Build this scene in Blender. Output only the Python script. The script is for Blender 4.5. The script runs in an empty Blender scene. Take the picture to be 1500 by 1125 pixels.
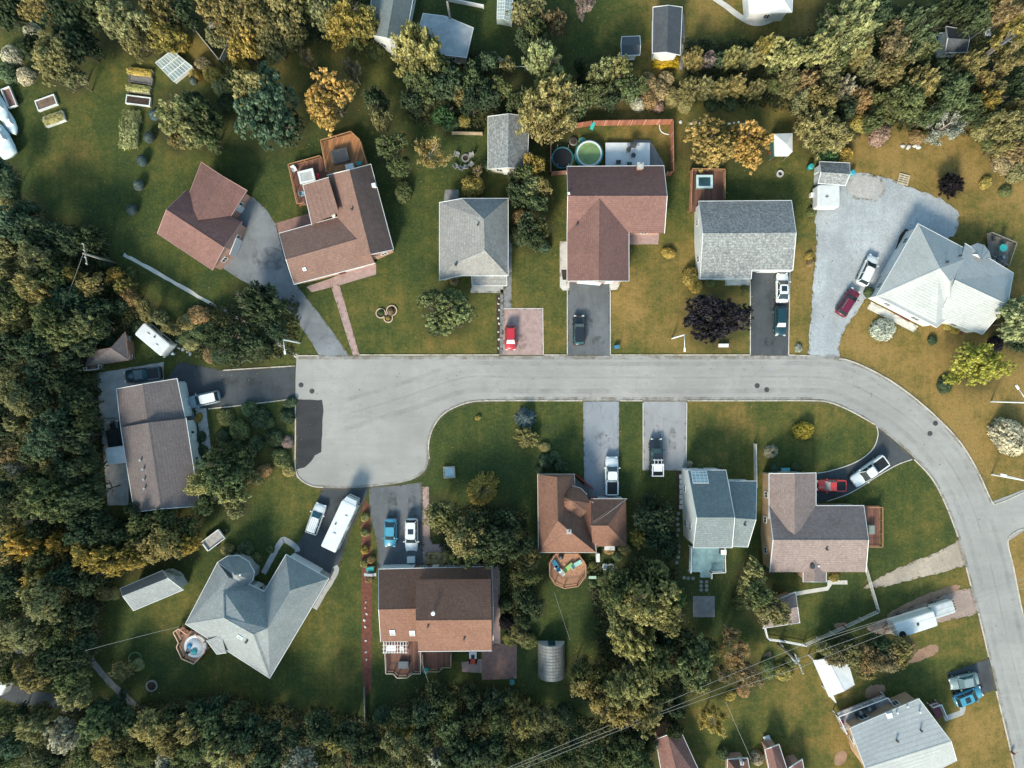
import bpy, bmesh, math, random
import numpy as np
from mathutils import Vector, Matrix
from mathutils.geometry import intersect_ray_tri
R = math.radians
random.seed(7)
scene = bpy.context.scene
COL = scene.collection
S, H = 0.1, 100.0            # metres per photo pixel on the ground, flying height

def W(px, py, z=0.0):
    """the world point of height z that the photo shows at this pixel"""
    k = S * (1 - z / H)
    return Vector(((px - 750) * k, (562.5 - py) * k, z))

# ------------------------------------------------------------------ materials
class NT:
    def __init__(s, name):
        s.m = bpy.data.materials.new(name); s.m.use_nodes = True
        s.n = s.m.node_tree.nodes; s.l = s.m.node_tree.links
        s.p = s.n['Principled BSDF']; s.out = s.n['Material Output']
    def new(s, t, **kw):
        n = s.n.new(t)
        for k, v in kw.items():
            if k in n.inputs.keys() if isinstance(k, str) else False: n.inputs[k].default_value = v
            else: setattr(n, k, v)
        return n
    def link(s, a, b): s.l.new(a, b)
    def pos(s):
        if not hasattr(s, '_pos'): s._pos = s.new('ShaderNodeNewGeometry').outputs['Position']
        return s._pos
    def scaled(s, vec, x, y, z):
        n = s.new('ShaderNodeMapping'); n.inputs['Scale'].default_value = (x, y, z); s.link(vec, n.inputs[0]); return n.outputs[0]
    def noise(s, scale, detail=4, rough=.6, vec=None):
        n = s.new('ShaderNodeTexNoise'); n.inputs['Scale'].default_value = scale; n.inputs['Detail'].default_value = detail
        n.inputs['Roughness'].default_value = rough; s.link(vec or s.pos(), n.inputs['Vector']); return n.outputs['Fac']
    def ramp(s, fac, lo, hi, a=0., b=1.):
        n = s.new('ShaderNodeMapRange'); s.link(fac, n.inputs[0])
        for i, v in zip((1, 2, 3, 4), (lo, hi, a, b)): n.inputs[i].default_value = v
        return n.outputs[0]
    def math(s, op, a, b=None):
        n = s.new('ShaderNodeMath'); n.operation = op
        for i, v in enumerate((a, b)):
            if v is None: continue
            if isinstance(v, (int, float)): n.inputs[i].default_value = v
            else: s.link(v, n.inputs[i])
        return n.outputs[0]
    def mix(s, fac, a, b, blend='MIX'):
        n = s.new('ShaderNodeMix'); n.data_type = 'RGBA'; n.blend_type = blend
        for sock, v in ((n.inputs[0], fac), (n.inputs[6], a), (n.inputs[7], b)):
            if isinstance(v, (int, float)): sock.default_value = v
            elif isinstance(v, tuple): sock.default_value = (*v[:3], 1)
            else: s.link(v, sock)
        return n.outputs[2]
    def bump(s, h, strength=.3, dist=.05):
        n = s.new('ShaderNodeBump'); n.inputs['Strength'].default_value = strength; n.inputs['Distance'].default_value = dist
        s.link(h, n.inputs['Height']); s.link(n.outputs[0], s.p.inputs['Normal'])
    def base(s, c):
        if isinstance(c, tuple): s.p.inputs['Base Color'].default_value = (*c[:3], 1)
        else: s.link(c, s.p.inputs['Base Color'])

def mul(c, k): return tuple(min(1, x * k) for x in c)

_M = {}
def M(name, col=None, rough=.75, var=.2, scale=1.5, bump=.0, spec=.3, metal=0., fine=9., coat=0.):
    """plain weathered surface: two scales of noise over one colour"""
    if name in _M: return _M[name]
    t = NT(name); p = t.p
    a = t.mix(t.ramp(t.noise(scale), .3, .7), mul(col, 1 - var), mul(col, 1 + var))
    f = t.noise(fine, 3)
    t.base(t.mix(t.ramp(f, .25, .75, 0, .35), a, mul(col, 1 - var * 1.6)))
    p.inputs['Roughness'].default_value = rough; p.inputs['Specular IOR Level'].default_value = spec; p.inputs['Metallic'].default_value = metal
    p.inputs['Coat Weight'].default_value = coat
    if bump: t.bump(f, bump, .02)
    _M[name] = t.m
    return t.m

def paint(name, col):
    if name in _M: return _M[name]
    m = M(name, col, .32, .06, .8, 0, .5, 0, 4, .6)
    return m

def shingle(name, col, var=.25, speck=.5):
    t = NT(name)
    pos = t.pos()
    big = t.noise(.35, 5, .65); mid = t.noise(1.6, 4, .7); cell = t.new('ShaderNodeTexVoronoi'); cell.inputs['Scale'].default_value = 5.0
    t.link(pos, cell.inputs['Vector'])
    c = t.mix(t.ramp(big, .3, .72), mul(col, 1 - var), mul(col, 1 + var * .8))
    c = t.mix(t.ramp(mid, .35, .8, 0, .3), c, mul(col, 1 - var * 1.3))
    sep = t.new('ShaderNodeSeparateColor'); t.link(cell.outputs['Color'], sep.inputs[0])
    c = t.mix(t.ramp(sep.outputs[0], .0, 1, 0, speck * .7), c, mul(col, .42))
    c = t.mix(t.ramp(sep.outputs[1], .55, 1, 0, speck * .55), c, mul(col, 1.7))
    xyz = t.new('ShaderNodeSeparateXYZ'); t.link(pos, xyz.inputs[0])
    row = t.math('FRACT', t.math('MULTIPLY', xyz.outputs[2], 6.5))
    c = t.mix(t.ramp(row, .6, 1, 0, .4), c, mul(col, .5))
    # weather streaks running down the slope
    st = t.noise(1.1, 5, .7, t.scaled(pos, 1.6, 1.6, .15))
    c = t.mix(t.ramp(st, .55, .8, 0, .28), c, mul(col, .6))
    t.base(c); t.p.inputs['Roughness'].default_value = .9; t.p.inputs['Specular IOR Level'].default_value = .25
    t.bump(t.math('ADD', t.math('MULTIPLY', sep.outputs[2], .5), row), .5, .03)
    _M[name] = t.m
    return t.m

def siding(name, col):
    t = NT(name)
    xyz = t.new('ShaderNodeSeparateXYZ'); t.link(t.pos(), xyz.inputs[0])
    row = t.math('FRACT', t.math('MULTIPLY', xyz.outputs[2], 6.0))
    c = t.mix(t.ramp(t.noise(.8), .3, .7), mul(col, .85), mul(col, 1.1))
    c = t.mix(t.ramp(row, .8, 1, 0, .45), c, mul(col, .5))
    t.base(c); t.p.inputs['Roughness'].default_value = .6
    t.bump(row, .3, .03); _M[name] = t.m
    return t.m

def planks(name, col, ang=0., w=.16):
    t = NT(name)
    mp = t.new('ShaderNodeMapping'); mp.inputs['Rotation'].default_value = (0, 0, ang); t.link(t.pos(), mp.inputs[0])
    xyz = t.new('ShaderNodeSeparateXYZ'); t.link(mp.outputs[0], xyz.inputs[0])
    u = t.math('DIVIDE', xyz.outputs[0], w * 1.7)
    wn = t.new('ShaderNodeTexWhiteNoise'); wn.noise_dimensions = '1D'; t.link(t.math('FLOOR', u), wn.inputs['W'])
    c = t.mix(wn.outputs['Value'], mul(col, .65), mul(col, 1.25))
    c = t.mix(t.ramp(t.noise(2.5, 5, .7), .4, .75, 0, .5), c, mul(col, .5))
    fr = t.math('FRACT', u)
    c = t.mix(t.ramp(fr, .86, .95, 0, .8), c, mul(col, .2))
    t.base(c); t.p.inputs['Roughness'].default_value = .8
    _M[name] = t.m
    return t.m

def glass(name, col, rough=.08):
    t = NT(name); t.base(t.mix(t.ramp(t.noise(.7), .3, .7), mul(col, .6), mul(col, 1.3)))
    t.p.inputs['Roughness'].default_value = rough; t.p.inputs['Specular IOR Level'].default_value = .8; _M[name] = t.m
    return t.m

def asphalt(name, col, var=.16, cracks=.35, warm=None, flow=None):
    t = NT(name); pos = t.pos()
    big = t.noise(.09, 5, .6); mid = t.noise(.55, 6, .7)
    c = t.mix(t.ramp(big, .35, .68), mul(col, 1 - var), warm or mul(col, 1 + var))
    c = t.mix(t.ramp(mid, .4, .8, 0, .5), c, mul(col, 1 - var * 1.9))
    st = t.noise(.5, 6, .75, t.scaled(pos, *(flow or (.12, 1.5, 1))))
    c = t.mix(t.ramp(st, .5, .75, 0, .4), c, mul(col, 1 - var * 2.0))
    c = t.mix(t.ramp(st, .5, .28, 0, .3), c, mul(col, 1 + var * 1.3))
    g = t.noise(7, 3, .8)
    c = t.mix(t.ramp(g, .3, .75, 0, .3), c, mul(col, .72))
    vo = t.new('ShaderNodeTexVoronoi'); vo.feature = 'DISTANCE_TO_EDGE'; vo.inputs['Scale'].default_value = .16
    wob = t.new('ShaderNodeVectorMath'); wob.operation = 'ADD'
    nz = t.new('ShaderNodeTexNoise'); nz.inputs['Scale'].default_value = .5; t.link(pos, nz.inputs['Vector'])
    t.link(pos, wob.inputs[0]); sc = t.new('ShaderNodeVectorMath'); sc.operation = 'SCALE'; sc.inputs['Scale'].default_value = 3.
    t.link(nz.outputs['Color'], sc.inputs[0]); t.link(sc.outputs[0], wob.inputs[1]); t.link(wob.outputs[0], vo.inputs['Vector'])
    c = t.mix(t.ramp(vo.outputs['Distance'], .0, .012, cracks, 0), c, mul(col, .4))
    t.base(c); t.p.inputs['Roughness'].default_value = .9; t.p.inputs['Specular IOR Level'].default_value = .25
    t.bump(g, .25, .02); _M[name] = t.m
    return t.m

def gravel(name, col, var=.3):
    t = NT(name); pos = t.pos()
    c = t.mix(t.ramp(t.noise(.16, 6, .65), .35, .68), mul(col, 1 - var), mul(col, 1 + var * .5))
    vo = t.new('ShaderNodeTexVoronoi'); vo.inputs['Scale'].default_value = 4.5; t.link(pos, vo.inputs['Vector'])
    sep = t.new('ShaderNodeSeparateColor'); t.link(vo.outputs['Color'], sep.inputs[0])
    c = t.mix(t.ramp(sep.outputs[0], 0, 1, 0, .4), c, mul(col, .5))
    c = t.mix(t.ramp(t.noise(.5, 6, .75, t.scaled(pos, 1.3, .45, 1)), .5, .7, 0, .7), c, mul(col, .6))
    t.base(c); t.p.inputs['Roughness'].default_value = .95
    t.bump(sep.outputs[0], .5, .04); _M[name] = t.m
    return t.m

# ------------------------------------------------------------------ mesh helper
def root_of(o):
    while o.parent: o = o.parent
    return o

def area2(p): return sum(p[i][0] * p[(i + 1) % len(p)][1] - p[(i + 1) % len(p)][0] * p[i][1] for i in range(len(p)))

class MB:
    def __init__(s): s.v = []; s.f = []; s.mi = []
    def add(s, vs, fs, mi=0):
        n = len(s.v); s.v += [tuple(v) for v in vs]; s.f += [[i + n for i in f] for f in fs]; s.mi += [mi] * len(fs); return s
    def hexa(s, b, t, mi=0):
        n = len(b)
        return s.add(list(b) + list(t), [list(range(n))[::-1], list(range(n, 2 * n))] + [[i, (i + 1) % n, n + (i + 1) % n, n + i] for i in range(n)], mi)
    def box(s, c, sz, rz=0., mi=0, top=1.):
        ca, sa = math.cos(rz), math.sin(rz); q = []
        for z, k in ((-.5, 1), (.5, top)):
            for x, y in ((-.5, -.5), (.5, -.5), (.5, .5), (-.5, .5)):
                X, Y = x * sz[0] * k, y * sz[1] * k
                q.append((c[0] + X * ca - Y * sa, c[1] + X * sa + Y * ca, c[2] + z * sz[2]))
        return s.hexa(q[:4], q[4:], mi)
    def prism(s, poly, z0, z1, mi=0):
        p = [(q[0], q[1]) for q in poly]
        if area2(p) < 0: p = p[::-1]
        return s.hexa([(x, y, z0) for x, y in p], [(x, y, z1) for x, y in p], mi)
    def sheet(s, poly, z, mi=0):
        p = [(q[0], q[1]) for q in poly]
        if area2(p) < 0: p = p[::-1]
        return s.add([(x, y, z) for x, y in p], [list(range(len(p)))], mi)
    def tube(s, p, q, r, r2=None, n=6, mi=0):
        p, q = Vector(p), Vector(q); d = (q - p)
        if d.length < 1e-6: return s
        d.normalize(); u = d.orthogonal().normalized(); w = d.cross(u); r2 = r if r2 is None else r2
        ring = lambda c, rr: [c + (u * math.cos(2 * math.pi * i / n) + w * math.sin(2 * math.pi * i / n)) * rr for i in range(n)]
        return s.hexa(ring(p, r), ring(q, r2), mi)
    def lathe(s, c, prof, n=16, mi=0, cap=True):
        vs, fs = [], []
        for r, z in prof:
            vs += [(c[0] + r * math.cos(2 * math.pi * i / n), c[1] + r * math.sin(2 * math.pi * i / n), c[2] + z) for i in range(n)]
        for k in range(len(prof) - 1):
            fs += [[k * n + i, k * n + (i + 1) % n, (k + 1) * n + (i + 1) % n, (k + 1) * n + i] for i in range(n)]
        if cap: fs += [list(range(n))[::-1], list(range((len(prof) - 1) * n, len(prof) * n))]
        return s.add(vs, fs, mi)
    def bar(s, p, q, w, h, mi=0):
        """a board from p to q, w wide (level) and h high, standing on its points"""
        p, q = Vector(p), Vector(q); d = q - p; l = Vector((d.x, d.y, 0)).length or 1e-6
        nx, ny = -d.y / l * w / 2, d.x / l * w / 2
        b = [(p.x + nx, p.y + ny, p.z), (p.x - nx, p.y - ny, p.z), (q.x - nx, q.y - ny, q.z), (q.x + nx, q.y + ny, q.z)]
        return s.hexa(b, [(x, y, z + h) for x, y, z in b], mi)
    def build(s, name, mats, parent=None, smooth=False, local=False, origin=False, recalc=True, bevel=0.):
        me = bpy.data.meshes.new(name)
        off = Vector((0, 0, 0))
        vs = s.v
        if parent is not None and not local: off = Vector(root_of(parent).location)
        elif origin:
            a = np.array(vs); off = Vector(((a[:, 0].min() + a[:, 0].max()) / 2, (a[:, 1].min() + a[:, 1].max()) / 2, a[:, 2].min()))
        me.from_pydata([(x - off.x, y - off.y, z - off.z) for x, y, z in vs], [], s.f)
        for m in (mats if isinstance(mats, (list, tuple)) else [mats]): me.materials.append(m)
        me.polygons.foreach_set('material_index', s.mi)
        if recalc:
            bm = bmesh.new(); bm.from_mesh(me)
            bmesh.ops.recalc_face_normals(bm, faces=bm.faces)
            if bevel:
                bmesh.ops.remove_doubles(bm, verts=bm.verts, dist=1e-5)
                bmesh.ops.bevel(bm, geom=[e for e in bm.edges if len(e.link_faces) == 2 and e.calc_face_angle(0) > .6], offset=bevel, segments=2, affect='EDGES', profile=.5)
            bm.to_mesh(me); bm.free()
        if smooth: me.polygons.foreach_set('use_smooth', [True] * len(me.polygons))
        o = bpy.data.objects.new(name, me); COL.objects.link(o)
        if origin and parent is None: o.location = off
        if parent is not None: o.parent = parent
        return o

def tag(o, label=None, cat=None, group=None, kind=None):
    for k, v in (('label', label), ('category', cat), ('group', group), ('kind', kind)):
        if v: o[k] = v
    return o

def thing(name, label, cat, loc, rz=0., group=None):
    o = bpy.data.objects.new(name, None); COL.objects.link(o); o.empty_display_size = .3
    o.location = loc; o.rotation_euler = (0, 0, rz)
    return tag(o, label, cat, group)

def smooth_line(pts, n=6, closed=False):
    P = [Vector((p[0], p[1])) for p in pts]; out = []; m = len(P)
    for i in range(m if closed else m - 1):
        g = lambda k: P[(i + k) % m] if closed else P[max(0, min(m - 1, i + k))]
        a, b, c, d = g(-1), g(0), g(1), g(2)
        for j in range(n):
            t = j / n
            out.append(.5 * ((2 * b) + (c - a) * t + (2 * a - 5 * b + 4 * c - d) * t * t + (3 * b - a - 3 * c + d) * t ** 3))
    if not closed: out.append(P[-1])
    return [(p.x, p.y) for p in out]

def ragged(pts, amp=.6, step=5.):
    """pixel polygon with its edges broken up by amp pixels"""
    out = []
    for i in range(len(pts)):
        a, b = pts[i], pts[(i + 1) % len(pts)]
        L = math.hypot(b[0] - a[0], b[1] - a[1]); n = max(1, int(L / step))
        for j in range(n):
            t = j / n
            out.append((a[0] + (b[0] - a[0]) * t + random.uniform(-amp, amp), a[1] + (b[1] - a[1]) * t + random.uniform(-amp, amp)))
    return out
WHITE = M('white_trim', (.62, .63, .63), .5, .08, 1.5)
OFFWHITE = M('offwhite_metal', (.62, .64, .64), .45, .12, 1.2)
BLACK = M('black_plastic', (.015, .016, .018), .5, .2)
DARKMETAL = M('dark_metal', (.06, .065, .07), .5, .25, metal=.3)
GREYMETAL = M('galvanised_metal', (.36, .38, .4), .45, .2, metal=.6)
CONCRETE = M('concrete', (.36, .36, .35), .9, .22, .8, .2)
PALECONC = M('pale_concrete', (.5, .48, .44), .9, .18, .9, .2)
KERB = M('kerb_concrete', (.45, .41, .34), .9, .25, .7, .2)
def _kerb():
    t = NT('worn_kerb'); n = t.noise(.55, 6, .75); f = t.noise(4, 3)
    c = t.mix(t.ramp(n, .34, .5), (.17, .13, .075), (.52, .48, .41)); c = t.mix(t.ramp(f, .35, .7, 0, .5), c, (.2, .18, .14)); t.base(c); t.p.inputs['Roughness'].default_value = .9
    return t.m
KERB = _kerb()
def overlay(name, col, lo, hi, scale, amax=1., stretch=None, col2=None):
    t = NT(name); v = t.scaled(t.pos(), *stretch) if stretch else None
    n = t.noise(scale, 7, .75, v); t.base(t.mix(t.noise(3, 3), mul(col, .6), col2 or mul(col, 1.3))); t.p.inputs['Roughness'].default_value = .95; t.p.inputs['Specular IOR Level'].default_value = .1
    t.link(t.ramp(n, lo, hi, 0, amax), t.p.inputs['Alpha']); return t.m
CREEP = overlay('creeping_grass', (.075, .078, .028), .5, .7, 1.3, .8, None, (.15, .115, .04))
GUTTER = overlay('gutter_dirt', (.2, .16, .11), .42, .72, .6, .75)
WEAR = overlay('tyre_polish', (.2, .2, .2), .4, .85, .3, .36)
WEARL = overlay('pale_wear', (.47, .46, .44), .45, .8, .3, .5)
STAIN = overlay('oil_stain', (.05, .05, .05), .45, .75, .8, .6)
RUBBER = M('tyre_rubber', (.012, .012, .013), .85, .2)
CARGLASS = glass('car_glass', (.012, .024, .028), .2)
TEALGLASS = glass('teal_car_glass', (.03, .10, .115))
WINGLASS = glass('window_glass', (.03, .05, .06))
PANEGLASS = glass('greenhouse_glass', (.28, .36, .36), .15)
CHROME = M('chrome', (.6, .6, .6), .2, .05, metal=.9)
REDLENS = M('red_lens', (.35, .01, .01), .25, .1)
CLEARLENS = M('clear_lens', (.6, .62, .62), .15, .05)
SOIL = M('bed_soil', (.05, .035, .028), .95, .4, 2, .4)
MULCH = M('red_mulch', (.15, .056, .038), .95, .35, 2.5, .4)
BAREEARTH = M('bare_earth', (.27, .165, .11), .95, .25, 1.2, .4)
WOOD = planks('cedar_boards', (.33, .15, .062), .25)
WOODRAIL = M('cedar_rail', (.36, .19, .1), .75, .25)
GREYWOOD = planks('grey_boards', (.16, .145, .13), 0)
REDWOOD = planks('red_brown_boards', (.17, .075, .05), 0)
PINKPAVE = M('pink_pavers', (.34, .24, .22), .9, .22, 1.5, .3)
REDPAVE = M('red_pavers', (.26, .15, .125), .9, .25, 1.5, .3)
GREYPAVE = M('grey_pavers', (.2, .2, .2), .9, .25, 1.6, .3)
TERRACOTTA = planks('terracotta_fence', (.34, .13, .08), 0)
WATER = glass('pool_water', (.07, .26, .25), .05)
GREENCOVER = M('green_pool_cover', (.19, .29, .12), .5, .25, 1.2)
TURQ = M('turquoise_plastic', (.03, .3, .29), .4, .15)
POLEWOOD = M('pole_wood', (.27, .25, .22), .9, .25)
WIRE = M('wire', (.28, .28, .26), .6, .1)
STONE = M('pale_stone', (.5, .49, .46), .9, .25, 2, .4)
DARKSTONE = M('grey_stone', (.2, .2, .2), .9, .3, 2, .4)
IRON = M('manhole_iron', (.06, .06, .06), .7, .3)

ROAD_M = asphalt('road_asphalt', (.31, .304, .288), .16, .16, warm=(.36, .35, .33))
PATCH_M = asphalt('new_asphalt', (.043, .044, .047), .35, 0)
DRIVE_GREY = asphalt('grey_asphalt', (.235, .25, .27), .16, .3, flow=(1.4, .15, 1))
DRIVE_MID = asphalt('mid_asphalt', (.125, .135, .145), .32, .3, flow=(1.4, .15, 1))
DRIVE_DARK = asphalt('dark_asphalt', (.065, .073, .08), .32, .25, flow=(1.4, .15, 1))
DRIVE_PALE = asphalt('pale_concrete_drive', (.3, .3, .305), .2, .4, flow=(1.6, .12, 1))
GRAVEL_M = gravel('grey_gravel', (.38, .405, .42), .22)
DUST_M = gravel('pale_gravel', (.43, .36, .285))
PINKDIRT = gravel('pink_gravel', (.36, .27, .23))

SH_PINK = shingle('pink_brown_shingles', (.19, .103, .09), .16, .45)
SH_TAN = shingle('tan_brown_shingles', (.215, .13, .105), .15, .45)
SH_GREY = shingle('grey_shingles', (.235, .245, .245), .14, 1.0)
SH_GREY2 = shingle('warm_grey_shingles', (.265, .258, .245), .15, .5)
SH_PALE = shingle('pale_grey_shingles', (.39, .405, .40), .12, .22)
SH_MAUVE = shingle('mauve_shingles', (.145, .122, .12), .16, .4)
SH_MAUVE2 = shingle('rosy_grey_shingles', (.245, .19, .175), .16, .5)
SH_BROWN = shingle('brown_shingles', (.2, .105, .075), .18, .5)
SH_BLUE = shingle('blue_grey_shingles', (.25, .272, .277), .15, .4)
SH_TEAL = shingle('slate_shingles', (.17, .2, .205), .16, .45)
SH_DARK = shingle('charcoal_shingles', (.085, .095, .11), .2, .4)
METALROOF = M('weathered_sheet_roof', (.33, .36, .38), .6, .22, .9, fine=3, metal=.2)
WHITEROOF = M('white_sheet_roof', (.56, .58, .58), .5, .1, 1)
CORR = M('corrugated_grey', (.2, .205, .2), .6, .3, 1.2, metal=.3)

SD_WHITE = siding('white_siding', (.6, .62, .62))
SD_TAN = siding('tan_siding', (.42, .29, .19))
SD_GREY = siding('grey_siding', (.3, .31, .31))
SD_PINK = siding('pink_siding', (.42, .25, .2))
SD_BROWN = siding('brown_siding', (.2, .12, .09))
SD_CREAM = siding('cream_siding', (.5, .46, .38))
SD_TEAL = siding('teal_siding', (.14, .24, .25))
# ------------------------------------------------------------------ buildings
def loop_of(faces):
    """the outer boundary (CCW) of CCW faces, as vertex indices"""
    cnt = {}
    for f in faces:
        for i in range(len(f)): cnt[(f[i], f[(i + 1) % len(f)])] = 1
    nxt = {a: b for (a, b) in cnt if (b, a) not in cnt}
    st = next(iter(nxt)); out = [st]
    while nxt[out[-1]] != st and len(out) < 99: out.append(nxt[out[-1]])
    return out

def inset(loop, d):
    n = len(loop); out = []
    for i in range(n):
        a, b, c = [Vector(loop[k % n][:2]) for k in (i - 1, i, i + 1)]
        e1, e2 = (b - a).normalized(), (c - b).normalized()
        n1, n2 = Vector((-e1.y, e1.x)), Vector((-e2.y, e2.x))
        m = n1 + n2
        if m.length < 1e-4: m = n1
        m.normalize(); k = d / max(.35, m.dot(n1))
        out.append(b + m * k)
    return out

def inside(p, poly):
    r = False; n = len(poly)
    for i in range(n):
        a, b = poly[i], poly[(i + 1) % n]
        if (a[1] > p[1]) != (b[1] > p[1]) and p[0] < (b[0] - a[0]) * (p[1] - a[1]) / (b[1] - a[1]) + a[0]: r = not r
    return r

class House:
    def __init__(s, name, label, cat, blocks, roof, wall, trim=None, over=.35, windows=True, group=None, frame=None, wname='wall', caps=True):
        """blocks: list of (vertices (px, py, z), faces[, dict(roof=, wall=, base=, over=, open=)])"""
        s.trim = trim or WHITE
        allp = [W(*v) for b in blocks for v in b[0]]
        c = sum(allp, Vector()) / len(allp)
        s.root = thing(name, label, cat, (c.x, c.y, 0), 0, group)
        s.tris = []; s.walls = []; s.foot = []; s.raw = []
        geo = []
        for b in blocks:
            o = b[2] if len(b) > 2 else {}
            P = [W(*v) for v in b[0]]; F = []
            for f in b[1]:
                f = list(f)
                if area2([P[i] for i in f]) < 0: f = f[::-1]
                F.append(f)
            geo.append((P, F, o))
            for f in F:
                for i in range(1, len(f) - 1): s.tris.append((P[f[0]], P[f[i]], P[f[i + 1]]))
            lp = [P[i] for i in loop_of(F)]
            s.raw.append([tuple(p[:2]) for p in lp])
            s.foot.append([tuple(p[:2]) for p in inset(lp, o.get('over', over))])
        for k, (P, F, o) in enumerate(geo): s.block(k, P, F, o, roof, wall, over, wname, caps)
        if windows: s.windows(frame or WHITE)
    def block(s, k, P, F, o, roof, wall, over, wname, caps):
        lo = o.get('base', 0.); ov = o.get('over', over); T = o.get('t', .16)
        lp = loop_of(F); L = [P[i] for i in lp]
        mb = MB(); n = len(P)
        mb.add(P, F); mb.add([p - Vector((0, 0, T)) for p in P], [f[::-1] for f in F])
        m = len(L); base = len(mb.v); mb.v += [tuple(p) for p in L] + [tuple(p - Vector((0, 0, T))) for p in L]
        for i in range(m):
            mb.f.append([base + m + i, base + m + (i + 1) % m, base + (i + 1) % m, base + i]); mb.mi.append(0)
        ro = mb.build('roof', o.get('roof', roof), s.root, recalc=False)
        # eave trim all round
        t1, t2 = inset(L, -.004), inset(L, -.075)
        mb = MB()
        for i in range(m):
            j = (i + 1) % m
            a, b, c, d = t1[i], t1[j], t2[j], t2[i]
            za, zb = L[i].z, L[j].z
            me_ = (L[i] + L[j]) / 2
            if any(q != k and inside((me_.x, me_.y), fo) for q, fo in enumerate(s.raw)): continue
            mb.hexa([(a.x, a.y, za - .2), (b.x, b.y, zb - .2), (c.x, c.y, zb - .2), (d.x, d.y, za - .2)],
                    [(a.x, a.y, za + .015), (b.x, b.y, zb + .015), (c.x, c.y, zb + .015), (d.x, d.y, za + .015)])
        if mb.f: mb.build('eave_trim', o.get('trim', s.trim), s.root)
        # walls
        if not o.get('open'):
            I = inset(L, ov); mb = MB(); tops = [L[i].z - T - .01 for i in range(m)]
            for i in range(m):
                j = (i + 1) % m
                mb.add([(I[i].x, I[i].y, lo), (I[j].x, I[j].y, lo), (I[j].x, I[j].y, tops[j]), (I[i].x, I[i].y, tops[i])], [[0, 1, 2, 3]])
                mb.add([(I[i].x, I[i].y, tops[i]), (I[j].x, I[j].y, tops[j]), (L[j].x, L[j].y, L[j].z - T - .004), (L[i].x, L[i].y, L[i].z - T - .004)], [[0, 1, 2, 3]])
                s.walls.append((Vector((I[i].x, I[i].y, lo)), Vector((I[j].x, I[j].y, lo)), min(tops[i], tops[j]), k))
            mb.build(wname, o.get('wall', wall), s.root, recalc=False)
        else:
            I = inset(L, .25)
            for i in range(m):
                if L[i].z < min(p.z for p in L) + .2: MB().box((I[i].x, I[i].y, (L[i].z - T) / 2), (.14, .14, L[i].z - T)).build('post', o.get('wall', wall), s.root)
        # ridge and hip caps
        if not caps: return
        ef = {}
        for f in F:
            for i in range(len(f)): ef.setdefault(frozenset((f[i], f[(i + 1) % len(f)])), []).append(f)
        mb = MB()
        for e, fs in ef.items():
            if len(fs) < 2: continue
            a, b = [P[i] for i in e]
            cs = [sum((P[i] for i in f), Vector()) / len(f) for f in fs]
            mid = (cs[0] + cs[1]) / 2
            em = (a + b) / 2
            nrm = (P[fs[0][1]] - P[fs[0][0]]).cross(P[fs[0][2]] - P[fs[0][1]]); nrm.normalize()
            if nrm.z < 0: nrm = -nrm
            if (cs[1] - em).dot(nrm) > -.03: continue
            d = (b - a).normalized()
            for c in cs:
                w = (c - a) - d * (c - a).dot(d); w.normalize()
                u = Vector((0, 0, .03))
                mb.add([a + u, b + u, b + w * .15 + u * .7, a + w * .15 + u * .7], [[0, 1, 2, 3]])
        if mb.f: mb.build('ridge_cap', o.get('cap', o.get('roof', roof)), ro, recalc=False)
    def hit(s, px, py):
        """roof point the photo shows at this pixel, and its normal"""
        o = Vector((0, 0, H)); d = (W(px, py) - o).normalized(); best = None
        for a, b, c in s.tris:
            h = intersect_ray_tri(a, b, c, d, o, True)
            if h is not None and (best is None or h.z > best[0].z):
                n = (b - a).cross(c - a).normalized(); best = (h, n if n.z > 0 else -n)
        return best or (W(px, py, 3), Vector((0, 0, 1)))
    def on_wall(s, px, py):
        q = Vector(W(px, py, 0)); best = None
        for a, b, h, k in s.walls:
            ab = b - a; l = ab.length
            if l < .8: continue
            t = max(.08, min(.92, (q - a).dot(ab) / l / l)); p = a + ab * t; dd = (p - q).length
            if best is None or dd < best[0]: best = (dd, p, ab / l, h, l)
        return best[1:]
    def panel(s, name, p, d, w, h, z, mat, glassmat=None, sub='pane', th=.06, parent=None):
        n = Vector((d.y, -d.x, 0))
        def plate(cx, cz, ww, hh, t, off, mb):
            c = p + d * cx + n * (off + t / 2)
            ang = math.atan2(d.y, d.x)
            mb.box((c.x, c.y, z + cz), (ww, t, hh), ang)
        f = MB()
        if glassmat:
            b = .09
            for args in ((0, b / 2, w, b), (0, h - b / 2, w, b), (-w / 2 + b / 2, h / 2, b, h - 2 * b), (w / 2 - b / 2, h / 2, b, h - 2 * b), (0, h / 2, .05, h - 2 * b)):
                plate(args[0], args[1], args[2], args[3], th, .003, f)
            fo = f.build(name, mat, parent or s.root)
            g = MB(); plate(0, h / 2, w - .02, h - .02, .025, .004, g); g.build(sub, glassmat, fo)
        else:
            plate(0, h / 2, w, h, th, .003, f); fo = f.build(name, mat, parent or s.root)
        return fo
    def windows(s, frame):
        for a, b, top, k in s.walls:
            l = (b - a).length; d = (b - a).normalized(); n = Vector((d.y, -d.x, 0))
            if l < 2.2 or top - a.z < 2.0: continue
            cnt = max(1, min(4, int(l / 3.4)))
            for st in range(2 if top > 5 else 1):
                for i in range(cnt):
                    p = a + d * (l * (i + .5) / cnt) ; q = p + n * .4
                    if any(j != k and inside((q.x, q.y), fo) for j, fo in enumerate(s.foot)): continue
                    s.panel('window', p, d, 1.25 if i % 2 else .95, 1.15, a.z + .95 + st * 2.6, frame, WINGLASS)
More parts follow.
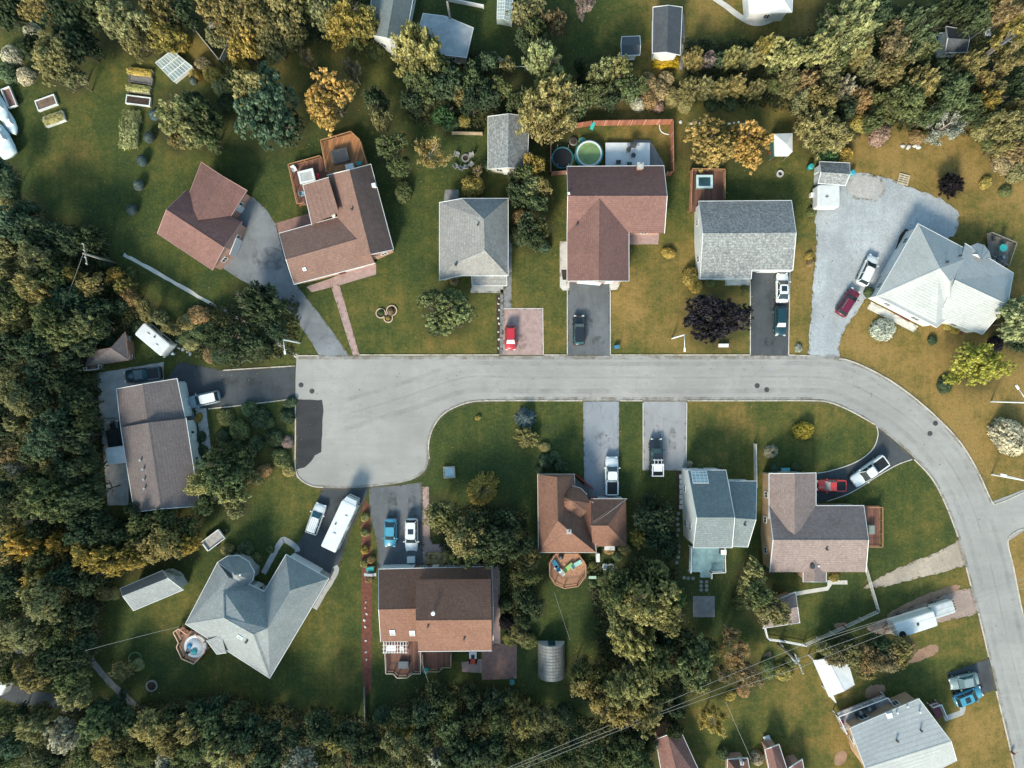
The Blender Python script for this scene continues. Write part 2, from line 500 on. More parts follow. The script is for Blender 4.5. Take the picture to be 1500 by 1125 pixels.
    def door(s, px, py, mat, w=.95):
        p, d, h, l = s.on_wall(px, py); o = s.panel('door', p, d, w, 2.05, p.z + .05, mat, th=.11)
        n = Vector((d.y, -d.x, 0)); c = p + d * w * .36 + n * .15
        MB().box((c.x, c.y, p.z + 1.0), (.06, .06, .14)).build('handle', CHROME, o); return o
    def garage(s, px, py, w=2.7, mat=None):
        p, d, h, l = s.on_wall(px, py); return s.panel('garage_door', p, d, min(w, l - .4), 2.15, p.z + .03, mat or WHITE, th=.13)
    def vent(s, px, py, r=.12, h=.35, mat=None, name='vent_pipe'):
        c, n = s.hit(px, py); MB().lathe(c - Vector((0, 0, .2)), [(r, 0), (r, h + .2), (r * 1.5, h + .2), (r * 1.4, h + .32)], 8).build(name, mat or DARKMETAL, s.root)
    def boxvent(s, px, py, w=.45, mat=None, h=.3, name='roof_vent'):
        c, n = s.hit(px, py); MB().box(c + Vector((0, 0, h / 2 - .1)), (w, w, h), .2, 0, .8).build(name, mat or WHITE, s.root)
    def chimney(s, px, py, w=.7, h=1.1, mat=None):
        c, n = s.hit(px, py); o = MB().box(c + Vector((0, 0, h / 2 - .4)), (w, w, h + .8), 0).build('chimney', mat or M('chimney_brick', (.36, .22, .17), .9, .3, 3), s.root)
        MB().box(c + Vector((0, 0, h + .06)), (w + .14, w + .14, .1)).lathe(c + Vector((0, 0, h + .11)), [(w * .25, 0), (w * .22, .3)], 8).build('chimney_cap', CONCRETE, o)
    def skylight(s, px, py, w=.8, l=1.1, frame=None, pane=None, name='skylight', cells=1):
        c, n = s.hit(px, py); u = Vector((n.y, -n.x, 0)); u = u.normalized() if u.length > .01 else Vector((1, 0, 0)); v = n.cross(u)
        f = MB(); g = MB()
        def plate(mb, cx, cy, ww, hh, z0, z1):
            q = [c + u * (cx + sx * ww / 2) + v * (cy + sy * hh / 2) for sx, sy in ((-1, -1), (1, -1), (1, 1), (-1, 1))]
            mb.hexa([p + n * z0 for p in q], [p + n * z1 for p in q])
        b = .09
        for cx, cy, ww, hh in ((-w / 2 + b / 2, 0, b, l), (w / 2 - b / 2, 0, b, l), (0, l / 2 - b / 2, w - 2 * b, b), (0, -l / 2 + b / 2, w - 2 * b, b)): plate(f, cx, cy, ww, hh, -.05, .12)
        for i in range(1, cells):
            plate(f, -w / 2 + w * i / cells, 0, .07, l - 2 * b, -.05, .118)
            plate(f, 0, -l / 2 + l * i / cells, w - 2 * b, .07, -.05, .116)
        fo = f.build(name, frame or WHITE, s.root); plate(g, 0, 0, w - 2 * b - .004, l - 2 * b - .004, -.02, .07); g.build('pane', pane or PANEGLASS, fo)
    def deck(s, poly, z=.5, mat=None, rail=None, gaps=(), name='deck', step=1.6, h=.95):
        """poly in pixels at its own height; rail runs on every edge not in gaps"""
        P = [W(x, y, z) for x, y in poly]
        if area2(P) < 0: P = P[::-1]; gaps = [len(P) - 2 - g if g < len(P) - 1 else len(P) - 1 for g in gaps]
        mb = MB().prism(P, z - .16, z)
        d = mb.build(name, mat or WOOD, s.root)
        I = inset(P, .12)
        for i in range(len(I)):
            sk = MB().box((I[i].x, I[i].y, (z - .16) / 2), (.12, .12, max(.02, z - .165))); sk.build('support_post', rail or WOODRAIL, d)
        if rail:
            I = inset(P, .08); r = MB()
            for i in range(len(P)):
                if i in gaps: continue
                a, b = I[i], I[(i + 1) % len(P)]; l = (b - a).length; n = max(1, int(l / step))
                A, B = Vector((a.x, a.y, z)), Vector((b.x, b.y, z))
                for zz, hh, ww in ((h - .06, .06, .12), (.12, .05, .05)):
                    r.bar(A + Vector((0, 0, zz)), B + Vector((0, 0, zz)), ww, hh)
                for k in range(n + 1):
                    p = A.lerp(B, k / n); r.box((p.x, p.y, z + h / 2 - .03), (.1, .1, h - .06))
                m = max(2, int(l / .22))
                for k in range(m):
                    p = A.lerp(B, (k + .5) / m); r.box((p.x, p.y, z + h / 2 + .02), (.035, .035, h - .24))
            r.build('railing', rail, d)
        return d

def gable(a, b, c, d, r1, r2, **o):
    """eave a-b, ridge r1-r2, eave d-c: a, r1, d at one end and b, r2, c at the other"""
    return ([a, b, c, d, r1, r2], [(0, 1, 5, 4), (3, 2, 5, 4)], o)

def hipped(a, b, c, d, r1, r2, **o):
    """corners a b c d round the eave, ridge r1 (over edge d-a) to r2 (over edge b-c)"""
    return ([a, b, c, d, r1, r2], [(0, 1, 5, 4), (1, 2, 5), (2, 3, 4, 5), (3, 0, 4)], o)

def shed(name, label, cat, e, he, r, hr, roof, wall, door=None, **kw):
    """gabled outbuilding: e four eave corners (a b | c d), r two ridge ends"""
    h = House(name, label, cat, [gable(*[(*p, he) for p in e], *[(*p, hr) for p in r])], roof, wall, **kw)
    if door: h.door(*door, WHITE)
    return h
# ------------------------------------------------------------------ ground, roads, drives, paths
EDGES = []
def poly_structure(name, pts, z, m, rag=.5, step=6):
    if name in ('driveway', 'path') and z < .03 and len(pts) > 3: EDGES.append((pts, z))
    o = MB().sheet([W(*p) for p in (ragged(pts, rag, step) if rag else pts)], z).build(name, m)
    o['kind'] = 'structure'; return o

# (px, py, dryness, soil) : how parched each lawn is
DRY = [(60,200,.30),(120,250,.38),(150,330,.1),(240,180,.25),(200,330,.12),(400,240,.12),(560,330,.12),(600,390,.25),(560,500,.45),(640,500,.52),(470,380,.2),(520,470,.35),
 (600,300,.12),(780,400,.45),(780,440,.5),(815,480,.55),(715,470,.5),(820,320,.35),(1000,300,.3),(1000,370,.7),(930,450,.85),(990,470,.8),(1080,440,.55),(1130,260,.45),(1080,290,.2),
 (1175,420,.75),(1175,480,.7),(1280,230,.9),(1320,250,.95),(1420,250,1),(1470,300,.95),(1440,330,.6),(1420,300,.5),(1300,480,.85),(1270,500,.95),(1350,520,.95),(1400,600,1),(1450,640,1),(1490,560,1),
 (1440,700,.75),(1480,720,.7),(1490,820,.9),(680,640,.2),(660,600,.25),(800,620,.15),(740,690,.05),(640,680,.15),(925,640,.2),(925,600,.25),(1050,600,.6),(1080,620,.75),(1030,650,.4),(1090,660,.45),(1150,610,.5),
 (1210,600,.5),(1240,640,.22),(1160,660,.2),(1340,700,.35),(1330,740,.25),(1370,770,.35),(1300,720,.2),(1300,820,.2),(1340,870,.5),(1400,860,.4),(1290,800,.2),
 (1230,900,.1),(1250,870,.1),(1390,930,.65),(1420,960,.55),(1350,990,.35),(1320,1010,.3),(1180,1020,.7),(1120,1060,.55),(1210,1080,.65),(1100,1000,.5),(1420,1080,.85),(1460,1110,.9),(1060,1100,.4),
 (940,720,.05),(930,800,0),(1050,870,0),(850,920,.05),(830,880,.05),(480,900,.45),(500,850,.3),(510,960,.4),(440,1000,.3),(420,900,.4),(340,970,.5),(240,900,.55),(300,870,.4),(260,960,.1),(200,930,.1),
 (380,740,.3),(420,710,.45),(440,780,.2),(380,800,.15),(320,780,.1),(250,1010,.05),(560,1010,0),(700,1020,.1),(800,1040,.05),
 (650,20,.02),(720,60,.03),(880,50,.35),(1060,40,.75),(1100,60,.7),(1180,30,.7),(960,130,.85),(1020,160,.6),(1150,170,.6),(1000,110,.6),(930,100,.5),(450,75,.5),(330,100,.6),(360,90,.5),(250,130,.45),(280,105,.6),
 (300,430,.15),(230,370,.3),(370,340,.05),(30,330,.0),(20,1000,.5),(700,1120,.3),(420,520,.3)]
def make_ground():
    xs = np.arange(-96, 96.01, .8); ys = np.arange(-76, 76.01, .8)
    X, Y = np.meshgrid(xs, ys); px = X / S + 750; py = 562.5 - Y / S
    num = np.zeros_like(X); den = np.zeros_like(X)
    for a, b, d in DRY:
        w = 1 / ((px - a) ** 2 + (py - b) ** 2 + 500.) ** 1.7
        num += w * d * (.97 if d > .5 else 1); den += w
    dry = num / den
    soil = np.zeros_like(X)
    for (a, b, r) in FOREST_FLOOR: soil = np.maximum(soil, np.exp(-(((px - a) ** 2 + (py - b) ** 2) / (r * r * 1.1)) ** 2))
    z = np.zeros_like(X)
    n, m = X.shape
    # outer skirt out to the horizon
    vs = np.stack([X, Y, z], -1).reshape(-1, 3).tolist()
    fs = []
    for j in range(n - 1):
        for i in range(m - 1): k = j * m + i; fs.append((k, k + 1, k + m + 1, k + m))
    ring = [j for j in range(m)] + [j * m + m - 1 for j in range(1, n)] + [(n - 1) * m + i for i in range(m - 2, -1, -1)] + [j * m for j in range(n - 2, 0, -1)]
    far0 = len(vs)
    for k in ring:
        x, y, _ = vs[k]; s = 1500 / max(abs(x), abs(y)); vs.append((x * s, y * s, -2.))
    L = len(ring)
    for i in range(L): fs.append((ring[i], far0 + i, far0 + (i + 1) % L, ring[(i + 1) % L]))
    me = bpy.data.meshes.new('ground'); me.from_pydata(vs, [], fs)
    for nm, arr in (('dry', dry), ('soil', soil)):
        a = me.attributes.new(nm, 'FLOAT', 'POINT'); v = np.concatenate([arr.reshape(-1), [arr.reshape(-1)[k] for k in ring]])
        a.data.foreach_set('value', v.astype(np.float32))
    o = bpy.data.objects.new('ground', me); COL.objects.link(o); o['kind'] = 'structure'
    t = NT('lawn_grass'); pos = t.pos()
    def attr(n): x = t.new('ShaderNodeAttribute'); x.attribute_name = n; return x.outputs['Fac']
    n1 = t.noise(.13, 6, .65); n2 = t.noise(.7, 6, .75); n3 = t.noise(5, 4, .8); n4 = t.noise(.35, 5, .7)
    d = t.math('ADD', attr('dry'), t.math('MULTIPLY', t.math('SUBTRACT', n1, .5), 1.5))
    d = t.math('ADD', d, t.math('MULTIPLY', t.math('SUBTRACT', n2, .5), 1.1))
    mow = t.noise(1.5, 3, .6, t.scaled(pos, 1., .05, 1.))
    d = t.math('ADD', d, t.math('MULTIPLY', t.math('SUBTRACT', mow, .5), .35))
    cr = t.new('ShaderNodeValToRGB'); t.link(d, cr.inputs[0]); e = cr.color_ramp.elements
    e[0].position = 0.0; e[0].color = (.028, .052, .018, 1)
    e[1].position = 1.05 if False else 1.0; e[1].color = (.31, .195, .066, 1)
    for p_, c_ in ((.25, (.05, .07, .019)), (.5, (.105, .102, .027)), (.75, (.20, .14, .041))):
        q = e.new(p_); q.color = (*c_, 1)
    c = cr.outputs[0]
    n5 = t.noise(2.6, 6, .85)
    c = t.mix(t.ramp(n5, .5, .72, 0, .75), c, (.035, .045, .015))
    c = t.mix(t.ramp(n5, .5, .3, 0, .4), c, (.26, .2, .075))
    c = t.mix(t.ramp(n3, .3, .75, 0, .45), c, (.03, .038, .012))
    c = t.mix(t.ramp(n2, .58, .8, 0, .45), c, (.03, .05, .012))
    c = t.mix(t.ramp(t.noise(2.2, 4, .75), .62, .8, 0, .5), c, (.17, .13, .045))
    worn = t.noise(.4, 7, .8); c = t.mix(t.ramp(worn, .6, .74, 0, .6), c, (.2, .145, .07))
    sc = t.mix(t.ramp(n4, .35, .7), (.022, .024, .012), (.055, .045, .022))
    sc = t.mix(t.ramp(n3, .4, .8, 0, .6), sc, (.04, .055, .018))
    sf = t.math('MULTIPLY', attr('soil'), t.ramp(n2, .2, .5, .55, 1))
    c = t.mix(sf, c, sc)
    t.base(c); t.p.inputs['Roughness'].default_value = .95; t.p.inputs['Specular IOR Level'].default_value = .12
    h = t.math('ADD', t.math('MULTIPLY', n3, .6), n2)
    t.bump(h, .6, .12)
    me.materials.append(t.m)
    return o

def kerb(pts, sm=True, name='kerb', w=.16, h=.1, m=None):
    P = [W(*p) for p in (smooth_line(pts, 6) if sm else pts)]
    mb = MB()
    for a, b in zip(P, P[1:]): mb.bar((a.x, a.y, -.02), (b.x, b.y, -.02), w, h + .02)
    o = mb.build(name, m or KERB); o['kind'] = 'structure'; return o

def ribbon(name, pts, width_px, z, m, sm=True, rag=.3):
    L = smooth_line(pts, 5) if sm else pts; l, r = [], []
    for i in range(len(L)):
        a, b = L[max(0, i - 1)], L[min(len(L) - 1, i + 1)]; dx, dy = b[0] - a[0], b[1] - a[1]; q = math.hypot(dx, dy)
        nx, ny = -dy / q * width_px / 2, dx / q * width_px / 2
        l.append((L[i][0] + nx + random.uniform(-rag, rag), L[i][1] + ny)); r.append((L[i][0] - nx, L[i][1] - ny + random.uniform(-rag, rag)))
    mb = MB()
    for i in range(len(L) - 1):
        mb.add([(*W(*p)[:2], z) for p in (l[i], l[i + 1], r[i + 1], r[i])], [[0, 1, 2, 3]])
    o = mb.build(name, m); o['kind'] = 'structure'; return o

road_in = smooth_line([(1180,587),(1215,590),(1245,602),(1280,622),(1312,647),(1340,672),(1365,700),(1385,738),(1403,785),(1415,830),(1428,880),(1442,935),(1460,1010),(1483,1110),(1510,1240)], 5)
road_out = smooth_line([(1200,521),(1235,526),(1268,538),(1305,558),(1342,585),(1378,617),(1408,650),(1432,690),(1453,735)], 5)
road_right = smooth_line([(1476,793),(1484,830),(1495,885),(1510,950),(1535,1050),(1575,1240)], 4)
bulb = smooth_line([(434,530),(433,570),(433,685),(440,702),(458,712),(490,715),(530,714),(575,709),(605,702),(622,690),(628,672),(628,650),(634,628),(648,608),(670,595),(695,589),(730,587)], 5)
road_pts = [(434,522)] + bulb + road_in + road_right[::-1] + [(1500,777),(1600,742),(1900,660),(1900,610),(1590,680),(1500,717)] + road_out[::-1]
poly_structure('road', road_pts, .03, ROAD_M, .25, 8)
poly_structure('road_patch', [(433,585),(472,586),(474,596),(472,630),(471,662),(462,667),(455,677),(446,685),(433,688)], .036, PATCH_M, .5, 6)
# driveways
poly_structure('driveway', [(350,282),(372,290),(390,307),(404,328),(410,355),(420,390),(436,420),(452,440),(473,467),(495,497),(512,521),(468,522),(458,505),(449,491),(432,466),(415,443),(392,430),(369,419),(345,405),(322,390),(300,372),(320,320)], .018, asphalt('garage_drive_asphalt', (.2,.215,.23), .3, .35, flow=(.5,.35,1)), .4)
poly_structure('driveway', [(735,452),(796,451),(796,520),(735,520)], .018, PINKPAVE, .15, 10)
poly_structure('driveway', [(832,405),(894,405),(893,521),(831,521)], .018, DRIVE_MID, .3, 8)
poly_structure('driveway', [(1100,390),(1156,390),(1154,521),(1100,521)], .018, DRIVE_DARK, .25, 8)
poly_structure('driveway', smooth_line([(1187,526),(1188,470),(1191,420),(1196,360),(1194,315),(1200,280),(1225,262),(1250,253),(1280,256),(1310,265),(1345,279),(1380,292),(1401,308),(1404,322),(1396,345),(1375,352),(1330,360),(1308,385),(1292,428),(1268,438),(1252,462),(1236,485),(1229,510),(1228,526)], 4, True), .012, GRAVEL_M, 1.6, 4)
poly_structure('driveway', smooth_line([(1240,268),(1258,256),(1282,258),(1297,275),(1283,293),(1262,292),(1245,285)], 3, True), .022, gravel('pale_gravel_spread', (.42,.405,.385)), 2.0, 4)
poly_structure('driveway', [(432,536),(385,540),(328,543),(262,530),(240,560),(262,604),(305,598),(360,592),(432,583)], .018, DRIVE_DARK, .4)
poly_structure('parking_pad', [(141,547),(240,530),(240,600),(190,660),(188,740),(158,740),(150,650)], .024, CONCRETE, .4)
poly_structure('driveway', [(473,713),(541,713),(531,742),(512,780),(494,840),(480,850),(428,812),(452,770)], .018, DRIVE_DARK, .4)
poly_structure('driveway', [(541,714),(585,711),(618,706),(619,834),(553,834),(553,800),(541,745)], .022, DRIVE_MID, .3)
poly_structure('driveway', [(854,588),(907,588),(906,735),(868,735),(856,720)], .018, DRIVE_GREY, .4)
poly_structure('driveway', [(942,588),(1006,588),(1004,689),(942,689)], .018, DRIVE_PALE, .4)
poly_structure('driveway', smooth_line([(1283,623),(1286,636),(1280,655),(1265,670),(1244,681),(1215,690),(1196,693)],4) + [(1190,700),(1190,742)] + smooth_line([(1210,733),(1240,724),(1262,712),(1290,694),(1315,680),(1338,672)],4), .018, DRIVE_DARK, .3)
poly_structure('driveway', smooth_line([(1264,862),(1290,845),(1335,824),(1375,808),(1402,793),(1425,790),(1436,824),(1412,829),(1380,838),(1340,848),(1300,858)],3,True), .014, DUST_M, 1.2, 4)
poly_structure('driveway', smooth_line([(1268,922),(1310,900),(1360,882),(1422,861),(1432,896),(1400,906),(1350,918),(1310,930)],3,True), .014, PINKDIRT, 1.2, 4)
poly_structure('driveway', [(1388,986),(1449,964),(1458,1010),(1402,1032)], .018, DRIVE_DARK, .3)
# bare patches of earth
for q in ([(1300,900),(1340,878),(1380,862),(1405,857),(1400,866),(1360,882),(1315,904)], [(1335,965),(1345,952),(1370,944),(1374,955),(1352,966),(1330,972)], [(1268,1020),(1272,1006),(1292,1002),(1296,1012),(1278,1024)],
          [(1222,915),(1236,912),(1240,918),(1228,923)], [(1118,960),(1128,955),(1130,965),(1120,968)], [(1222,1110),(1230,1100),(1240,1103),(1238,1116),(1226,1122)]):
    poly_structure('bare_soil', smooth_line(q, 3, True), .012, BAREEARTH, 1.0, 3)
# paths
poly_structure('path', [(484,416),(497,416),(527,521),(517,521)], .024, PINKPAVE, .2)
poly_structure('patio', [(449,420),(484,408),(538,384),(551,386),(551,402),(500,417),(457,428)], .02, PINKPAVE, .2)
poly_structure('patio', [(404,327),(455,312),(457,330),(409,345)], .02, REDPAVE, .2)
poly_structure('path', [(733,424),(737,424),(737,520),(732,520)], .02, GREYPAVE, .15)
poly_structure('path', [(742,345),(750,345),(749,453),(738,453),(738,420),(742,420)], .024, GREYPAVE, .15)
poly_structure('path', [(691,415),(737,415),(737,429),(689,429)], .02, CONCRETE, .15)
poly_structure('flower_bed', [(727,432),(733,432),(732,520),(728,520)], .016, SOIL, .2)
poly_structure('path', smooth_line([(820,354),(832,354)],1) + [(834,412),(834,425),(825,426),(820,420)], .022, PALECONC, .15)
poly_structure('path', [(893,395),(909,381),(909,414),(904,424),(893,426)], .022, PALECONC, .15)
poly_structure('patio', [(921,338),(966,338),(964,358),(920,358)], .02, PINKPAVE, .15)
poly_structure('path', [(1062,405),(1100,405),(1099,418),(1062,418)], .02, PALECONC, .15)
ribbon('path', [(1030,-14),(1062,8),(1088,27),(1105,34),(1122,32),(1134,25),(1138,18)], 8, .02, PALECONC)
ribbon('path', [(181,373),(215,391),(250,411),(290,434),(330,456),(365,476),(400,498),(436,523)], 5, .02, PALECONC, rag=1.0)
ribbon('path', [(386,840),(399,815),(412,793),(418,791),(433,801),(436,808)], 8, .024, CONCRETE)
ribbon('path', [(461,892),(472,873),(485,852),(493,836),(491,829)], 7, .02, CONCRETE)
ribbon('path', [(122,950),(140,975),(165,1003),(203,1038)], 9, .014, GREYPAVE, rag=1)
ribbon('lane', [(-60,990),(0,1010),(40,1022),(80,1030),(120,1040)], 24, .014, DRIVE_DARK)
ribbon('lane', [(10,945),(28,950),(42,958),(38,970)], 14, .016, PINKDIRT)
poly_structure('path', [(619,713),(628,713),(630,790),(634,797),(662,797),(664,830),(619,832)], .026, PINKPAVE, .15)
poly_structure('path', [(720,826),(732,826),(733,945),(720,945)], .02, PINKPAVE, .15)
poly_structure('patio', [(705,943),(757,943),(757,994),(706,996)], .024, REDPAVE, .15)
poly_structure('patio', [(676,970),(706,965),(706,986),(677,984)], .02, PINKPAVE, .15)
poly_structure('patio', [(1015,873),(1047,873),(1047,904),(1015,904)], .02, GREYPAVE, .1)
poly_structure('patio', [(840,697),(868,722),(867,736),(842,718)], .02, GREYPAVE, .1)
poly_structure('path', [(286,598),(302,598),(310,665),(298,668)], .02, CONCRETE, .2)
poly_structure('path', [(272,604),(284,603),(292,680),(282,682)], .022, DRIVE_GREY, .2)
poly_structure('flower_bed', smooth_line([(531,742),(541,742),(543,800),(545,860),(545,920),(544,1008),(533,1012),(530,950),(530,860)],2,True), .016, MULCH, .5, 5)
poly_structure('flower_bed', [(822,395),(831,395),(831,410),(824,410)], .026, SOIL, .2)
poly_structure('flower_bed', [(1318,430),(1290,430),(1318,345),(1326,335),(1332,338)], .03, SOIL, .3)
poly_structure('path', [(1270,452),(1276,442),(1345,478),(1339,487)], .02, PALECONC, .2)
poly_structure('flower_bed', [(1280,440),(1284,436),(1335,466),(1331,472)], .026, MULCH, .2)
poly_structure('flower_bed', [(1375,468),(1382,466),(1412,484),(1410,492)], .024, MULCH, .3)
ribbon('path', [(1150,873),(1180,867),(1212,862),(1216,855)], 6, .02, PALECONC, False)
ribbon('path', [(1212,853),(1241,853)], 6, .024, PALECONC, False)
poly_structure('path', [(990,690),(1003,690),(1003,746),(992,746)], .016, SOIL, .3)
ribbon('path', [(1383,1053),(1400,1047),(1409,1043),(1410,1032)], 8, .022, CONCRETE)
poly_structure('path', [(993,85),(1000,85),(1001,102),(995,102)], .016, GREYPAVE, .2)
ribbon('path', [(1000,20),(1001,60),(998,100)], 4, .02, GREYPAVE)
poly_structure('path', [(652,278),(672,278),(672,296),(650,296)], .016, GREYPAVE, .4)
poly_structure('patio', [(928,205),(952,205),(973,240),(973,246),(928,246)], .02, GREYPAVE, .3)
poly_structure('flower_bed', [(958,84),(993,84),(993,98),(955,97)], .016, SOIL, .5)
# wear along the street, gutter dirt, stains on the drives, grass creeping over the edges
mid = [(500,610),(600,580),(680,554),(760,554),(900,554),(1050,554),(1180,553),(1235,560),(1290,587),(1340,622),(1385,672),(1420,735),(1445,810),(1462,880),(1480,960),(1512,1080),(1530,1150)]
def shift(pts, d):
    out = []
    for i in range(len(pts)):
        a, b = pts[max(0, i - 1)], pts[min(len(pts) - 1, i + 1)]; q = math.hypot(b[0] - a[0], b[1] - a[1]); out.append((pts[i][0] - (b[1] - a[1]) / q * d, pts[i][1] + (b[0] - a[0]) / q * d))
    return out
SMID = smooth_line(mid, 4)
for k, (d_, w_, m_) in enumerate(((-21, 6, WEAR), (-9, 6, WEARL), (-1, 2.5, WEAR), (8, 6, WEARL), (19, 7, WEAR))): ribbon('road_wear', shift(SMID, d_), w_, .0345 + k * .0004, m_, False)
for pts in (road_in, road_out, [(437,523),(600,523),(800,523),(1000,523),(1200,523)], [(730,585),(853,585),(941,585),(1007,585),(1190,585)], bulb[6:]): ribbon('gutter_dirt', smooth_line(pts, 3), 7, .0375, GUTTER, False)
for x, y, rx, ry in ((765,500,7,12),(862,470,6,16),(876,500,9,8),(1128,440,8,16),(1126,500,7,9),(575,745,7,26),(604,745,7,26),(880,640,9,14),(962,640,7,18),(985,645,6,20),(1240,700,12,7),(395,380,26,18),(350,560,34,8),(500,740,12,16)):
    o = MB().sheet([W(x + rx * math.cos(i / 3), y + ry * math.sin(i / 3)) for i in range(19)], .0395).build('stain', STAIN); o['kind'] = 'structure'
cm = MB()
for pts, z in EDGES:
    for i in range(len(pts)):
        a, b = pts[i], pts[(i + 1) % len(pts)]; mx, my = (a[0] + b[0]) / 2, (a[1] + b[1]) / 2; L = math.hypot(b[0] - a[0], b[1] - a[1])
        if L < 1: continue
        nx, ny = -(b[1] - a[1]) / L, (b[0] - a[0]) / L
        if any(inside((mx + nx * k, my + ny * k), road_pts) for k in (-5, 5)): continue
        w_ = 2.6
        cm.add([(*W(a[0] + nx * w_, a[1] + ny * w_)[:2], z + .009), (*W(b[0] + nx * w_, b[1] + ny * w_)[:2], z + .009), (*W(b[0] - nx * w_, b[1] - ny * w_)[:2], z + .009), (*W(a[0] - nx * w_, a[1] - ny * w_)[:2], z + .009)], [[0, 1, 2, 3]])
o = cm.build('grass_edge', CREEP); o['kind'] = 'structure'
# kerbs, open at the drive mouths
for pts in ([(437,521),(467,521)], [(527,520),(640,520),(731,520)], [(797,520),(831,520)], [(894,520),(1000,520),(1099,520)], [(1155,520),(1186,521)],
            [(1229,526),(1240,527),(1268,538),(1305,558),(1342,585),(1378,617),(1408,650),(1432,690),(1453,735),(1462,737),(1480,730),(1500,721),(1560,697)], [(1500,774),(1486,780),(1476,793),(1484,830),(1495,885),(1510,950)],
            [(629,672),(628,650),(634,628),(648,608),(670,595),(695,588),(730,587),(853,587)], [(908,587),(941,587)], [(1007,587),(1100,587),(1190,587),(1215,589.5),(1245,601.5),(1281,621.5)], [(1339,673),(1365,701),(1385,739),(1403,786)],
            [(1415,831),(1422,858)], [(1433,898),(1442,936),(1448,962)], [(1459,1012),(1483,1111),(1500,1180)], [(433,590),(433,640),(433,685),(440,702),(458,712),(474,713.5)], [(432,584),(360,593),(305,599)], [(327,543),(335,542),(432,536)]):
    kerb(pts)
for pts in ([(795,452),(796,520)], [(738,452),(796,452)], [(831,424),(831,520)], [(894,426),(894,520)], [(1099,416),(1099,520)], [(1157,396),(1155,520)], [(1284,624),(1286,637),(1280,655),(1265,670),(1244,681),(1215,690),(1197,693)], [(1212,734),(1240,724.5),(1262,712.5),(1290,694.5),(1315,680.5),(1336,673)], [(942,590),(942,688)], [(1006,590),(1005,688)]):
    kerb(pts, len(pts) > 2, 'drive_edging', .12, .06, PALECONC)
# ------------------------------------------------------------------ the houses
BROWNTRIM = M('brown_trim', (.2, .12, .1), .6, .15)
G = House('detached_garage', 'detached garage with a rosy brown cross gabled roof at the top of the grey drive', 'garage', [
    gable((231,342,3), (311,395,3), (354,325,3), (273,279,3), (244,307,5.2), (328,362,5.2)),
    gable((275,290,3), (295,238,3), (361,279,3), (338,316,3), (290,322,5.0), (327,259,5.0))], SH_PINK, SD_PINK, trim=M('rosy_trim', (.35, .22, .2), .6, .1))
G.garage(338,360,2.6); G.door(350,305, WHITE)

A = House('house', 'rosy brown roofed house with two cedar decks and a pink paved front path', 'house', [
    gable((479,257,3.3), (511,381,3.3), (576,365,3.3), (543,241,3.3), (512,249,6.0), (543,372,6.0)),
    gable((409,342,3.2), (502,316,3.2), (549,385,3.2), (431,416,3.2), (419,380,4.9), (530,348,4.9)),
    ([(444,271,4.0), (481,260,4.9), (496,310,4.9), (457,329,3.9)], [(0, 1, 2, 3)], {})], SH_TAN, SD_PINK, over=.4)
A.vent(490,317,.2,.5,OFFWHITE,'turbine_vent'); A.vent(516,307); A.boxvent(548,272,.7,WHITE,.5); A.skylight(446,394,.5,.5)
A.deck([(471,208),(516,195),(529,207),(540,243),(480,256)], 1.6, WOOD, WOODRAIL, gaps=(3,))
A.deck([(424,243),(472,230),(479,258),(444,272),(449,300),(437,302)], .9, REDWOOD, WOODRAIL, gaps=(1,2,3))
A.door(505,409, M('dark_red_door', (.12,.02,.02), .4)); A.panel('front_window', *A.on_wall(520,396)[:2], 3.2, 1.3, .8, WHITE, WINGLASS)

B = House('house', 'warm grey hip roofed house with a small front porch beside the pink paved pad', 'house', [
    ([(644,297,3.1), (677,291,4.1), (744,291,3.1), (744,403,3.1), (677,403,3.4), (644,410,3.1), (709,321,5.9), (710,367,5.9), (664,387,4.2)],
     [(0, 1, 6, 7, 8, 5), (1, 2, 6), (2, 3, 7, 6), (3, 4, 7), (4, 8, 7), (4, 5, 8)], {}),
    ([(691,405,2.7), (742,405,2.7), (742,418,2.4), (692,418,2.4)], [(0, 1, 2, 3)], {'open': True})], SH_GREY2, SD_CREAM)
B.door(705,405, M('white_door', (.6,.6,.58), .4)); B.vent(668,388,.15,.3); B.vent(700,330,.1,.3)

C = House('house', 'brick pink roofed house with a fenced pool yard behind it', 'house', [
    gable((831,244,3.2), (972,243,3.2), (973,341,3.2), (831,341,3.2), (832,287,5.9), (977,287,5.9)),
    gable((831,330,3.2), (831,411,3.2), (921,411,3.2), (921,330,3.2), (878,292,5.75), (877,411,5.75))], SH_PINK, SD_PINK, caps=True)
C.chimney(936,246,.75,1.0); C.garage(862,411,3.4); C.garage(890,411,1.2); C.vent(845,330); C.boxvent(833,284,.35,WHITE,.5)

D = House('house', 'grey gabled house with a bright white side wall beside the dark asphalt drive', 'house', [
    ([(1024,295,3.3), (1159,294,3.3), (1161,395,3.3), (1101,395,3.3), (1100,408,2.9), (1026,408,2.9), (1030,342,5.4), (1166,341,5.4)],
     [(0, 1, 7, 6), (2, 3, 4, 5, 6, 7)], {'over': .22})], SH_GREY, SD_WHITE)
D.garage(1130,395,4.6); D.door(1080,408, M('white_door', (.6,.6,.58), .4))
D.deck([(1011,249),(1060,250),(1060,294),(1024,295),(1024,310),(1009,310)], .7, REDWOOD, WOODRAIL, gaps=(2,3,4))

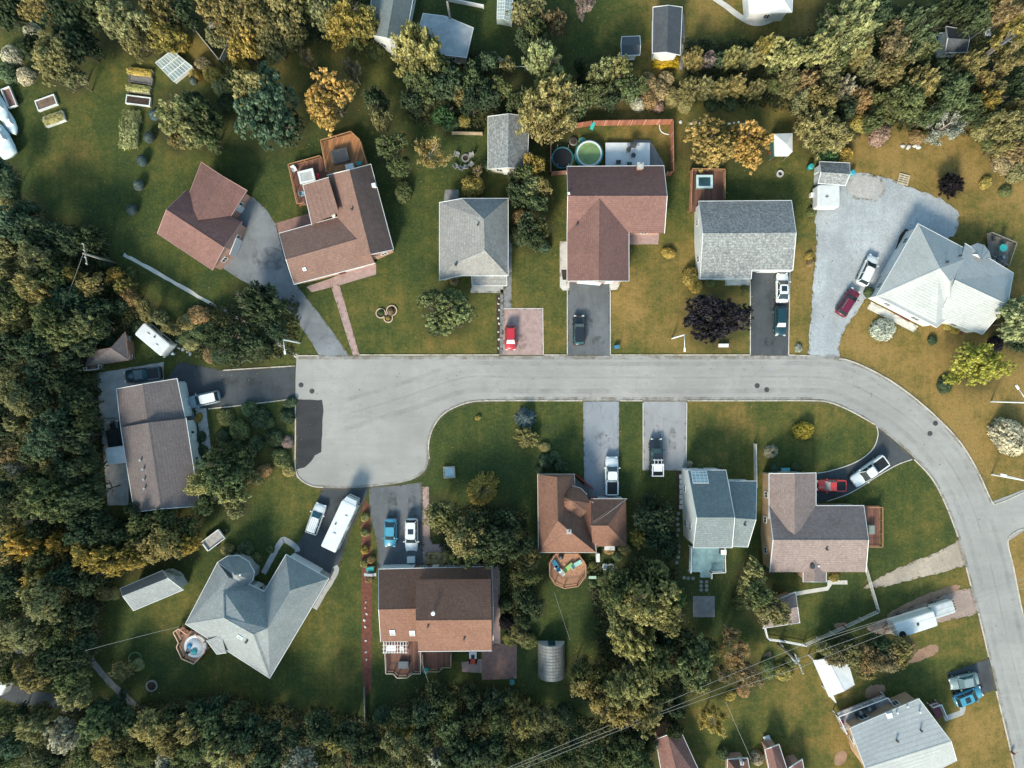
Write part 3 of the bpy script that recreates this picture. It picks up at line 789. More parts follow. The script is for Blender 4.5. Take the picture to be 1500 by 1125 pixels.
E = House('house', 'large house with a very pale hipped roof beside the gravel turnaround', 'house', [
    ([(1345,328,3.2), (1284,434,3.2), (1372,479,3.2), (1392,463,3.2), (1430,373,3.2), (1377,393,6.0), (1392,412,5.8)],
     [(0, 5, 1), (1, 5, 6, 3, 2), (0, 4, 6, 5), (4, 3, 6)], {}),
    gable((1414,357,3.2), (1484,400,3.2), (1439,489,3.2), (1375,464,3.2), (1399,410,5.6), (1476,446,5.6)),
    ([(1420,372,3.3), (1422,360,3.1), (1432,356,3.1), (1442,359,3.1), (1449,368,3.1), (1452,378,3.1), (1438,380,4.4)], [(0,1,6),(1,2,6),(2,3,6),(3,4,6),(4,5,6),(0,6,5)], {})], SH_PALE, SD_WHITE, over=.3)
E.vent(1405,375); E.vent(1386,384); E.door(1356,470, M('white_door', (.6,.6,.58), .4)); E.garage(1308,390,4.5)
E.deck([(1446,341),(1484,357),(1472,392),(1448,377)], .5, GREYWOOD, GREYWOOD and M('grey_rail', (.2,.18,.17), .7), gaps=(3,))

F = House('house', 'long mauve grey roofed house at the edge of the wood behind the dark drive', 'house', [
    gable((171,570,3.0), (177,626,3.0), (271,613,3.0), (259,555,3.0), (209,563,4.6), (217,620,4.6)),
    gable((177,626,3.5), (197,750,3.5), (292,741,3.5), (272,613,3.5), (217,619,5.3), (236,745,5.3))], SH_MAUVE, SD_WHITE, over=.3)
for q in ((211,687),(212,702),(213,715),(207,674)): F.vent(*q, .12, .35, GREYMETAL)
F.garage(268,585,4.6); F.door(283,640, WHITE)

T = House('house', 'blue grey hip roofed house with an octagonal turret beside the motorhome', 'house', [
    ([(319,824,3), (272,914,3), (395,993,3), (481,848,3), (419,813,3), (387,867,3), (364,856,3), (335,846,6.0), (328,905,6.9), (371,929,7.7), (392,920,7.4), (425,865,6.5), (327,866,6.0)],
     [(0, 1, 8, 12, 7), (1, 2, 9, 8), (2, 3, 11, 10, 9), (3, 4, 11), (4, 5, 10, 11), (5, 6, 12, 8, 9, 10), (6, 0, 7, 12)], {}),
    ([(319,824,3.1), (333,815,3.1), (349,814,3.1), (364,823,3.1), (372,838,3.1), (370,850,3.1), (360,860,3.1), (335,864,3.4), (344,841,6.0)], [(i, (i + 1) % 8, 8) for i in range(8)], {'over': .25}),
    ([(303,938,3.35), (324,930,4.6), (331,956,3.5), (318,958,3.15)], [(0, 1, 2), (0, 2, 3)], {})], SH_BLUE, SD_GREY)
T.vent(362,939,.14,.4); T.skylight(352,933,.8,.8); T.boxvent(352,842,.3,OFFWHITE); T.garage(450,826,4.8); T.door(378,864, M('white_door', (.6,.6,.58), .4))
T.deck([(257,923),(266,917),(277,925),(290,925),(303,938),(304,952),(288,970),(270,962),(262,945),(265,938)], 1.0, M('pale_deck', (.4,.22,.15), .8, .2, 3), M('white_red_rail', (.6,.38,.28), .6), gaps=(2,))

K = House('house', 'two level brown roofed house with skylights and red decks behind it', 'house', [
    gable((555,834,3.2), (720,830,3.2), (722,938,3.2), (558,940,3.2), (555,893,6.0), (722,889,6.0)),
    gable((609,849,5.6), (719,848,5.6), (720,953,5.2), (613,954,5.2), (609,909,8.2), (720,908,8.2))], SH_BROWN, SD_BROWN, over=.3)
K.skylight(575,926,.75,1.0); K.skylight(604,927,.75,1.0); K.vent(635,897,.2,.5,OFFWHITE); K.vent(627,917); K.vent(680,935); K.garage(585,831,4.8); K.door(640,831, M('white_door', (.6,.6,.58), .4))
K.deck([(564,938),(618,938),(618,984),(606,984),(597,990),(583,990),(577,984),(566,984)], .7, REDWOOD, M('pale_rail', (.42,.34,.28), .7), gaps=(0,))
K.deck([(619,955),(662,955),(662,975),(650,975),(644,981),(620,981)], .5, REDWOOD, M('tan_rail', (.3,.24,.17), .7), gaps=(0,))
# glazed lean-to
c = MB()
for i in range(9):
    x = 562 + i * 4.1; a, b = W(x, 938, 2.75), W(x, 957, 2.45); c.bar(a, b, .07, .08)
for k in range(4):
    a, b = W(560, 940 + k * 5.4, 2.7 - k * .09), W(597, 940 + k * 5.4, 2.7 - k * .09); c.bar(a - Vector((0,0,.085)), b - Vector((0,0,.085)), .07, .08)
for x, y in ((562,957),(595,957)):
    p = W(x, y, 2.4); c.box((p.x, p.y, 1.2), (.1, .1, 2.36))
c.build('pergola', WHITE, K.root)

L = House('house', 'brown hip roofed house with a small conical turret and an octagonal deck behind', 'house', [
    ([(788,695,3.2), (841,695,3.2), (842,714,3.2), (868,735,3.2), (873,809,3.2), (789,809,3.2), (816,699,6.0), (817,763,6.6), (833,777,6.8)],
     [(0, 6, 7, 8, 5), (0, 1, 6), (1, 2, 3, 4, 8, 7, 6), (4, 5, 8)], {}),
    hipped((866,731,2.9), (917,731,2.9), (918,799,2.9), (868,801,2.9), (866,770,5.0), (891,770,5.0)),
    ([(838 + 25 * math.cos(R(i * 30)), 737 + 25 * math.sin(R(i * 30)), 3.9) for i in range(12)] + [(837,733,6.6)], [(i, (i + 1) % 12, 12) for i in range(12)], {'base': 3.0, 'over': .2})], SH_BROWN, SD_BROWN, over=.3, trim=M('cream_trim', (.55,.5,.45), .5, .1))
L.chimney(833,778,.5,.4, GREYMETAL); L.garage(892,731,3.6); L.door(866,722, REDLENS)
L.deck([(812,811),(848,811),(858,825),(858,842),(846,857),(826,860),(812,854),(804,842),(804,822)], .8, M('salmon_deck', (.38,.2,.12), .8, .25, 2.5), M('salmon_rail', (.42,.24,.15), .7), gaps=(0,))
mb = MB()
for (x0, y0), (x1, y1) in (((842,694),(868,715)),):
    a, b = W(x0, y0, 0), W(x1, y1, 0); mb.bar(a, b, .12, 1.1)
mb.build('red_screen', M('red_paint', (.3,.015,.02), .5), L.root)

N = House('house', 'tall white gabled house with a slate saltbox roof and a big gridded rooflight', 'house', [
    gable((1008,689,4.6), (1063,689,4.6), (1072,802,6.4), (1016,802,6.4), (1021,758,8.6), (1076,758,8.6), over=.2),
    gable((1068,705,4.0), (1108,705,4.0), (1095,801,5.4), (1070,800,5.4), (1075,759,7.4), (1107,761,7.4), over=.25)], SH_TEAL, SD_WHITE)
N.skylight(1025,699,2.2,1.9, WHITE, PANEGLASS, 'rooflight', 4); N.vent(1090,768,.12,.4); N.door(1050,689, WHITE)
N.deck([(1010,800),(1060,800),(1061,837),(1041,838),(1041,846),(1026,846),(1026,838),(1009,838)], .9, M('teal_deck', (.16,.27,.29), .6, .35, .9), WHITE, gaps=(0,4,5,6))

P = House('house', 'rosy grey L shaped roofed house at the end of the curved dark drive', 'house', [
    gable((1127,741,3.3), (1265,741,3.3), (1268,838,3.3), (1128,838,3.3), (1133,791,5.6), (1272,791,5.6), over=.25),
    gable((1127,760,3.3), (1127,694,3.3), (1195,693,3.3), (1195,760,3.3), (1164,783,5.55), (1164,694,5.4), over=.25),
    gable((1177,835,3.0), (1177,852,2.9), (1210,852,2.9), (1210,835,3.0), (1193,822,4.2), (1193,852,4.0), over=.2)], SH_MAUVE2, SD_TAN)
P.vent(1210,804); P.vent(1189,829,.25,.25,DARKMETAL); P.boxvent(1199,829,.3); P.garage(1195,717,3.0, BROWNTRIM); P.door(1193,851, WHITE)
P.deck([(1266,741),(1289,741),(1289,800),(1268,800)], .8, REDWOOD, M('tan_wood_rail', (.34,.18,.1), .7), gaps=(3,))

Q = House('house', 'pale sheet roofed house with a long side deck near the two parked cars', 'house', [
    gable((1246,1067,3.2), (1346,1024,3.2), (1401,1114,3.2), (1296,1165,3.2), (1268,1125,4.6), (1393,1086,4.6)) ], SH_PALE, SD_TAN, over=.3)
Q.boxvent(1303,1048,.9,WHITE,.25,'roof_hatch'); Q.vent(1348,1069); Q.vent(1313,1084); Q.vent(1313,1043,.1,.3,OFFWHITE); Q.vent(1328,1034,.1,.3,OFFWHITE); Q.vent(1346,1042,.1,.3,OFFWHITE)
Q.deck([(1223,1045),(1296,1017),(1304,1028),(1305,1040),(1246,1066),(1236,1072)], 1.0, M('stone_grey_deck', (.3,.28,.28), .8, .25, 1), WHITE, gaps=(3,4))
Q.deck([(1360,1032),(1374,1027),(1383,1048),(1374,1054)], .7, M('maroon_mat', (.14,.05,.06), .8), WHITE, gaps=(2,3))
Q.deck([(1238,1074),(1246,1068),(1290,1150),(1278,1150)], .6, WOOD, M('pale_tan_rail', (.45,.36,.26), .7), gaps=(0,1))

# ------------------------------------------------------------------ outbuildings
shed('shed', 'dark grey shingled shed with a vertical ridge between the two middle back gardens', 'shed', ((715,171),(715,247),(772,246),(775,171)), 2.6, ((745,167),(744,245)), 4.4, SH_GREY, SD_CREAM, (744,250))
Z = House('barn', 'blue grey gabled barn cut off by the top edge of the photo', 'barn', [gable((547,-45,3.4),(541,50,3.4),(593,60,3.4),(612,-40,3.4),(584,-45,6.0),(567,55,6.0))], SH_TEAL, SD_WHITE)
Z = House('barn', 'low barn with a weathered pale sheet roof behind the tall olive tree', 'barn', [gable((620,20,3.0),(606,70,3.0),(683,84,3.0),(693,41,3.0),(652,24,3.5),(642,79,3.5))], METALROOF, SD_GREY)
shed('shed', 'little dark roofed shed with white end walls beside the longer white ended shed', 'shed', ((911,54),(937,53),(937,80),(911,81)), 2.3, ((910,66),(938,66)), 3.0, SH_DARK, SD_WHITE)
shed('shed', 'long charcoal gabled shed with a white end above the yellow flower bed', 'shed', ((957,11),(956,77),(996,80),(999,11)), 2.8, ((979,8),(977,76)), 4.5, SH_DARK, SD_WHITE, (977,84))
Z = House('house', 'white roofed house at the end of the curved concrete path', 'house', [hipped((1092,-50,3.2),(1163,-50,3.2),(1160,17,3.2),(1098,19,3.2),(1120,-15,4.8),(1138,-15,4.8))], WHITEROOF, SD_WHITE)
X = shed('shed', 'navy roofed shed with a white side wall and a little deck in the wood', 'shed', ((1386,39),(1417,44),(1416,76),(1385,77)), 2.6, ((1389,56),(1420,58)), 3.9, SH_DARK, SD_WHITE, (1380,60))
X.deck([(1362,53),(1378,52),(1378,66),(1366,66)], .4, GREYWOOD, WHITE, gaps=(1,))
shed('shed', 'grey roofed shed with a white end beside the gravel turnaround', 'shed', ((1201,237),(1244,239),(1238,271),(1199,268)), 2.3, ((1203,252),(1245,255)), 3.2, SH_GREY, SD_WHITE, (1196,252))
Z = House('hut', 'hut with a mauve cross gabled roof and a white railed porch beside the caravan', 'hut', [
    ([(126,536,2.4),(133,515,2.7),(163,510,3.8),(183,488,2.6),(188,527,2.4)], [(0,1,2),(0,2,4),(2,3,4)], {})], SH_MAUVE, SD_BROWN, windows=False, trim=BROWNTRIM)
Z.deck([(184,489),(191,492),(196,525),(189,528)], .5, GREYWOOD, OFFWHITE, gaps=(3,)); Z.deck([(127,538),(150,534),(151,541),(128,544)], .4, GREYWOOD, OFFWHITE, gaps=(0,))
Y = shed('shed', 'low shed with a pale grey gabled roof on the lawn below the gold hedge', 'shed', ((177,862),(238,836),(268,864),(196,894)), 2.8, ((180,873),(245,847)), 4.4, SH_BLUE, SD_WHITE, None)
Y.panel('front_window', *Y.on_wall(258,845)[:2], 2.4, 1.5, .7, WHITE, PANEGLASS)
Z = House('cottage', 'pink gabled roof at the bottom edge below the power lines', 'cottage', [gable((961,1083,2.8),(975,1165,2.8),(1040,1165,2.8),(996,1069,2.8),(978,1077,4.6),(1000,1165,4.6))], SH_PINK, SD_PINK)
shed('shed', 'small pink roofed shed half hidden under a tree inside the white fence', 'shed', ((1137,880),(1165,868),(1171,912),(1118,920)), 2.4, ((1132,896),(1168,889)), 3.4, SH_MAUVE2, SD_TAN)
Z = House('hut', 'narrow pink gabled hut with a white step at the bottom edge', 'hut', [gable((1121,1098,2.4),(1132,1150,2.4),(1160,1150,2.4),(1141,1091,2.4),(1131,1095,3.4),(1144,1150,3.4))], SH_PINK, SD_PINK)
Z.deck([(1118,1080),(1127,1077),(1133,1092),(1124,1095)], .4, WHITE, None)
Z = House('hut', 'red brown roofed hut with a white chimney at the bottom edge', 'hut', [hipped((1066,1113,2.4),(1095,1111,2.4),(1103,1160,2.4),(1066,1160,2.4),(1080,1130,3.6),(1082,1140,3.6))], SH_BROWN, SD_PINK)
Z.chimney(1085,1115,.4,.5, WHITE)
Z = House('hut', 'pink flat roofed hut with white trim at the bottom edge beside the narrow hut', 'hut', [gable((1150,1130,2.4),(1150,1170,2.4),(1185,1170,2.4),(1175,1113,2.4),(1163,1121,3.0),(1168,1170,3.0))], SH_PINK, SD_PINK)
Z = House('carport', 'pale flat roofed carport beneath the end of the tall hedge', 'carport', [gable((1192,968,2.6),(1215,1020,2.6),(1251,1003,2.6),(1240,965,2.6),(1212,966,2.9),(1236,1012,2.9),open=True)], WHITEROOF, OFFWHITE, windows=False)
MB().bar(W(1192,968,0), W(1214,1019,0), .1, 2.3).build('side_panel', WHITE, Z.root)
# barrel roofed shed
t = thing('shed', 'barrel roofed shed of grey corrugated sheet on the dark lawn', 'shed', W(808,965))
mb = MB(); pr = []
N0 = 14; x0, x1 = W(788,0,1.0).x, W(828,0,1.0).x; y0, y1 = W(0,942,1).y, W(0,992,1).y; cx = (x0 + x1) / 2; rx = (x1 - x0) / 2
arc = [(cx - rx * math.cos(math.pi * i / N0), 2.5 * math.sin(math.pi * i / N0) ** .8) for i in range(N0 + 1)]
nr = 11
for k in range(nr):
    ya = y0 + (y1 - y0) * k / nr; yb = y0 + (y1 - y0) * (k + 1) / nr - .03
    for i in range(N0):
        (xa, za), (xb, zb) = arc[i], arc[i + 1]
        mb.add([(xa, ya, za), (xb, ya, zb), (xb, yb, zb + .0), (xa, yb, za)], [[0, 1, 2, 3]])
        if k: mb.add([(xa, ya, za), (xb, ya, zb), (xb, ya + .03, zb + .03), (xa, ya + .03, za + .03)], [[0, 1, 2, 3]])
mb.build('roof', CORR, t, recalc=False)
mb = MB(); 
for y in (y0 - .05, y1 + .05): mb.add([(x, y, max(0, z - .04)) for x, z in arc], [list(range(N0 + 1))])
e = mb.build('end_wall', OFFWHITE, t)
MB().box((cx, y0 + .08, 1.0), (1.0, .08, 2.0)).build('door', TEALGLASS, e)
# small greenhouse at the top edge
t = thing('greenhouse', 'narrow glazed greenhouse with white bars at the top edge', 'greenhouse', W(741,14))
fr = MB(); gl = MB(); e = [W(729,-12,1.6), W(728,27,1.6), W(749,31,1.6), W(752,-12,1.6)]; r = [W(741,-13,2.5), W(738,28,2.5)]
gl.add([(p.x, p.y, .05) for p in e] + [tuple(p) for p in e] + [tuple(p) for p in r], [(0,1,5,4),(1,2,6,9,5),(2,3,7,6),(3,0,4,8,7),(4,5,9,8),(7,6,9,8)])
gl.build('glazing', PANEGLASS, t)
for i in range(9):
    k = i / 8; a = e[0].lerp(e[1], k); b = e[3].lerp(e[2], k); c = r[0].lerp(r[1], k)
    for p, q in ((a, c), (b, c)): fr.tube(p + Vector((0,0,.02)), q + Vector((0,0,.02)), .045, n=4)
    for p in (a, b): fr.tube((p.x, p.y, 0), p, .04, n=4)
for p, q in ((e[0], e[1]), (e[3], e[2]), (r[0], r[1])): fr.tube(p, q, .06, n=4)
for k in (.35, .7):
    for s_ in (0, 3): fr.tube(e[s_].lerp(r[0], k) + Vector((0,0,.03)), e[s_ + (1 if s_ == 0 else -1)].lerp(r[1], k) + Vector((0,0,.03)), .03, n=4)
fr.build('frame', WHITE, t)
# ------------------------------------------------------------------ vehicles (built at the origin, nose to +x)
KINDS = {  # L, W, belt stations, cabin (rear base, rear top, front top, front base), roof height, belt height
    'sedan': dict(L=4.6, W=1.82, cab=(-1.75, -1.05, .45, 1.15), roof=1.44, belt=.95),
    'hatch': dict(L=4.3, W=1.78, cab=(-2.02, -1.7, .35, 1.15), roof=1.5, belt=.97),
    'wagon': dict(L=4.75, W=1.82, cab=(-2.25, -1.95, .35, 1.1), roof=1.5, belt=.97),
    'suv': dict(L=4.7, W=1.9, cab=(-2.2, -1.95, .5, 1.15), roof=1.75, belt=1.08),
    'pickup': dict(L=5.6, W=1.95, cab=(-.75, -.5, .75, 1.4), roof=1.8, belt=1.12),
}
def car(name, label, px, py, head, kind, body, L=None, cat='car', bed=None, glassm=None, roofm=None, rack=False, group=None, Wd=None, sunroof=False, screen=False, rails=False, stripe=None):
    k = KINDS[kind]; l0 = k['L']; s = (L or l0) / l0; ws = (Wd or k['W']) / k['W']
    c = W(px, py, .7); t = thing(name, label, cat, (c.x, c.y, .03), R(head), group)
    gm = glassm or CARGLASS; hl = l0 / 2 * s; hw = k['W'] / 2 * ws; bh = k['belt']
    def X(x): return x * s
    # lower body
    st = [(-1, .70, .55, .80), (-.985, .86, .42, .93), (-.94, .95, .36, 1.0), (-.8, .99, .3, 1.02), (-.4, 1, .26, 1.03), (.1, 1, .26, 1.02), (.45, 1, .27, .98), (.7, .985, .3, .91), (.88, .95, .34, .83), (.96, .86, .38, .74), (1, .66, .5, .62)]
    if kind in ('sedan',): st = [(a, b, c_, d * (.94 if a < -.75 else 1)) for a, b, c_, d in st]
    mb = MB(); n = 9; vs = []
    for x, w, zb, zt in st:
        w *= hw; zt *= bh
        vs += [(x * hl, -w * .9, zb), (x * hl, -w, zb + .12), (x * hl, -w, zt * .78), (x * hl, -w * .9, zt * .97), (x * hl, 0, zt + .035), (x * hl, w * .9, zt * .97), (x * hl, w, zt * .78), (x * hl, w, zb + .12), (x * hl, w * .9, zb)]
    fs = []
    for i in range(len(st) - 1):
        fs += [[i * n + j, i * n + (j + 1) % n, (i + 1) * n + (j + 1) % n, (i + 1) * n + j] for j in range(n)]
    fs += [list(range(n)), list(range((len(st) - 1) * n, len(st) * n))[::-1]]
    mb.add(vs, fs); mb.build('body', body, t, True, True)
    # glasshouse and roof
    r0, r1, f1, f0 = [X(v) for v in k['cab']]; zr = k['roof']; wb, wt = hw * .88, hw * .70
    g = MB(); g.hexa([(r0, -wb, bh - .03), (f0, -wb * .96, bh - .05), (f0, wb * .96, bh - .05), (r0, wb, bh - .03)], [(r1, -wt, zr - .05), (f1, -wt, zr - .05), (f1, wt, zr - .05), (r1, wt, zr - .05)])
    g.build('windows', gm, t, False, True)
    rf = MB(); m1, m2 = r1 + .03, f1 - .02
    pts = [(m1, -wt * .86), (m1 + .15, -wt * 1.0), (m2 - .25, -wt * 1.0), (m2, -wt * .86), (m2 + .03, 0), (m2, wt * .86), (m2 - .25, wt * 1.0), (m1 + .15, wt), (m1, wt * .86)]
    rf.hexa([(x, y * 1.03, zr - .055) for x, y in pts], [(x, y * .93, zr + .01) for x, y in pts])
    ro = rf.build('roof', roofm or body, t, False, True)
    pl = MB()
    for sy in (-1, 1):
        pl.tube((f0 - .02, sy * wb * .955, bh - .03), (f1, sy * wt * 1.0, zr - .03), .05, .04, 5)
        pl.tube((r0 + .02, sy * wb * .99, bh - .03), (r1, sy * wt * 1.0, zr - .03), .07, .05, 5)
        xm = (r1 + f1) / 2; pl.tube((xm, sy * wb * 1.0, bh - .03), (xm, sy * wt * 1.01, zr - .03), .05, .04, 5)
    pl.build('pillars', body, t, False, True)
    if screen:
        n_ = Vector((zr - bh, 0, f0 - f1)).normalized() * .02; q = MB()
        lo_, hi_ = Vector((f0, 0, bh - .03)), Vector((f1, 0, zr - .07)); a_, b_ = lo_.lerp(hi_, .12), lo_.lerp(hi_, .92)
        qq = [a_ + Vector((0, -wb * .84, 0)), a_ + Vector((0, wb * .84, 0)), b_ + Vector((0, wt * .86, 0)), b_ + Vector((0, -wt * .86, 0))]
        q.hexa([v - n_ for v in qq], [v + n_ for v in qq]); q.build('windscreen', SCREEN_GLARE, t, False, True)  # pale opaque plate over the glass: the windscreen's bright reflection painted in
    if sunroof: MB().box(((r1 + f1) / 2 + .1, 0, zr + .02), (.75, .8, .03)).build('sunroof', gm, ro, local=True)
    if rails:
        q = MB()
        for sy in (-1, 1): q.tube((m1 + .2, sy * wt * .86, zr + .06), (m2 - .2, sy * wt * .86, zr + .06), .03, n=5)
        q.build('roof_rail', GREYMETAL, ro, local=True)
    if stripe:
        q = MB()
        for sy in (-.45, 0, .45): q.box(((r1 + f1) / 2, sy * wt, zr + .025), (f1 - r1 - .5, .06, .03))
        q.build('roof_rib', stripe, ro, local=True)
    if kind == 'pickup':
        x0, x1 = -hl * .955, X(-.85)
        b = MB(); b.box(((x0 + x1) / 2, 0, bh + .03), (x1 - x0, hw * 1.5, .08)); bo = b.build('bed', bed or BLACK, t, False, True)
        b = MB()
        for sy in (-1, 1): b.box(((x0 + x1) / 2, sy * hw * .855, bh + .05), (x1 - x0, hw * .19, .16))
        b.box((x0 - .0, 0, bh + .05), (.13, hw * 1.5, .16)); b.build('bed_rail', body, t, False, True)
        if rack:
            q = MB(); zt = zr + .15
            for x in (x0 + .1, x0 + .9, x1 - .1):
                for sy in (-1, 1): q.box((x, sy * hw * .8, (bh + zt) / 2 + .05), (.09, .09, zt - bh))
            for sy in (-1, 1): q.box(((x0 + x1) / 2, sy * hw * .8, zt + .05), (x1 - x0, .13, .1))
            q.box((x0 + .1, 0, zt + .13), (.12, hw * 1.7, .07)); q.box((x1 - .1, 0, zt + .13), (.3, hw * 1.7, .07))
            for i in range(3): q.box((x1 - .1 + .45, (i - 1) * .5, zt + .13), (.8, .07, .07))
            q.box((x1 + .6, 0, zt + .13), (.08, hw * 1.5, .07)); q.box(((x0 + x1) / 2 + .3, 0, zt + .07), (.9, hw * 1.3, .05)); q.build('rack', WHITE, t, False, True)
    # wheels, lamps, mirrors, bumpers
    wr = .34 if kind not in ('pickup', 'suv') else .38
    for sx in (-.6, .62):
        for sy in (-1, 1):
            w = MB(); w.tube((sx * hl, sy * (hw - .2), wr - .03), (sx * hl, sy * (hw + .015), wr - .03), wr, n=14); wo = w.build('wheel', RUBBER, t, False, True)
            w = MB(); w.tube((sx * hl, sy * (hw + .01), wr - .03), (sx * hl, sy * (hw + .03), wr - .03), wr * .62, n=10); w.build('rim', GREYMETAL, wo, local=True)
    for sy in (-1, 1):
        MB().box((hl * .955, sy * hw * .62, bh * .68), (.22, .38, .13), -sy * .35).build('headlight', CLEARLENS, t, False, True)
        MB().box((-hl * .972, sy * hw * .66, bh * .8), (.12, .3, .16), sy * .25).build('taillight', REDLENS, t, False, True)
        MB().box((f0 - .22, sy * (hw + .09), bh + .06), (.16, .2, .13)).build('wing_mirror', body, t, False, True)
    MB().box((hl * .985, 0, bh * .5), (.08, hw * 1.0, .16)).build('grille', BLACK, t, False, True)
    MB().box((-hl * .985, 0, bh * .5), (.1, hw * 1.5, .16)).build('bumper', BLACK if kind == 'pickup' else body, t, False, True)
    MB().box((hl * .46, 0, bh * 1.0 + .02), (.1, hw * 1.3, .02)).build('wiper_cowl', BLACK, t, False, True)
    return t
SCREEN_GLARE = M('windscreen_glare', (.5, .56, .56), .4, .15, 3); P_WHITE = paint('white_paint', (.62, .64, .64)); P_RED = paint('red_paint_car', (.42, .02, .03)); P_BLACK = paint('black_paint', (.012, .015, .018)); P_TEAL = paint('teal_paint', (.006, .034, .045))
P_MAROON = paint('maroon_paint', (.13, .008, .028)); P_NAVY = paint('navy_paint', (.015, .035, .05)); P_SILVER = paint('silver_paint', (.2, .26, .265)); P_BLUE = paint('blue_paint', (.05, .25, .36))
P_SCARLET = paint('scarlet_paint', (.45, .035, .03)); P_PALEBLUE = paint('pale_blue_paint', (.2, .29, .33))
car('car', 'small red car parked on the pink paved pad', 748, 495, -90, 'hatch', P_RED, 3.5, Wd=1.65, screen=True)
car('car', 'black car parked alone on the grey drive of the pool house', 848, 484, 90, 'suv', P_BLACK, 4.3, glassm=TEALGLASS, Wd=1.75)
car('car', 'white saloon with a dark sunroof at the top of the dark asphalt drive', 1146, 422, 90, 'sedan', P_WHITE, 4.3, sunroof=True)
car('car', 'dark teal car below the white saloon on the dark asphalt drive', 1143, 470, -90, 'wagon', P_TEAL, 4.3, glassm=CARGLASS, Wd=1.72, screen=True)
car('car', 'white hatchback parked on the gravel turnaround', 1271, 396, 65, 'hatch', P_WHITE, 4.6)
car('car', 'dark red hatchback on the gravel just below the white one', 1242, 443, 57, 'hatch', P_MAROON, 4.3, rails=True)
car('pickup_truck', 'dark blue pickup truck half hidden behind the long mauve roofed house', 210, 549, 187, 'pickup', P_NAVY, 5.4, 'truck', glassm=TEALGLASS, bed=BLACK)
car('car', 'pale blue estate car with a white roof in front of the long mauve roofed house', 299, 585, 193, 'wagon', P_PALEBLUE, 4.7, roofm=P_WHITE, glassm=CARGLASS)
car('car', 'black car tucked between the wood and the long mauve roofed house', 169, 638, 100, 'suv', P_BLACK, 4.2)
car('car', 'white estate car with a ribbed roof beside the motorhome', 463, 760, 70, 'wagon', P_WHITE, 4.6, rails=True, stripe=GREYMETAL, glassm=TEALGLASS)
car('car', 'bright blue car on the shared asphalt drive', 572, 780, -91, 'sedan', P_BLUE, 4.1, glassm=CARGLASS)
car('car', 'white off roader beside the bright blue car', 603, 783, -90, 'suv', P_WHITE, 4.7, sunroof=True)
car('pickup_truck', 'white pickup truck with a black bed cover on the grey drive', 896, 697, 90, 'pickup', P_WHITE, 5.6, 'truck', glassm=TEALGLASS)
car('pickup_truck', 'black pickup truck carrying a white rack on the pale concrete drive', 961, 670, 90, 'pickup', P_BLACK, 5.5, 'truck', glassm=TEALGLASS, rack=True)
car('pickup_truck', 'white pickup truck on the curved dark drive with its tailgate towards the street', 1273, 690, 216, 'pickup', P_WHITE, 5.8, 'truck', bed=BLACK)
car('car', 'small red open car at the foot of the curved dark drive', 1217, 711, 180, 'pickup', P_SCARLET, 4.1, bed=BLACK, glassm=glass('bright_glass', (.3, .33, .33)), Wd=1.75)
car('car', 'silver car on the short dark drive beside the light blue car', 1412, 998, 193, 'sedan', P_SILVER, 4.2, glassm=TEALGLASS)
car('car', 'light blue car below the silver car at the end of the concrete path', 1418, 1020, 22, 'hatch', P_BLUE, 4.2, sunroof=True)

def boxvan(name, label, cat, px, py, head, L, Wd, Ht, z0=.55, taper=.04, nose=0., extras=True, mat=None, roofmat=None):
    """caravan, trailer or motorhome: rounded body, roof panel, windows, wheels"""
    c = W(px, py, Ht); t = thing(name, label, cat, (c.x, c.y, .03), R(head))
    hl, hw = L / 2, Wd / 2; r = .25
    plan = []
    for sx, sy in ((1, 1), (-1, 1), (-1, -1), (1, -1)):
        for i in range(4):
            a = math.atan2(sy, sx) + (i - 1.5) / 3 * math.pi / 2 * .98
            plan.append((sx * (hl - r) + r * math.cos(a), sy * (hw - r) + r * math.sin(a)))
    plan.sort(key=lambda p: math.atan2(p[1] / hw, p[0] / hl))
    b = MB(); b.hexa([(x, y, z0) for x, y in plan], [(x, y, Ht - .25) for x, y in plan]); b.hexa([(x, y, Ht - .25) for x, y in plan], [(x * .97, y * .94, Ht) for x, y in plan])
    b.build('body', mat or P_WHITE, t, False, True)
    b = MB(); b.hexa([(x * .93, y * .88, Ht) for x, y in plan], [(x * .92, y * .86, Ht + .03) for x, y in plan])
    ro = b.build('roof', roofmat or WHITEROOF, t, False, True)
    for x in ((-.15 * L,) if L < 7 else (-.25 * L, .3 * L)):
        for sy in (-1, 1):
            w = MB(); w.tube((x, sy * (hw - .22), .33), (x, sy * (hw + .01), .33), .35, n=14); wo = w.build('wheel', RUBBER, t, False, True)
            w = MB(); w.tube((x, sy * (hw + .005), .33), (x, sy * (hw + .025), .33), .2, n=10); w.build('rim', GREYMETAL, wo, local=True)
    if extras:
        for x, w_ in ((-.25, 1.0), (.2, 1.2)):
            for sy in (-1, 1): MB().box((x * L, sy * (hw + .012), Ht * .62), (w_, .05, .6)).build('window', WINGLASS, t, False, True)
        MB().box((-.18 * L, .1, Ht + .09), (.5, .5, .14), 0, 0, .85).build('roof_hatch', OFFWHITE, ro, local=True)
        MB().box((.22 * L, -.15 * Wd, Ht + .09), (.45, .45, .14), 0, 0, .85).build('roof_hatch', OFFWHITE, ro, local=True)
        MB().lathe((.02 * L, .22 * Wd, Ht + .03), [(.12, 0), (.12, .16), (.02, .2)], 10).build('roof_vent', DARKMETAL, ro, local=True)
        MB().box((.0, -hw - .012, Ht * .5), (.65, .05, 1.6)).build('door', OFFWHITE, t, False, True)
    return t
v = boxvan('caravan', 'white caravan standing angled beside the railed hut', 'caravan', 223, 497, -40, 4.9, 2.25, 2.5)
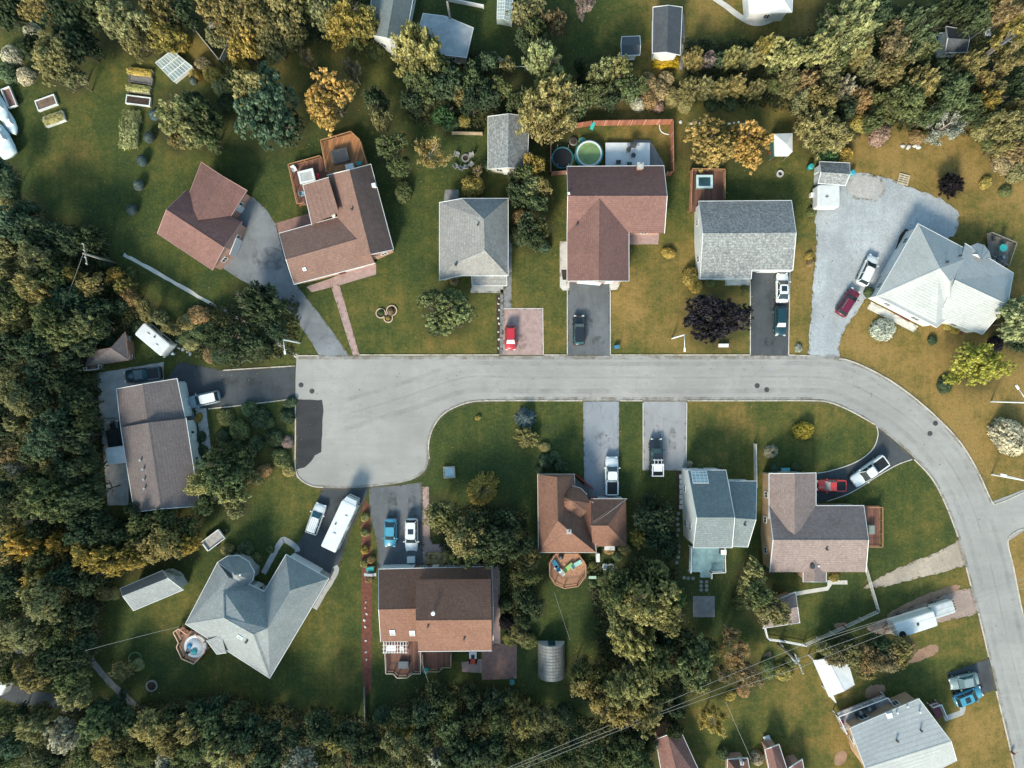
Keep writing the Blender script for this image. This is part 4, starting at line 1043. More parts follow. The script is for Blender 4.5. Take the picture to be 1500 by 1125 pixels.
q = MB(); q.tube((2.4, -.5, .5), (3.4, 0, .48), .05); q.tube((2.4, .5, .5), (3.4, 0, .48), .05); q.tube((3.4, 0, .48), (3.4, 0, .0), .04); q.build('tow_bar', DARKMETAL, v, local=True)
q = MB(); q.tube((3.0, -.15, .55), (3.0, -.15, 1.1), .16, n=10); q.build('gas_bottle', WHITE, v, local=True)
v = boxvan('motorhome', 'long white motorhome parked on the dark drive', 'motorhome', 496, 771, 65, 7.4, 2.35, 3.0)
q = MB(); q.hexa([(3.6, -.95, .6), (4.35, -.8, .6), (4.35, .8, .6), (3.6, .95, .6)], [(3.6, -1.0, 2.95), (4.28, -.8, 2.8), (4.28, .8, 2.8), (3.6, 1.0, 2.95)]); q.build('cab', P_WHITE, v, local=True)
q = MB(); q.hexa([(4.29, -.72, 1.35), (4.34, -.72, 1.35), (4.34, .72, 1.35), (4.29, .72, 1.35)], [(4.22, -.66, 2.1), (4.27, -.66, 2.1), (4.27, .66, 2.1), (4.22, .66, 2.1)]); q.build('windscreen', CARGLASS, v, local=True)
for sy in (-1, 1): MB().box((3.75, sy * 1.2, 1.7), (.14, .3, .3)).build('wing_mirror', BLACK, v, False, True)
v = boxvan('trailer', 'long white box trailer at the end of the pink gravel track', 'trailer', 1342, 915, 18, 6.0, 2.3, 2.5, extras=False)
MB().lathe((-2.3, -.7, 2.53), [(.5, 0), (.46, .1), (.3, .14)], 12).build('spare_wheel', RUBBER, v, local=True); MB().box((.2, 0, 2.6), (.3, .3, .1)).build('roof_vent', DARKMETAL, v, local=True)
q = MB(); q.tube((-3, -.5, .5), (-4, 0, .48), .05); q.tube((-3, .5, .5), (-4, 0, .48), .05); q.build('tow_bar', DARKMETAL, v, local=True)
v = boxvan('trailer', 'short grey white trailer nose to tail with the long box trailer', 'trailer', 1382, 893, 18, 3.2, 1.9, 1.4, extras=False, roofmat=M('grey_tarp', (.42, .45, .46), .6, .15))
q = MB()
for y in (-.6, -.2, .2, .6): q.tube((1.5, y, 1.1), (1.95, y, 1.1), .06)
q.build('tail_bar', BLACK, v, local=True)
v = boxvan('trailer', 'small square white trailer between the wood and the mauve roofed house', 'trailer', 170, 667, 8, 2.8, 2.5, 2.3, extras=False); MB().lathe((-.1, .1, 2.32), [(.3, 0), (.26, .08)], 12).build('roof_vent', OFFWHITE, v, local=True)
v = boxvan('trailer', 'white utility cabin below the grey roofed shed at the edge of the gravel', 'trailer', 1214, 287, 90, 3.2, 3.2, 2.2, extras=False, roofmat=M('dull_white_roof', (.52, .54, .53), .6, .1))
MB().box((-.1, .3, 2.26), (.5, .08, .06)).box((-.1, .3, 2.27), (.08, .5, .06)).build('roof_fitting', DARKMETAL, v, local=True)
v = boxvan('trailer', 'white trailer roof at the left edge beside the corner lane', 'trailer', 0, 1002, 60, 3.0, 2.0, 2.2, extras=False)
# open utility trailer
c = W(313, 791, .7); t = thing('utility_trailer', 'open utility trailer with a grey cover on the lawn', 'trailer', (c.x, c.y, 0), R(37))
MB().box((0, 0, .62), (3.0, 1.5, .12)).build('load_bed', M('grey_cover', (.3, .29, .28), .8, .25, 1.5), t, local=True)
q = MB()
for sy in (-1, 1): q.box((0, sy * .8, .75), (3.1, .1, .42))
q.box((-1.52, 0, .75), (.16, 1.7, .42)); q.box((1.52, 0, .75), (.08, 1.5, .42)); q.build('side_board', OFFWHITE, t, local=True)
q = MB(); q.tube((1.5, -.5, .5), (2.4, 0, .45), .05); q.tube((1.5, .5, .5), (2.4, 0, .45), .05); q.build('tow_bar', DARKMETAL, t, local=True)
for sy in (-1, 1): q = MB(); q.tube((-.2, sy * .88, .3), (-.2, sy * 1.05, .3), .3, n=12); q.build('wheel', RUBBER, t, local=True)
# boat with its cover and a tent at the left edge
def boat(label, px, py, head, k):
    c = W(px, py, 1.2); t = thing('boat', label, 'boat', (c.x, c.y, 0), R(head)); t.scale = (k, k * 1.25, k)
    st = [(-3, .95, .6, 1.3), (-2, 1.15, .45, 1.4), (0, 1.2, .4, 1.45), (1.6, .95, .5, 1.5), (2.5, .5, .7, 1.55), (3.0, .06, 1.2, 1.6)]
    vs = []; n = 7
    for x, w, zb, zt in st: vs += [(x, -w, zt), (x, -w * .8, (zb + zt) / 2), (x, 0, zb), (x, w * .8, (zb + zt) / 2), (x, w, zt), (x, w * .5, zt + .25), (x, -w * .5, zt + .25)]
    MB().add(vs, [[i * n + j, i * n + (j + 1) % n, (i + 1) * n + (j + 1) % n, (i + 1) * n + j] for i in range(5) for j in range(n)] + [list(range(n)), list(range(5 * n, 6 * n))[::-1]]).build('hull', M('boat_white', (.5, .6, .63), .5, .12), t, True, True)
    q = MB(); q.hexa([(-.9, -.7, 1.65), (.9, -.6, 1.7), (.9, .6, 1.7), (-.9, .7, 1.65)], [(-.7, -.55, 2.2), (.3, -.5, 2.2), (.3, .5, 2.2), (-.7, .55, 2.2)]); q.build('cabin', WHITE, t, local=True)
    MB().box((0, 0, .2), (4.4, 1.2, .3)).build('cradle', DARKMETAL, t, local=True)
boat('lower of two pale covered boats at the left edge, blunt stern towards the lawn', 2, 203, 118, .95)
boat('slim pale covered boat at the left edge beside the white framed trailer bed', 12, 180, -60, .62)
# ------------------------------------------------------------------ trees
rng = np.random.default_rng(11)
def leaf_material(name, bark=False, trans=.42):
    t = NT(name)
    oi = t.new('ShaderNodeObjectInfo'); at = t.new('ShaderNodeAttribute'); at.attribute_name = 'tint'
    hs = t.new('ShaderNodeHueSaturation'); t.link(oi.outputs['Color'], hs.inputs['Color'])
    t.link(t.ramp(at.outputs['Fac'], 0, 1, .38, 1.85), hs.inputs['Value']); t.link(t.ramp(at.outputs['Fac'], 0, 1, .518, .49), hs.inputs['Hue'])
    t.base(hs.outputs[0]); t.p.inputs['Roughness'].default_value = .6; t.p.inputs['Specular IOR Level'].default_value = .2
    tr = t.new('ShaderNodeBsdfTranslucent'); t.link(hs.outputs[0], tr.inputs['Color'])
    ms = t.new('ShaderNodeMixShader'); ms.inputs[0].default_value = trans
    t.link(t.p.outputs[0], ms.inputs[1]); t.link(tr.outputs[0], ms.inputs[2]); t.link(ms.outputs[0], t.out.inputs['Surface'])
    return t.m
LEAF = leaf_material('leaf')
BARK = M('bark', (.13, .105, .085), .9, .3, 3, .4); PALEBARK = M('pale_bark', (.42, .36, .32), .9, .2, 3, .3)

def leaves_mesh(name, C, N, sz, tint, elong=1.35):
    """one mesh of many leaf sprays: centres, normals, half sizes, tint"""
    n = len(C)
    N = N / (np.linalg.norm(N, axis=1, keepdims=True) + 1e-9)
    T = rng.normal(size=(n, 3)); T -= N * (T * N).sum(1, keepdims=True); T /= np.linalg.norm(T, axis=1, keepdims=True) + 1e-9
    B = np.cross(N, T); a = T * (sz * elong)[:, None]; b = B * (sz * .8)[:, None]; f = N * (sz * .35)[:, None]
    V = np.stack([C - a - f * .6, C - b * .9 + a * .1, C + a - f * .6, C + b * .9 - a * .1 + f * .4], 1).reshape(-1, 3)
    me = bpy.data.meshes.new(name)
    me.vertices.add(4 * n); me.vertices.foreach_set('co', V.astype(np.float32).ravel())
    me.loops.add(4 * n); me.loops.foreach_set('vertex_index', np.arange(4 * n, dtype=np.int32))
    me.polygons.add(n); me.polygons.foreach_set('loop_start', np.arange(0, 4 * n, 4, dtype=np.int32)); me.polygons.foreach_set('loop_total', np.full(n, 4, dtype=np.int32))
    at = me.attributes.new('tint', 'FLOAT', 'FACE'); at.data.foreach_set('value', np.clip(tint, 0, 1).astype(np.float32))
    me.update(calc_edges=True); me.materials.append(LEAF); return me

def unit(n):
    d = rng.normal(size=(n, 3)); return d / np.linalg.norm(d, axis=1, keepdims=True)

def crown_broad(name, blobs=30, tufts=360, lob=.3, vs=.40, cz=.6, leaf=.05, low=-.35, br=(.2, .34), tr=(.05, .1), per=17):
    """boughs (blobs) carrying many separate leaf tufts, with gaps between them"""
    ph = rng.uniform(0, 6.28, 4); B, BR, BT = [], [], []
    while len(B) < blobs:
        d = unit(1)[0]
        if d[2] < low: continue
        az = math.atan2(d[1], d[0]); f = 1 + lob * (.5 * math.sin(2 * az + ph[0]) + .4 * math.sin(3 * az + ph[1]) + .35 * math.sin(5 * az + ph[2]))
        B.append(d * rng.uniform(.3, 1) ** .45 * f * .74); BR.append(rng.uniform(*br)); BT.append(rng.uniform(.25, .75))
    C, N, Z, T = [], [], [], []
    for k in range(tufts):
        b = rng.integers(blobs); u = unit(1)[0]; u[2] = abs(u[2]) * .95 - (.4 if rng.random() < .3 else 0)
        c = B[b] + u * BR[b] * rng.uniform(.7, 1.12); r = rng.uniform(*tr); t0 = BT[b] + rng.normal() * .16
        m = int(per * (r / .075) ** 1.5); v = unit(m); v = v * .8 + u * .35 + np.array([0, 0, .25])
        q = c + v * (r * rng.uniform(.35, 1.1, m))[:, None]
        C.append(q); N.append(v * .55 + np.array([0, 0, .7]) + rng.normal(size=(m, 3)) * .4); Z.append(rng.uniform(.5, 1.1, m) * leaf); T.append(t0 + rng.normal(size=m) * .12)
    # thin inner leaves so that no hollow shows
    m = 500; q = np.array(B)[rng.integers(blobs, size=m)] * rng.uniform(.3, .9, m)[:, None] + rng.normal(size=(m, 3)) * .1
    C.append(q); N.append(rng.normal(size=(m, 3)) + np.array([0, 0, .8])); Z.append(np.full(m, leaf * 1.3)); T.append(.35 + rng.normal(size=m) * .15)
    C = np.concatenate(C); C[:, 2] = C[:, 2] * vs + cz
    return leaves_mesh(name, C, np.concatenate(N), np.concatenate(Z), np.concatenate(T))

def crown_feather(name, limbs=60, per=75, up=.9, leaf=.05, cz=.3, spread=.12):
    """limbs that fan up and out from the trunk, each with its own sprays"""
    C, N, Z, T = [], [], [], []
    for i in range(limbs):
        az = rng.uniform(0, 6.28); el = R(rng.uniform(8, 80)); L = rng.uniform(.75, 1.08)
        tip = np.array([math.cos(az) * math.cos(el) * L * 1.0, math.sin(az) * math.cos(el) * L, cz + math.sin(el) * .68 * L * up])
        z0 = rng.uniform(.2, .45); base = np.array([0, 0, z0]); tb = rng.uniform(.15, .85)
        t = rng.uniform(.3, 1, per) ** .7; w = spread * (1.25 - t)
        q = base + (tip - base) * t[:, None] + rng.normal(size=(per, 3)) * w[:, None] * np.array([1, 1, .6])
        C.append(q); N.append(rng.normal(size=(per, 3)) * .6 + np.array([0, 0, .8])); Z.append(rng.uniform(.5, 1.2, per) * leaf); T.append(tb + rng.normal(size=per) * .16)
    return leaves_mesh(name, np.concatenate(C), np.concatenate(N), np.concatenate(Z), np.concatenate(T), 1.7)

def crown_conifer(name, tiers=15, per=620, leaf=.05):
    C, N, Z, T = [], [], [], []
    for k in range(tiers):
        z = .08 + .9 * k / tiers; r = (1 - k / tiers) ** .85 * .98 + .03; nb = max(6, int(17 * r)); m = max(6, int(per * r / nb))
        for j in range(nb):
            az = rng.uniform(0, 6.28); L = r * rng.uniform(.75, 1.05); t = rng.uniform(.15, 1, m)
            w = .085 * (1.15 - t)
            q = np.stack([np.cos(az) * L * t, np.sin(az) * L * t, z + .05 - .1 * t * r], 1) + rng.normal(size=(m, 3)) * w[:, None] * np.array([1, 1, .3])
            C.append(q); N.append(rng.normal(size=(m, 3)) * .45 + np.array([0, 0, 1])); Z.append(rng.uniform(.5, 1.1, m) * leaf); T.append(np.full(m, rng.uniform(.2, .75)) + rng.normal(size=m) * .15)
    return leaves_mesh(name, np.concatenate(C), np.concatenate(N), np.concatenate(Z), np.concatenate(T), 1.8)

def twig_mesh(name, seed, n1=9, n2=5, n3=3, r0=.045, mat=None):
    """a trunk with limbs and twigs; returns mesh and its twig ends"""
    rr = random.Random(seed); mb = MB(); tips = []
    top = Vector((rr.uniform(-.1, .1), rr.uniform(-.1, .1), .8))
    mb.tube((0, 0, 0), top * .5, r0, r0 * .75, 7); mb.tube(top * .5, top, r0 * .75, r0 * .3, 6)
    for i in range(n1):
        f = rr.uniform(.25, .9); p = top * f; az = i * 2.4 + rr.uniform(-.4, .4); L = rr.uniform(.55, .95) * (1.15 - f * .5); el = R(rr.uniform(18, 55))
        q = p + Vector((math.cos(az) * math.cos(el) * L, math.sin(az) * math.cos(el) * L, math.sin(el) * L * .55))
        mb.tube(p, q, r0 * .42, r0 * .14, 5)
        for j in range(n2):
            g = rr.uniform(.3, .95); p2 = p.lerp(q, g); a2 = az + rr.uniform(-1.1, 1.1); l2 = L * rr.uniform(.2, .42)
            q2 = p2 + Vector((math.cos(a2) * l2, math.sin(a2) * l2, rr.uniform(.02, .16))); mb.tube(p2, q2, r0 * .2, r0 * .07, 4); tips.append((p2, q2))
            for k in range(n3):
                p3 = p2.lerp(q2, rr.uniform(.3, 1)); a3 = a2 + rr.uniform(-1, 1); l3 = l2 * .45
                q3 = p3 + Vector((math.cos(a3) * l3, math.sin(a3) * l3, rr.uniform(0, .08))); mb.tube(p3, q3, r0 * .11, r0 * .05, 3); tips.append((p3, q3))
    o = mb.build(name, mat or BARK); me = o.data; bpy.data.objects.remove(o); return me, tips

def crown_sparse(name, tips, per=9, leaf=.03):
    C = []; 
    for p, q in tips:
        t = rng.random(per)[:, None]; C.append(np.array(p) + (np.array(q) - np.array(p)) * t + rng.normal(size=(per, 3)) * .035)
    C = np.concatenate(C); n = len(C)
    return leaves_mesh(name, C, rng.normal(size=(n, 3)) + np.array([0, 0, .6]), rng.uniform(.5, 1.1, n) * leaf, rng.random(n))

def crown_bush(name, per=2600, leaf=.075, box=False):
    u = unit(per); u[:, 2] = np.abs(u[:, 2])
    if box: u = u / np.abs(u).max(1, keepdims=True) * np.array([1, 1, .9]) + rng.normal(size=u.shape) * .05
    C = u * (rng.uniform(.6, 1, per) ** .5)[:, None]; k = np.floor((C * 2.3 + 9)); h = np.modf(np.abs(np.sin(k[:, 0] * 12.9 + k[:, 1] * 78.2 + k[:, 2] * 37.7)) * 437.5)[0]
    C = C * (1 + (h[:, None] - .5) * .22)
    return leaves_mesh(name, C, u + rng.normal(size=u.shape) * .5, rng.uniform(.5, 1.1, per) * leaf, .2 + .6 * h + rng.normal(size=per) * .15)

def crown_ball(name, per=1500):
    u = unit(per); C = u * .92; C[:, 2] = C[:, 2] * .5 + .5
    return leaves_mesh(name, C, u + rng.normal(size=u.shape) * .25, rng.uniform(.6, 1.1, per) * .085, .5 + rng.normal(size=per) * .2)

def crown_spiky(name, blades=330):
    C, N, Z, T = [], [], [], []
    for i in range(blades):
        az = rng.uniform(0, 6.28); el = R(rng.uniform(10, 75)); m = 12; t = np.linspace(.1, 1, m)
        d = np.array([math.cos(az) * math.cos(el), math.sin(az) * math.cos(el), math.sin(el)])
        q = d * t[:, None]; q[:, 2] -= .35 * t ** 2 * math.cos(el); C.append(q); N.append(np.tile(np.array([0, 0, 1.]), (m, 1)) + rng.normal(size=(m, 3)) * .3); Z.append(np.full(m, .045)); T.append(np.full(m, rng.uniform(.1, .9)) * (1.1 - .3 * t))
    return leaves_mesh(name, np.concatenate(C), np.concatenate(N), np.concatenate(Z), np.concatenate(T), 1.6)

TRUNKS = {}
tw = [twig_mesh('trunk', i) for i in range(4)]; twp = [twig_mesh('trunk', 10 + i, 13, 7, 5, .05, PALEBARK) for i in range(3)]
tshort = [twig_mesh('stem', 30 + i, 6, 3, 0, .05) for i in range(2)]
PROTO = {
    'broad': [(crown_broad('crown', 36, 640, leaf=.038), tw[i % 4][0]) for i in range(5)],
    'fine': [(crown_broad('crown', 46, 820, .35, leaf=.032, br=(.15, .27), tr=(.045, .08)), tw[i % 4][0]) for i in range(4)],
    'clump': [(crown_broad('crown', 26, 540, .42, leaf=.04, br=(.24, .36), tr=(.06, .11)), tw[i % 4][0]) for i in range(3)],
    'feather': [(crown_feather('crown', 110, 100, leaf=.037), tw[i % 4][0]) for i in range(4)],
    'tall': [(crown_feather('crown', 100, 105, 1.15, .042, .12, .14), tw[i % 4][0]) for i in range(3)],
    'conifer': [(crown_conifer('crown'), tw[i % 4][0]) for i in range(2)],
    'bare': [(crown_sparse('crown', twp[i][1]), twp[i][0]) for i in range(3)],
    'bush': [(crown_bush('foliage'), tshort[i % 2][0]) for i in range(3)],
    'hedge': [(crown_bush('foliage', 3800, .07, True), tshort[i % 2][0]) for i in range(2)],
    'ball': [(crown_ball('foliage'), tshort[0][0])],
    'spiky': [(crown_spiky('foliage'), tshort[1][0])],
}
COLS = {  # leaf colours
    'v': ('vivid yellow', (.5, .33, .025)), 'n': ('blue green', (.15, .21, .21)), 'r': ('rusty gold', (.39, .275, .095)), 'w': ('bright yellow green', (.42, .37, .075)), 'd': ('dark green', (.082, .115, .06)), 'g': ('mid green', (.155, .185, .08)), 'o': ('olive', (.315, .285, .13)), 'y': ('golden yellow', (.40, .315, .095)),
    'b': ('bronze', (.32, .245, .13)), 't': ('blue green', (.115, .16, .09)), 'p': ('dark purple', (.028, .024, .029)), 's': ('pale silvery', (.42, .41, .32)),
    'k': ('pinkish', (.33, .25, .215)), 'l': ('light green', (.34, .335, .15)), 'e': ('emerald', (.085, .15, .055)),
}
LAND = [('the rosy brown garage',295,315),('the house with two cedar decks',495,320),('the warm grey hip roof',695,350),('the pool yard',890,220),('the white sided grey house',1095,350),('the very pale hip roof',1385,410),
 ('the caravan',223,498),('the long mauve roof',230,650),('the octagonal turret',350,845),('the low pale shed',222,862),('the motorhome',497,770),('the barrel roofed shed',808,965),('the conical turret',838,750),
 ('the two level brown roof',640,890),('the tall white gabled house',1040,755),('the rosy grey L roof',1195,770),('the leaning power pole',1158,958),('the square paved patch',1032,888),('the raised vegetable beds',205,125),
 ('the dark grey shed',745,208),('the pale sheet roofed barn',652,50),('the white boat',8,195),('the navy roofed shed',1400,58),('the gravel turnaround',1290,300),('the long charcoal shed',978,45),('the pink bottom roof',990,1100),
 ('the white canopy',1147,212),('the corner lane',40,1020),('the cold frame',254,95),('the pole in the wood',140,375),('the red mulch bed',537,930),('the asphalt patch',452,635),('the flat roofed carport',1220,990),('the white path',1110,30),('the fire pit ring',222,1005)]
SIZE = [(0, 'tiny'), (11, 'small'), (18, 'medium'), (27, 'large'), (37, 'very large')]
TREES = []
def tree(px, py, r, h, kind, col, label=None, name=None, cat=None, squash=1., rot=None, group=None):
    TREES.append(dict(px=px, py=py, r=r, h=h, kind=kind, col=col, label=label, name=name, cat=cat, sq=squash, rot=rot, group=group))

KN = {'broad': ('broadleaf_tree', 'tree', 'broadleaf tree'), 'fine': ('broadleaf_tree', 'tree', 'fine leaved tree'), 'clump': ('broadleaf_tree', 'tree', 'lumpy crowned tree'), 'feather': ('feathery_tree', 'tree', 'feathery tree'),
      'tall': ('feathery_tree', 'tree', 'upright feathery tree'), 'conifer': ('conifer_tree', 'tree', 'conifer'), 'bare': ('bare_tree', 'tree', 'thinly leaved tree with pale branches'), 'bush': ('bush', 'bush', 'bush'), 'hedge': ('hedge', 'hedge', 'hedge'),
      'ball': ('topiary_ball', 'shrub', 'clipped ball shrub'), 'spiky': ('spiky_plant', 'plant', 'spiky plant')}
ORD = ['first', 'second', 'third', 'fourth', 'fifth', 'sixth', 'seventh', 'eighth', 'ninth', 'tenth', 'eleventh', 'twelfth']
NUM = ['', 'one', 'two', 'three', 'four', 'five', 'six', 'seven', 'eight', 'nine', 'ten', 'eleven', 'twelve']
def plant_all():
    for t in TREES:
        if t['label']: continue
        d = sorted(LAND, key=lambda l: math.hypot(l[1] - t['px'], (l[2] - t['py']) * 1.0))[0]
        dx, dy = t['px'] - d[1], t['py'] - d[2]
        rel = ('right of' if dx > 0 else 'left of') if abs(dx) > abs(dy) else ('below' if dy > 0 else 'above')
        sz = [s for lim, s in SIZE if t['r'] >= lim][-1]
        t['base'] = f"{sz} {COLS[t['col']][0]} {KN[t['kind']][2]} {rel} {d[0]}"
    groups = {}
    for t in TREES:
        if not t['label']: groups.setdefault(t['base'], []).append(t)
    for b, ts in groups.items():
        if len(ts) == 1: ts[0]['label'] = b; continue
        xs = [t['px'] for t in ts]; ys = [t['py'] for t in ts]; hor = max(xs) - min(xs) >= max(ys) - min(ys)
        ts.sort(key=lambda t: t['px'] if hor else t['py']); n = len(ts); w = b.split(' ')
        for i, t in enumerate(ts):
            a = (('leftmost' if hor else 'topmost') if i == 0 else ('rightmost' if hor else 'lowest') if i == n - 1 else ORD[i] + (' from left' if hor else ' from top'))
            t['label'] = f"{a} {b}" if n > 2 or True else b
    for i, t in enumerate(TREES):
        kind = t['kind']; nm, cat, _ = KN[kind]; nm = t['name'] or nm; cat = t['cat'] or cat; h = t['h']
        zc = h * (.6 if kind not in ('bush', 'hedge', 'ball', 'spiky') else .5)
        c = W(t['px'], t['py'], zc); rm = t['r'] * S * (1 - zc / H) / .95
        if kind in ('feather', 'tall'): rm *= 1.02
        root = thing(nm, t['label'], cat, (c.x, c.y, -.02), t['rot'] if t['rot'] is not None else random.uniform(0, 6.28), t['group'])
        jit = 1 if t['rot'] is not None else random.uniform(.85, 1.17)
        root.scale = (rm * jit, rm / jit * t['sq'], h)
        cm, tm = PROTO[kind][i % len(PROTO[kind])]
        bushy = kind in ('bush', 'hedge', 'ball', 'spiky')
        col = COLS[t['col']][1]; k = random.uniform(.85, 1.18); w = random.uniform(.9, 1.12)
        for pn, me in (('foliage' if bushy else 'crown', cm), ('stem' if bushy else 'trunk', tm)):
            o = bpy.data.objects.new(pn, me); COL.objects.link(o); o.parent = root
            if pn in ('foliage', 'crown'): o.color = (col[0] * k * w, col[1] * k, col[2] * k / w, 1)
# ------------------------------------------------------------------ where every tree stands (px, py, radius in px, kind, colour)
def T_(s, **kw):
    K = dict(B='broad', F='fine', C='clump', f='feather', U='tall', N='conifer', X='bare', u='bush', b='ball', h='hedge')
    for q in s.split():
        a = q.split(','); px, py, r = map(float, a[:3]); k = K[a[3]]; col = a[4]
        h = float(a[5]) if len(a) > 5 else {'bush': .4 + r * .11, 'ball': 1.4, 'hedge': 1.8, 'bare': 3.5 + r * .14, 'conifer': 3 + r * .3}.get(k, 3.2 + r * .19)
        tree(px, py, r, h, k, col, **kw)
# top left
T_("18,20,26,B,d 62,12,24,F,o 100,32,30,B,d 112,66,28,B,d 85,88,34,F,o,11 104,112,24,F,o,8 45,45,12,u,s 14,80,14,u,s 10,106,14,u,t 35,110,12,u,s 48,70,15,B,d 140,20,26,B,d,9 130,70,20,B,d,6")
T_("180,32,38,F,o,11 163,14,22,B,o 204,62,22,F,o,9 233,16,30,f,o,10 240,52,24,f,y,8 268,22,22,B,d 262,60,14,u,y 268,172,38,f,l,11 299,186,27,F,g,9 262,205,16,F,o,6 288,152,18,F,g,7 296,93,11,u,b 285,110,9,u,y")
T_("5,252,18,B,t 8,278,14,u,t 10,300,12,u,o")
# top middle left
T_("330,22,34,B,o 374,30,36,F,o 420,18,32,B,o 362,72,26,B,y,8 400,62,28,F,o 432,55,20,F,o,7 320,58,16,B,o 352,98,13,u,y 310,108,12,u,y 325,128,14,u,o 391,162,50,C,t,12 379,136,30,F,o,12.5 424,190,24,B,t,7 486,145,39,B,r,10 452,88,15,X,b 519,106,19,X,b")
T_("476,20,28,B,o 505,32,33,f,y,10 536,36,24,F,y,8 458,12,20,B,g 520,68,14,B,g 548,72,14,u,g 303,172,24,F,g 312,205,18,F,g 558,175,18,F,o,8 574,215,22,F,g,8 586,245,17,F,g,7 552,148,18,B,d 590,280,14,u,g 345,118,20,B,d 330,150,14,u,d")
T_("612,74,40,f,l,13 640,100,24,F,g 655,84,13,u,t 690,118,21,F,g 655,128,26,B,d 622,126,26,F,g 716,92,16,B,t 734,132,18,B,g 692,150,20,B,d 742,100,13,F,o 618,155,12,u,o 652,172,19,C,e,6 672,140,17,F,o 606,150,20,B,d 680,176,10,u,y 630,100,10,u,b 715,140,20,B,d 760,150,18,B,d")
T_("796,88,28,f,l,12 803,150,44,f,o,13 832,150,26,F,o,9 800,190,24,F,o,9 825,182,20,F,o,7 775,160,16,F,o 811,36,19,B,b 770,20,22,B,o 785,52,20,B,g 770,60,18,B,d 857,12,19,X,k,6 630,228,31,X,r,8 692,272,17,u,y,3 701,252,11,X,b,3.5 718,240,12,u,g,1.6 660,180,12,u,g")
T_("781,243,19,F,y,6 778,274,18,F,l,6 786,300,17,F,g,6 774,330,18,B,d 782,352,16,B,d 762,318,12,u,b 770,255,15,B,g 758,285,17,B,d,6 793,335,16,F,g,6 760,345,14,u,d,2 796,275,14,F,o,6 797,360,10,u,d,1.5 755,262,12,B,d,5")
T_("883,106,23,f,l,9 905,102,22,f,l,9 870,140,22,F,g 916,130,22,F,g 935,128,16,F,g 892,146,18,B,d 856,120,14,B,d,5 848,160,15,B,g 850,98,12,B,d,5")
# top right rows
T_("950,118,13,u,b 966,132,16,u,b 952,145,14,u,b 976,115,12,u,b 965,155,9,u,k 985,140,12,u,o 935,152,10,u,s")
T_("1010,130,17,f,o,6 1033,126,17,f,o,6 1056,130,15,f,o,6 1078,124,15,f,o,6.5 1108,130,15,f,o,6 1132,128,12,F,g,5 1004,152,11,u,o 1045,150,12,u,d 1070,150,12,u,d")
T_("1018,86,15,f,o,6.5 1038,90,12,F,k,5 1053,91,12,B,t,5 1072,84,16,f,l,7 1092,86,14,f,o,6.5 1106,82,13,f,o,6 1120,70,16,f,y,8 1146,86,25,C,l,8.5 1197,80,28,C,l,9 1166,74,16,F,g,7 1155,118,20,f,o,7 1180,120,20,f,b,7 1130,96,14,F,g,6")
T_("1041,214,37,B,r,9 1070,206,20,F,r,8 1097,211,32,B,r,9 1204,150,26,F,o,8 1204,192,33,f,o,9 1224,206,20,F,o,7 1216,226,15,u,e,2 1172,150,18,F,o,6 1175,185,14,F,o 1238,225,11,u,y")
T_("1215,28,20,F,g 1249,38,42,f,l,12 1256,74,22,f,o,9 1226,90,20,B,g 1212,112,20,F,o 1237,132,20,f,s,7 1258,146,21,f,b,7 1238,160,17,B,d 1280,20,22,B,d,8 1338,44,34,f,t,12 1308,70,25,F,b,9 1332,74,22,F,o,8 1348,72,22,F,g,8 1300,110,22,F,o 1312,98,12,f,y,6 1270,105,20,F,o 1348,122,27,f,o,9 1326,150,28,F,g,8 1296,158,21,F,g 1276,178,16,B,g 1300,45,18,B,d")
T_("1393,140,27,F,g,8 1420,94,22,f,o,8 1446,150,19,f,y,7 1372,110,18,B,d 1385,184,32,X,s,6 1360,170,18,F,g 1440,118,13,F,o 1415,160,22,F,g,7 1408,120,14,B,d 1355,178,10,u,l 1345,200,10,u,b 1290,198,15,u,k,1.2 1262,180,13,u,y 1430,175,15,B,d")
T_("1470,20,36,X,b,12 1484,50,30,X,y,11 1448,18,24,F,o,9 1472,92,28,X,o,9 1490,125,18,B,d 1472,186,28,F,o 1491,165,20,F,o 1486,222,20,F,b,6 1466,215,18,F,o,6 1490,196,20,B,g 1440,190,14,u,o 1425,28,22,B,d,9 1458,130,12,F,o 1410,20,22,B,d,8 1378,20,18,B,d,7 1455,205,14,u,g,1.5 1470,240,15,u,b,1.2 1493,250,16,u,o,1.5")
T_("1395,270,18,f,p,3.5 1445,267,9,u,y,.8 1474,280,9,u,g,.8 1430,535,41,F,w,7 1491,472,38,C,l,8 1295,482,17,u,s,1.3 1482,640,25,u,s,3 1367,498,7,u,d,.7 1487,500,16,B,d,4 1460,505,12,u,p,1 1386,563,12,u,d,1 1472,452,12,u,d,1.2 1275,428,8,u,g,.9 1390,477,7,u,y,.7 1400,484,6,u,y,.6")
# front gardens
T_("1013,404,13,u,y,1.6 1020,418,10,u,y,1.2 980,370,9,u,y,.9 1048,466,46,F,p,7 655,456,39,B,g,7 640,478,16,B,g,5 665,410,7,u,b,.9 1040,414,7,u,g,.8 1092,422,5,u,g,.6 1170,510,6,u,s,.5 920,366,5,u,g,.6 1190,310,7,u,g,.8 1186,375,6,u,y,.6 1188,385,6,u,b,.6")
T_("384,446,36,f,d,8 352,504,36,F,d,7 320,496,22,F,d,6 300,486,18,F,g,5 402,482,20,F,d,6 378,512,17,u,d,2 320,520,12,u,d,1.2 290,462,16,u,b,1.5 272,472,14,u,o,1.3 268,492,12,u,g,1 280,505,11,u,l,1 305,520,10,u,b,.8 420,420,0.1,u,d")
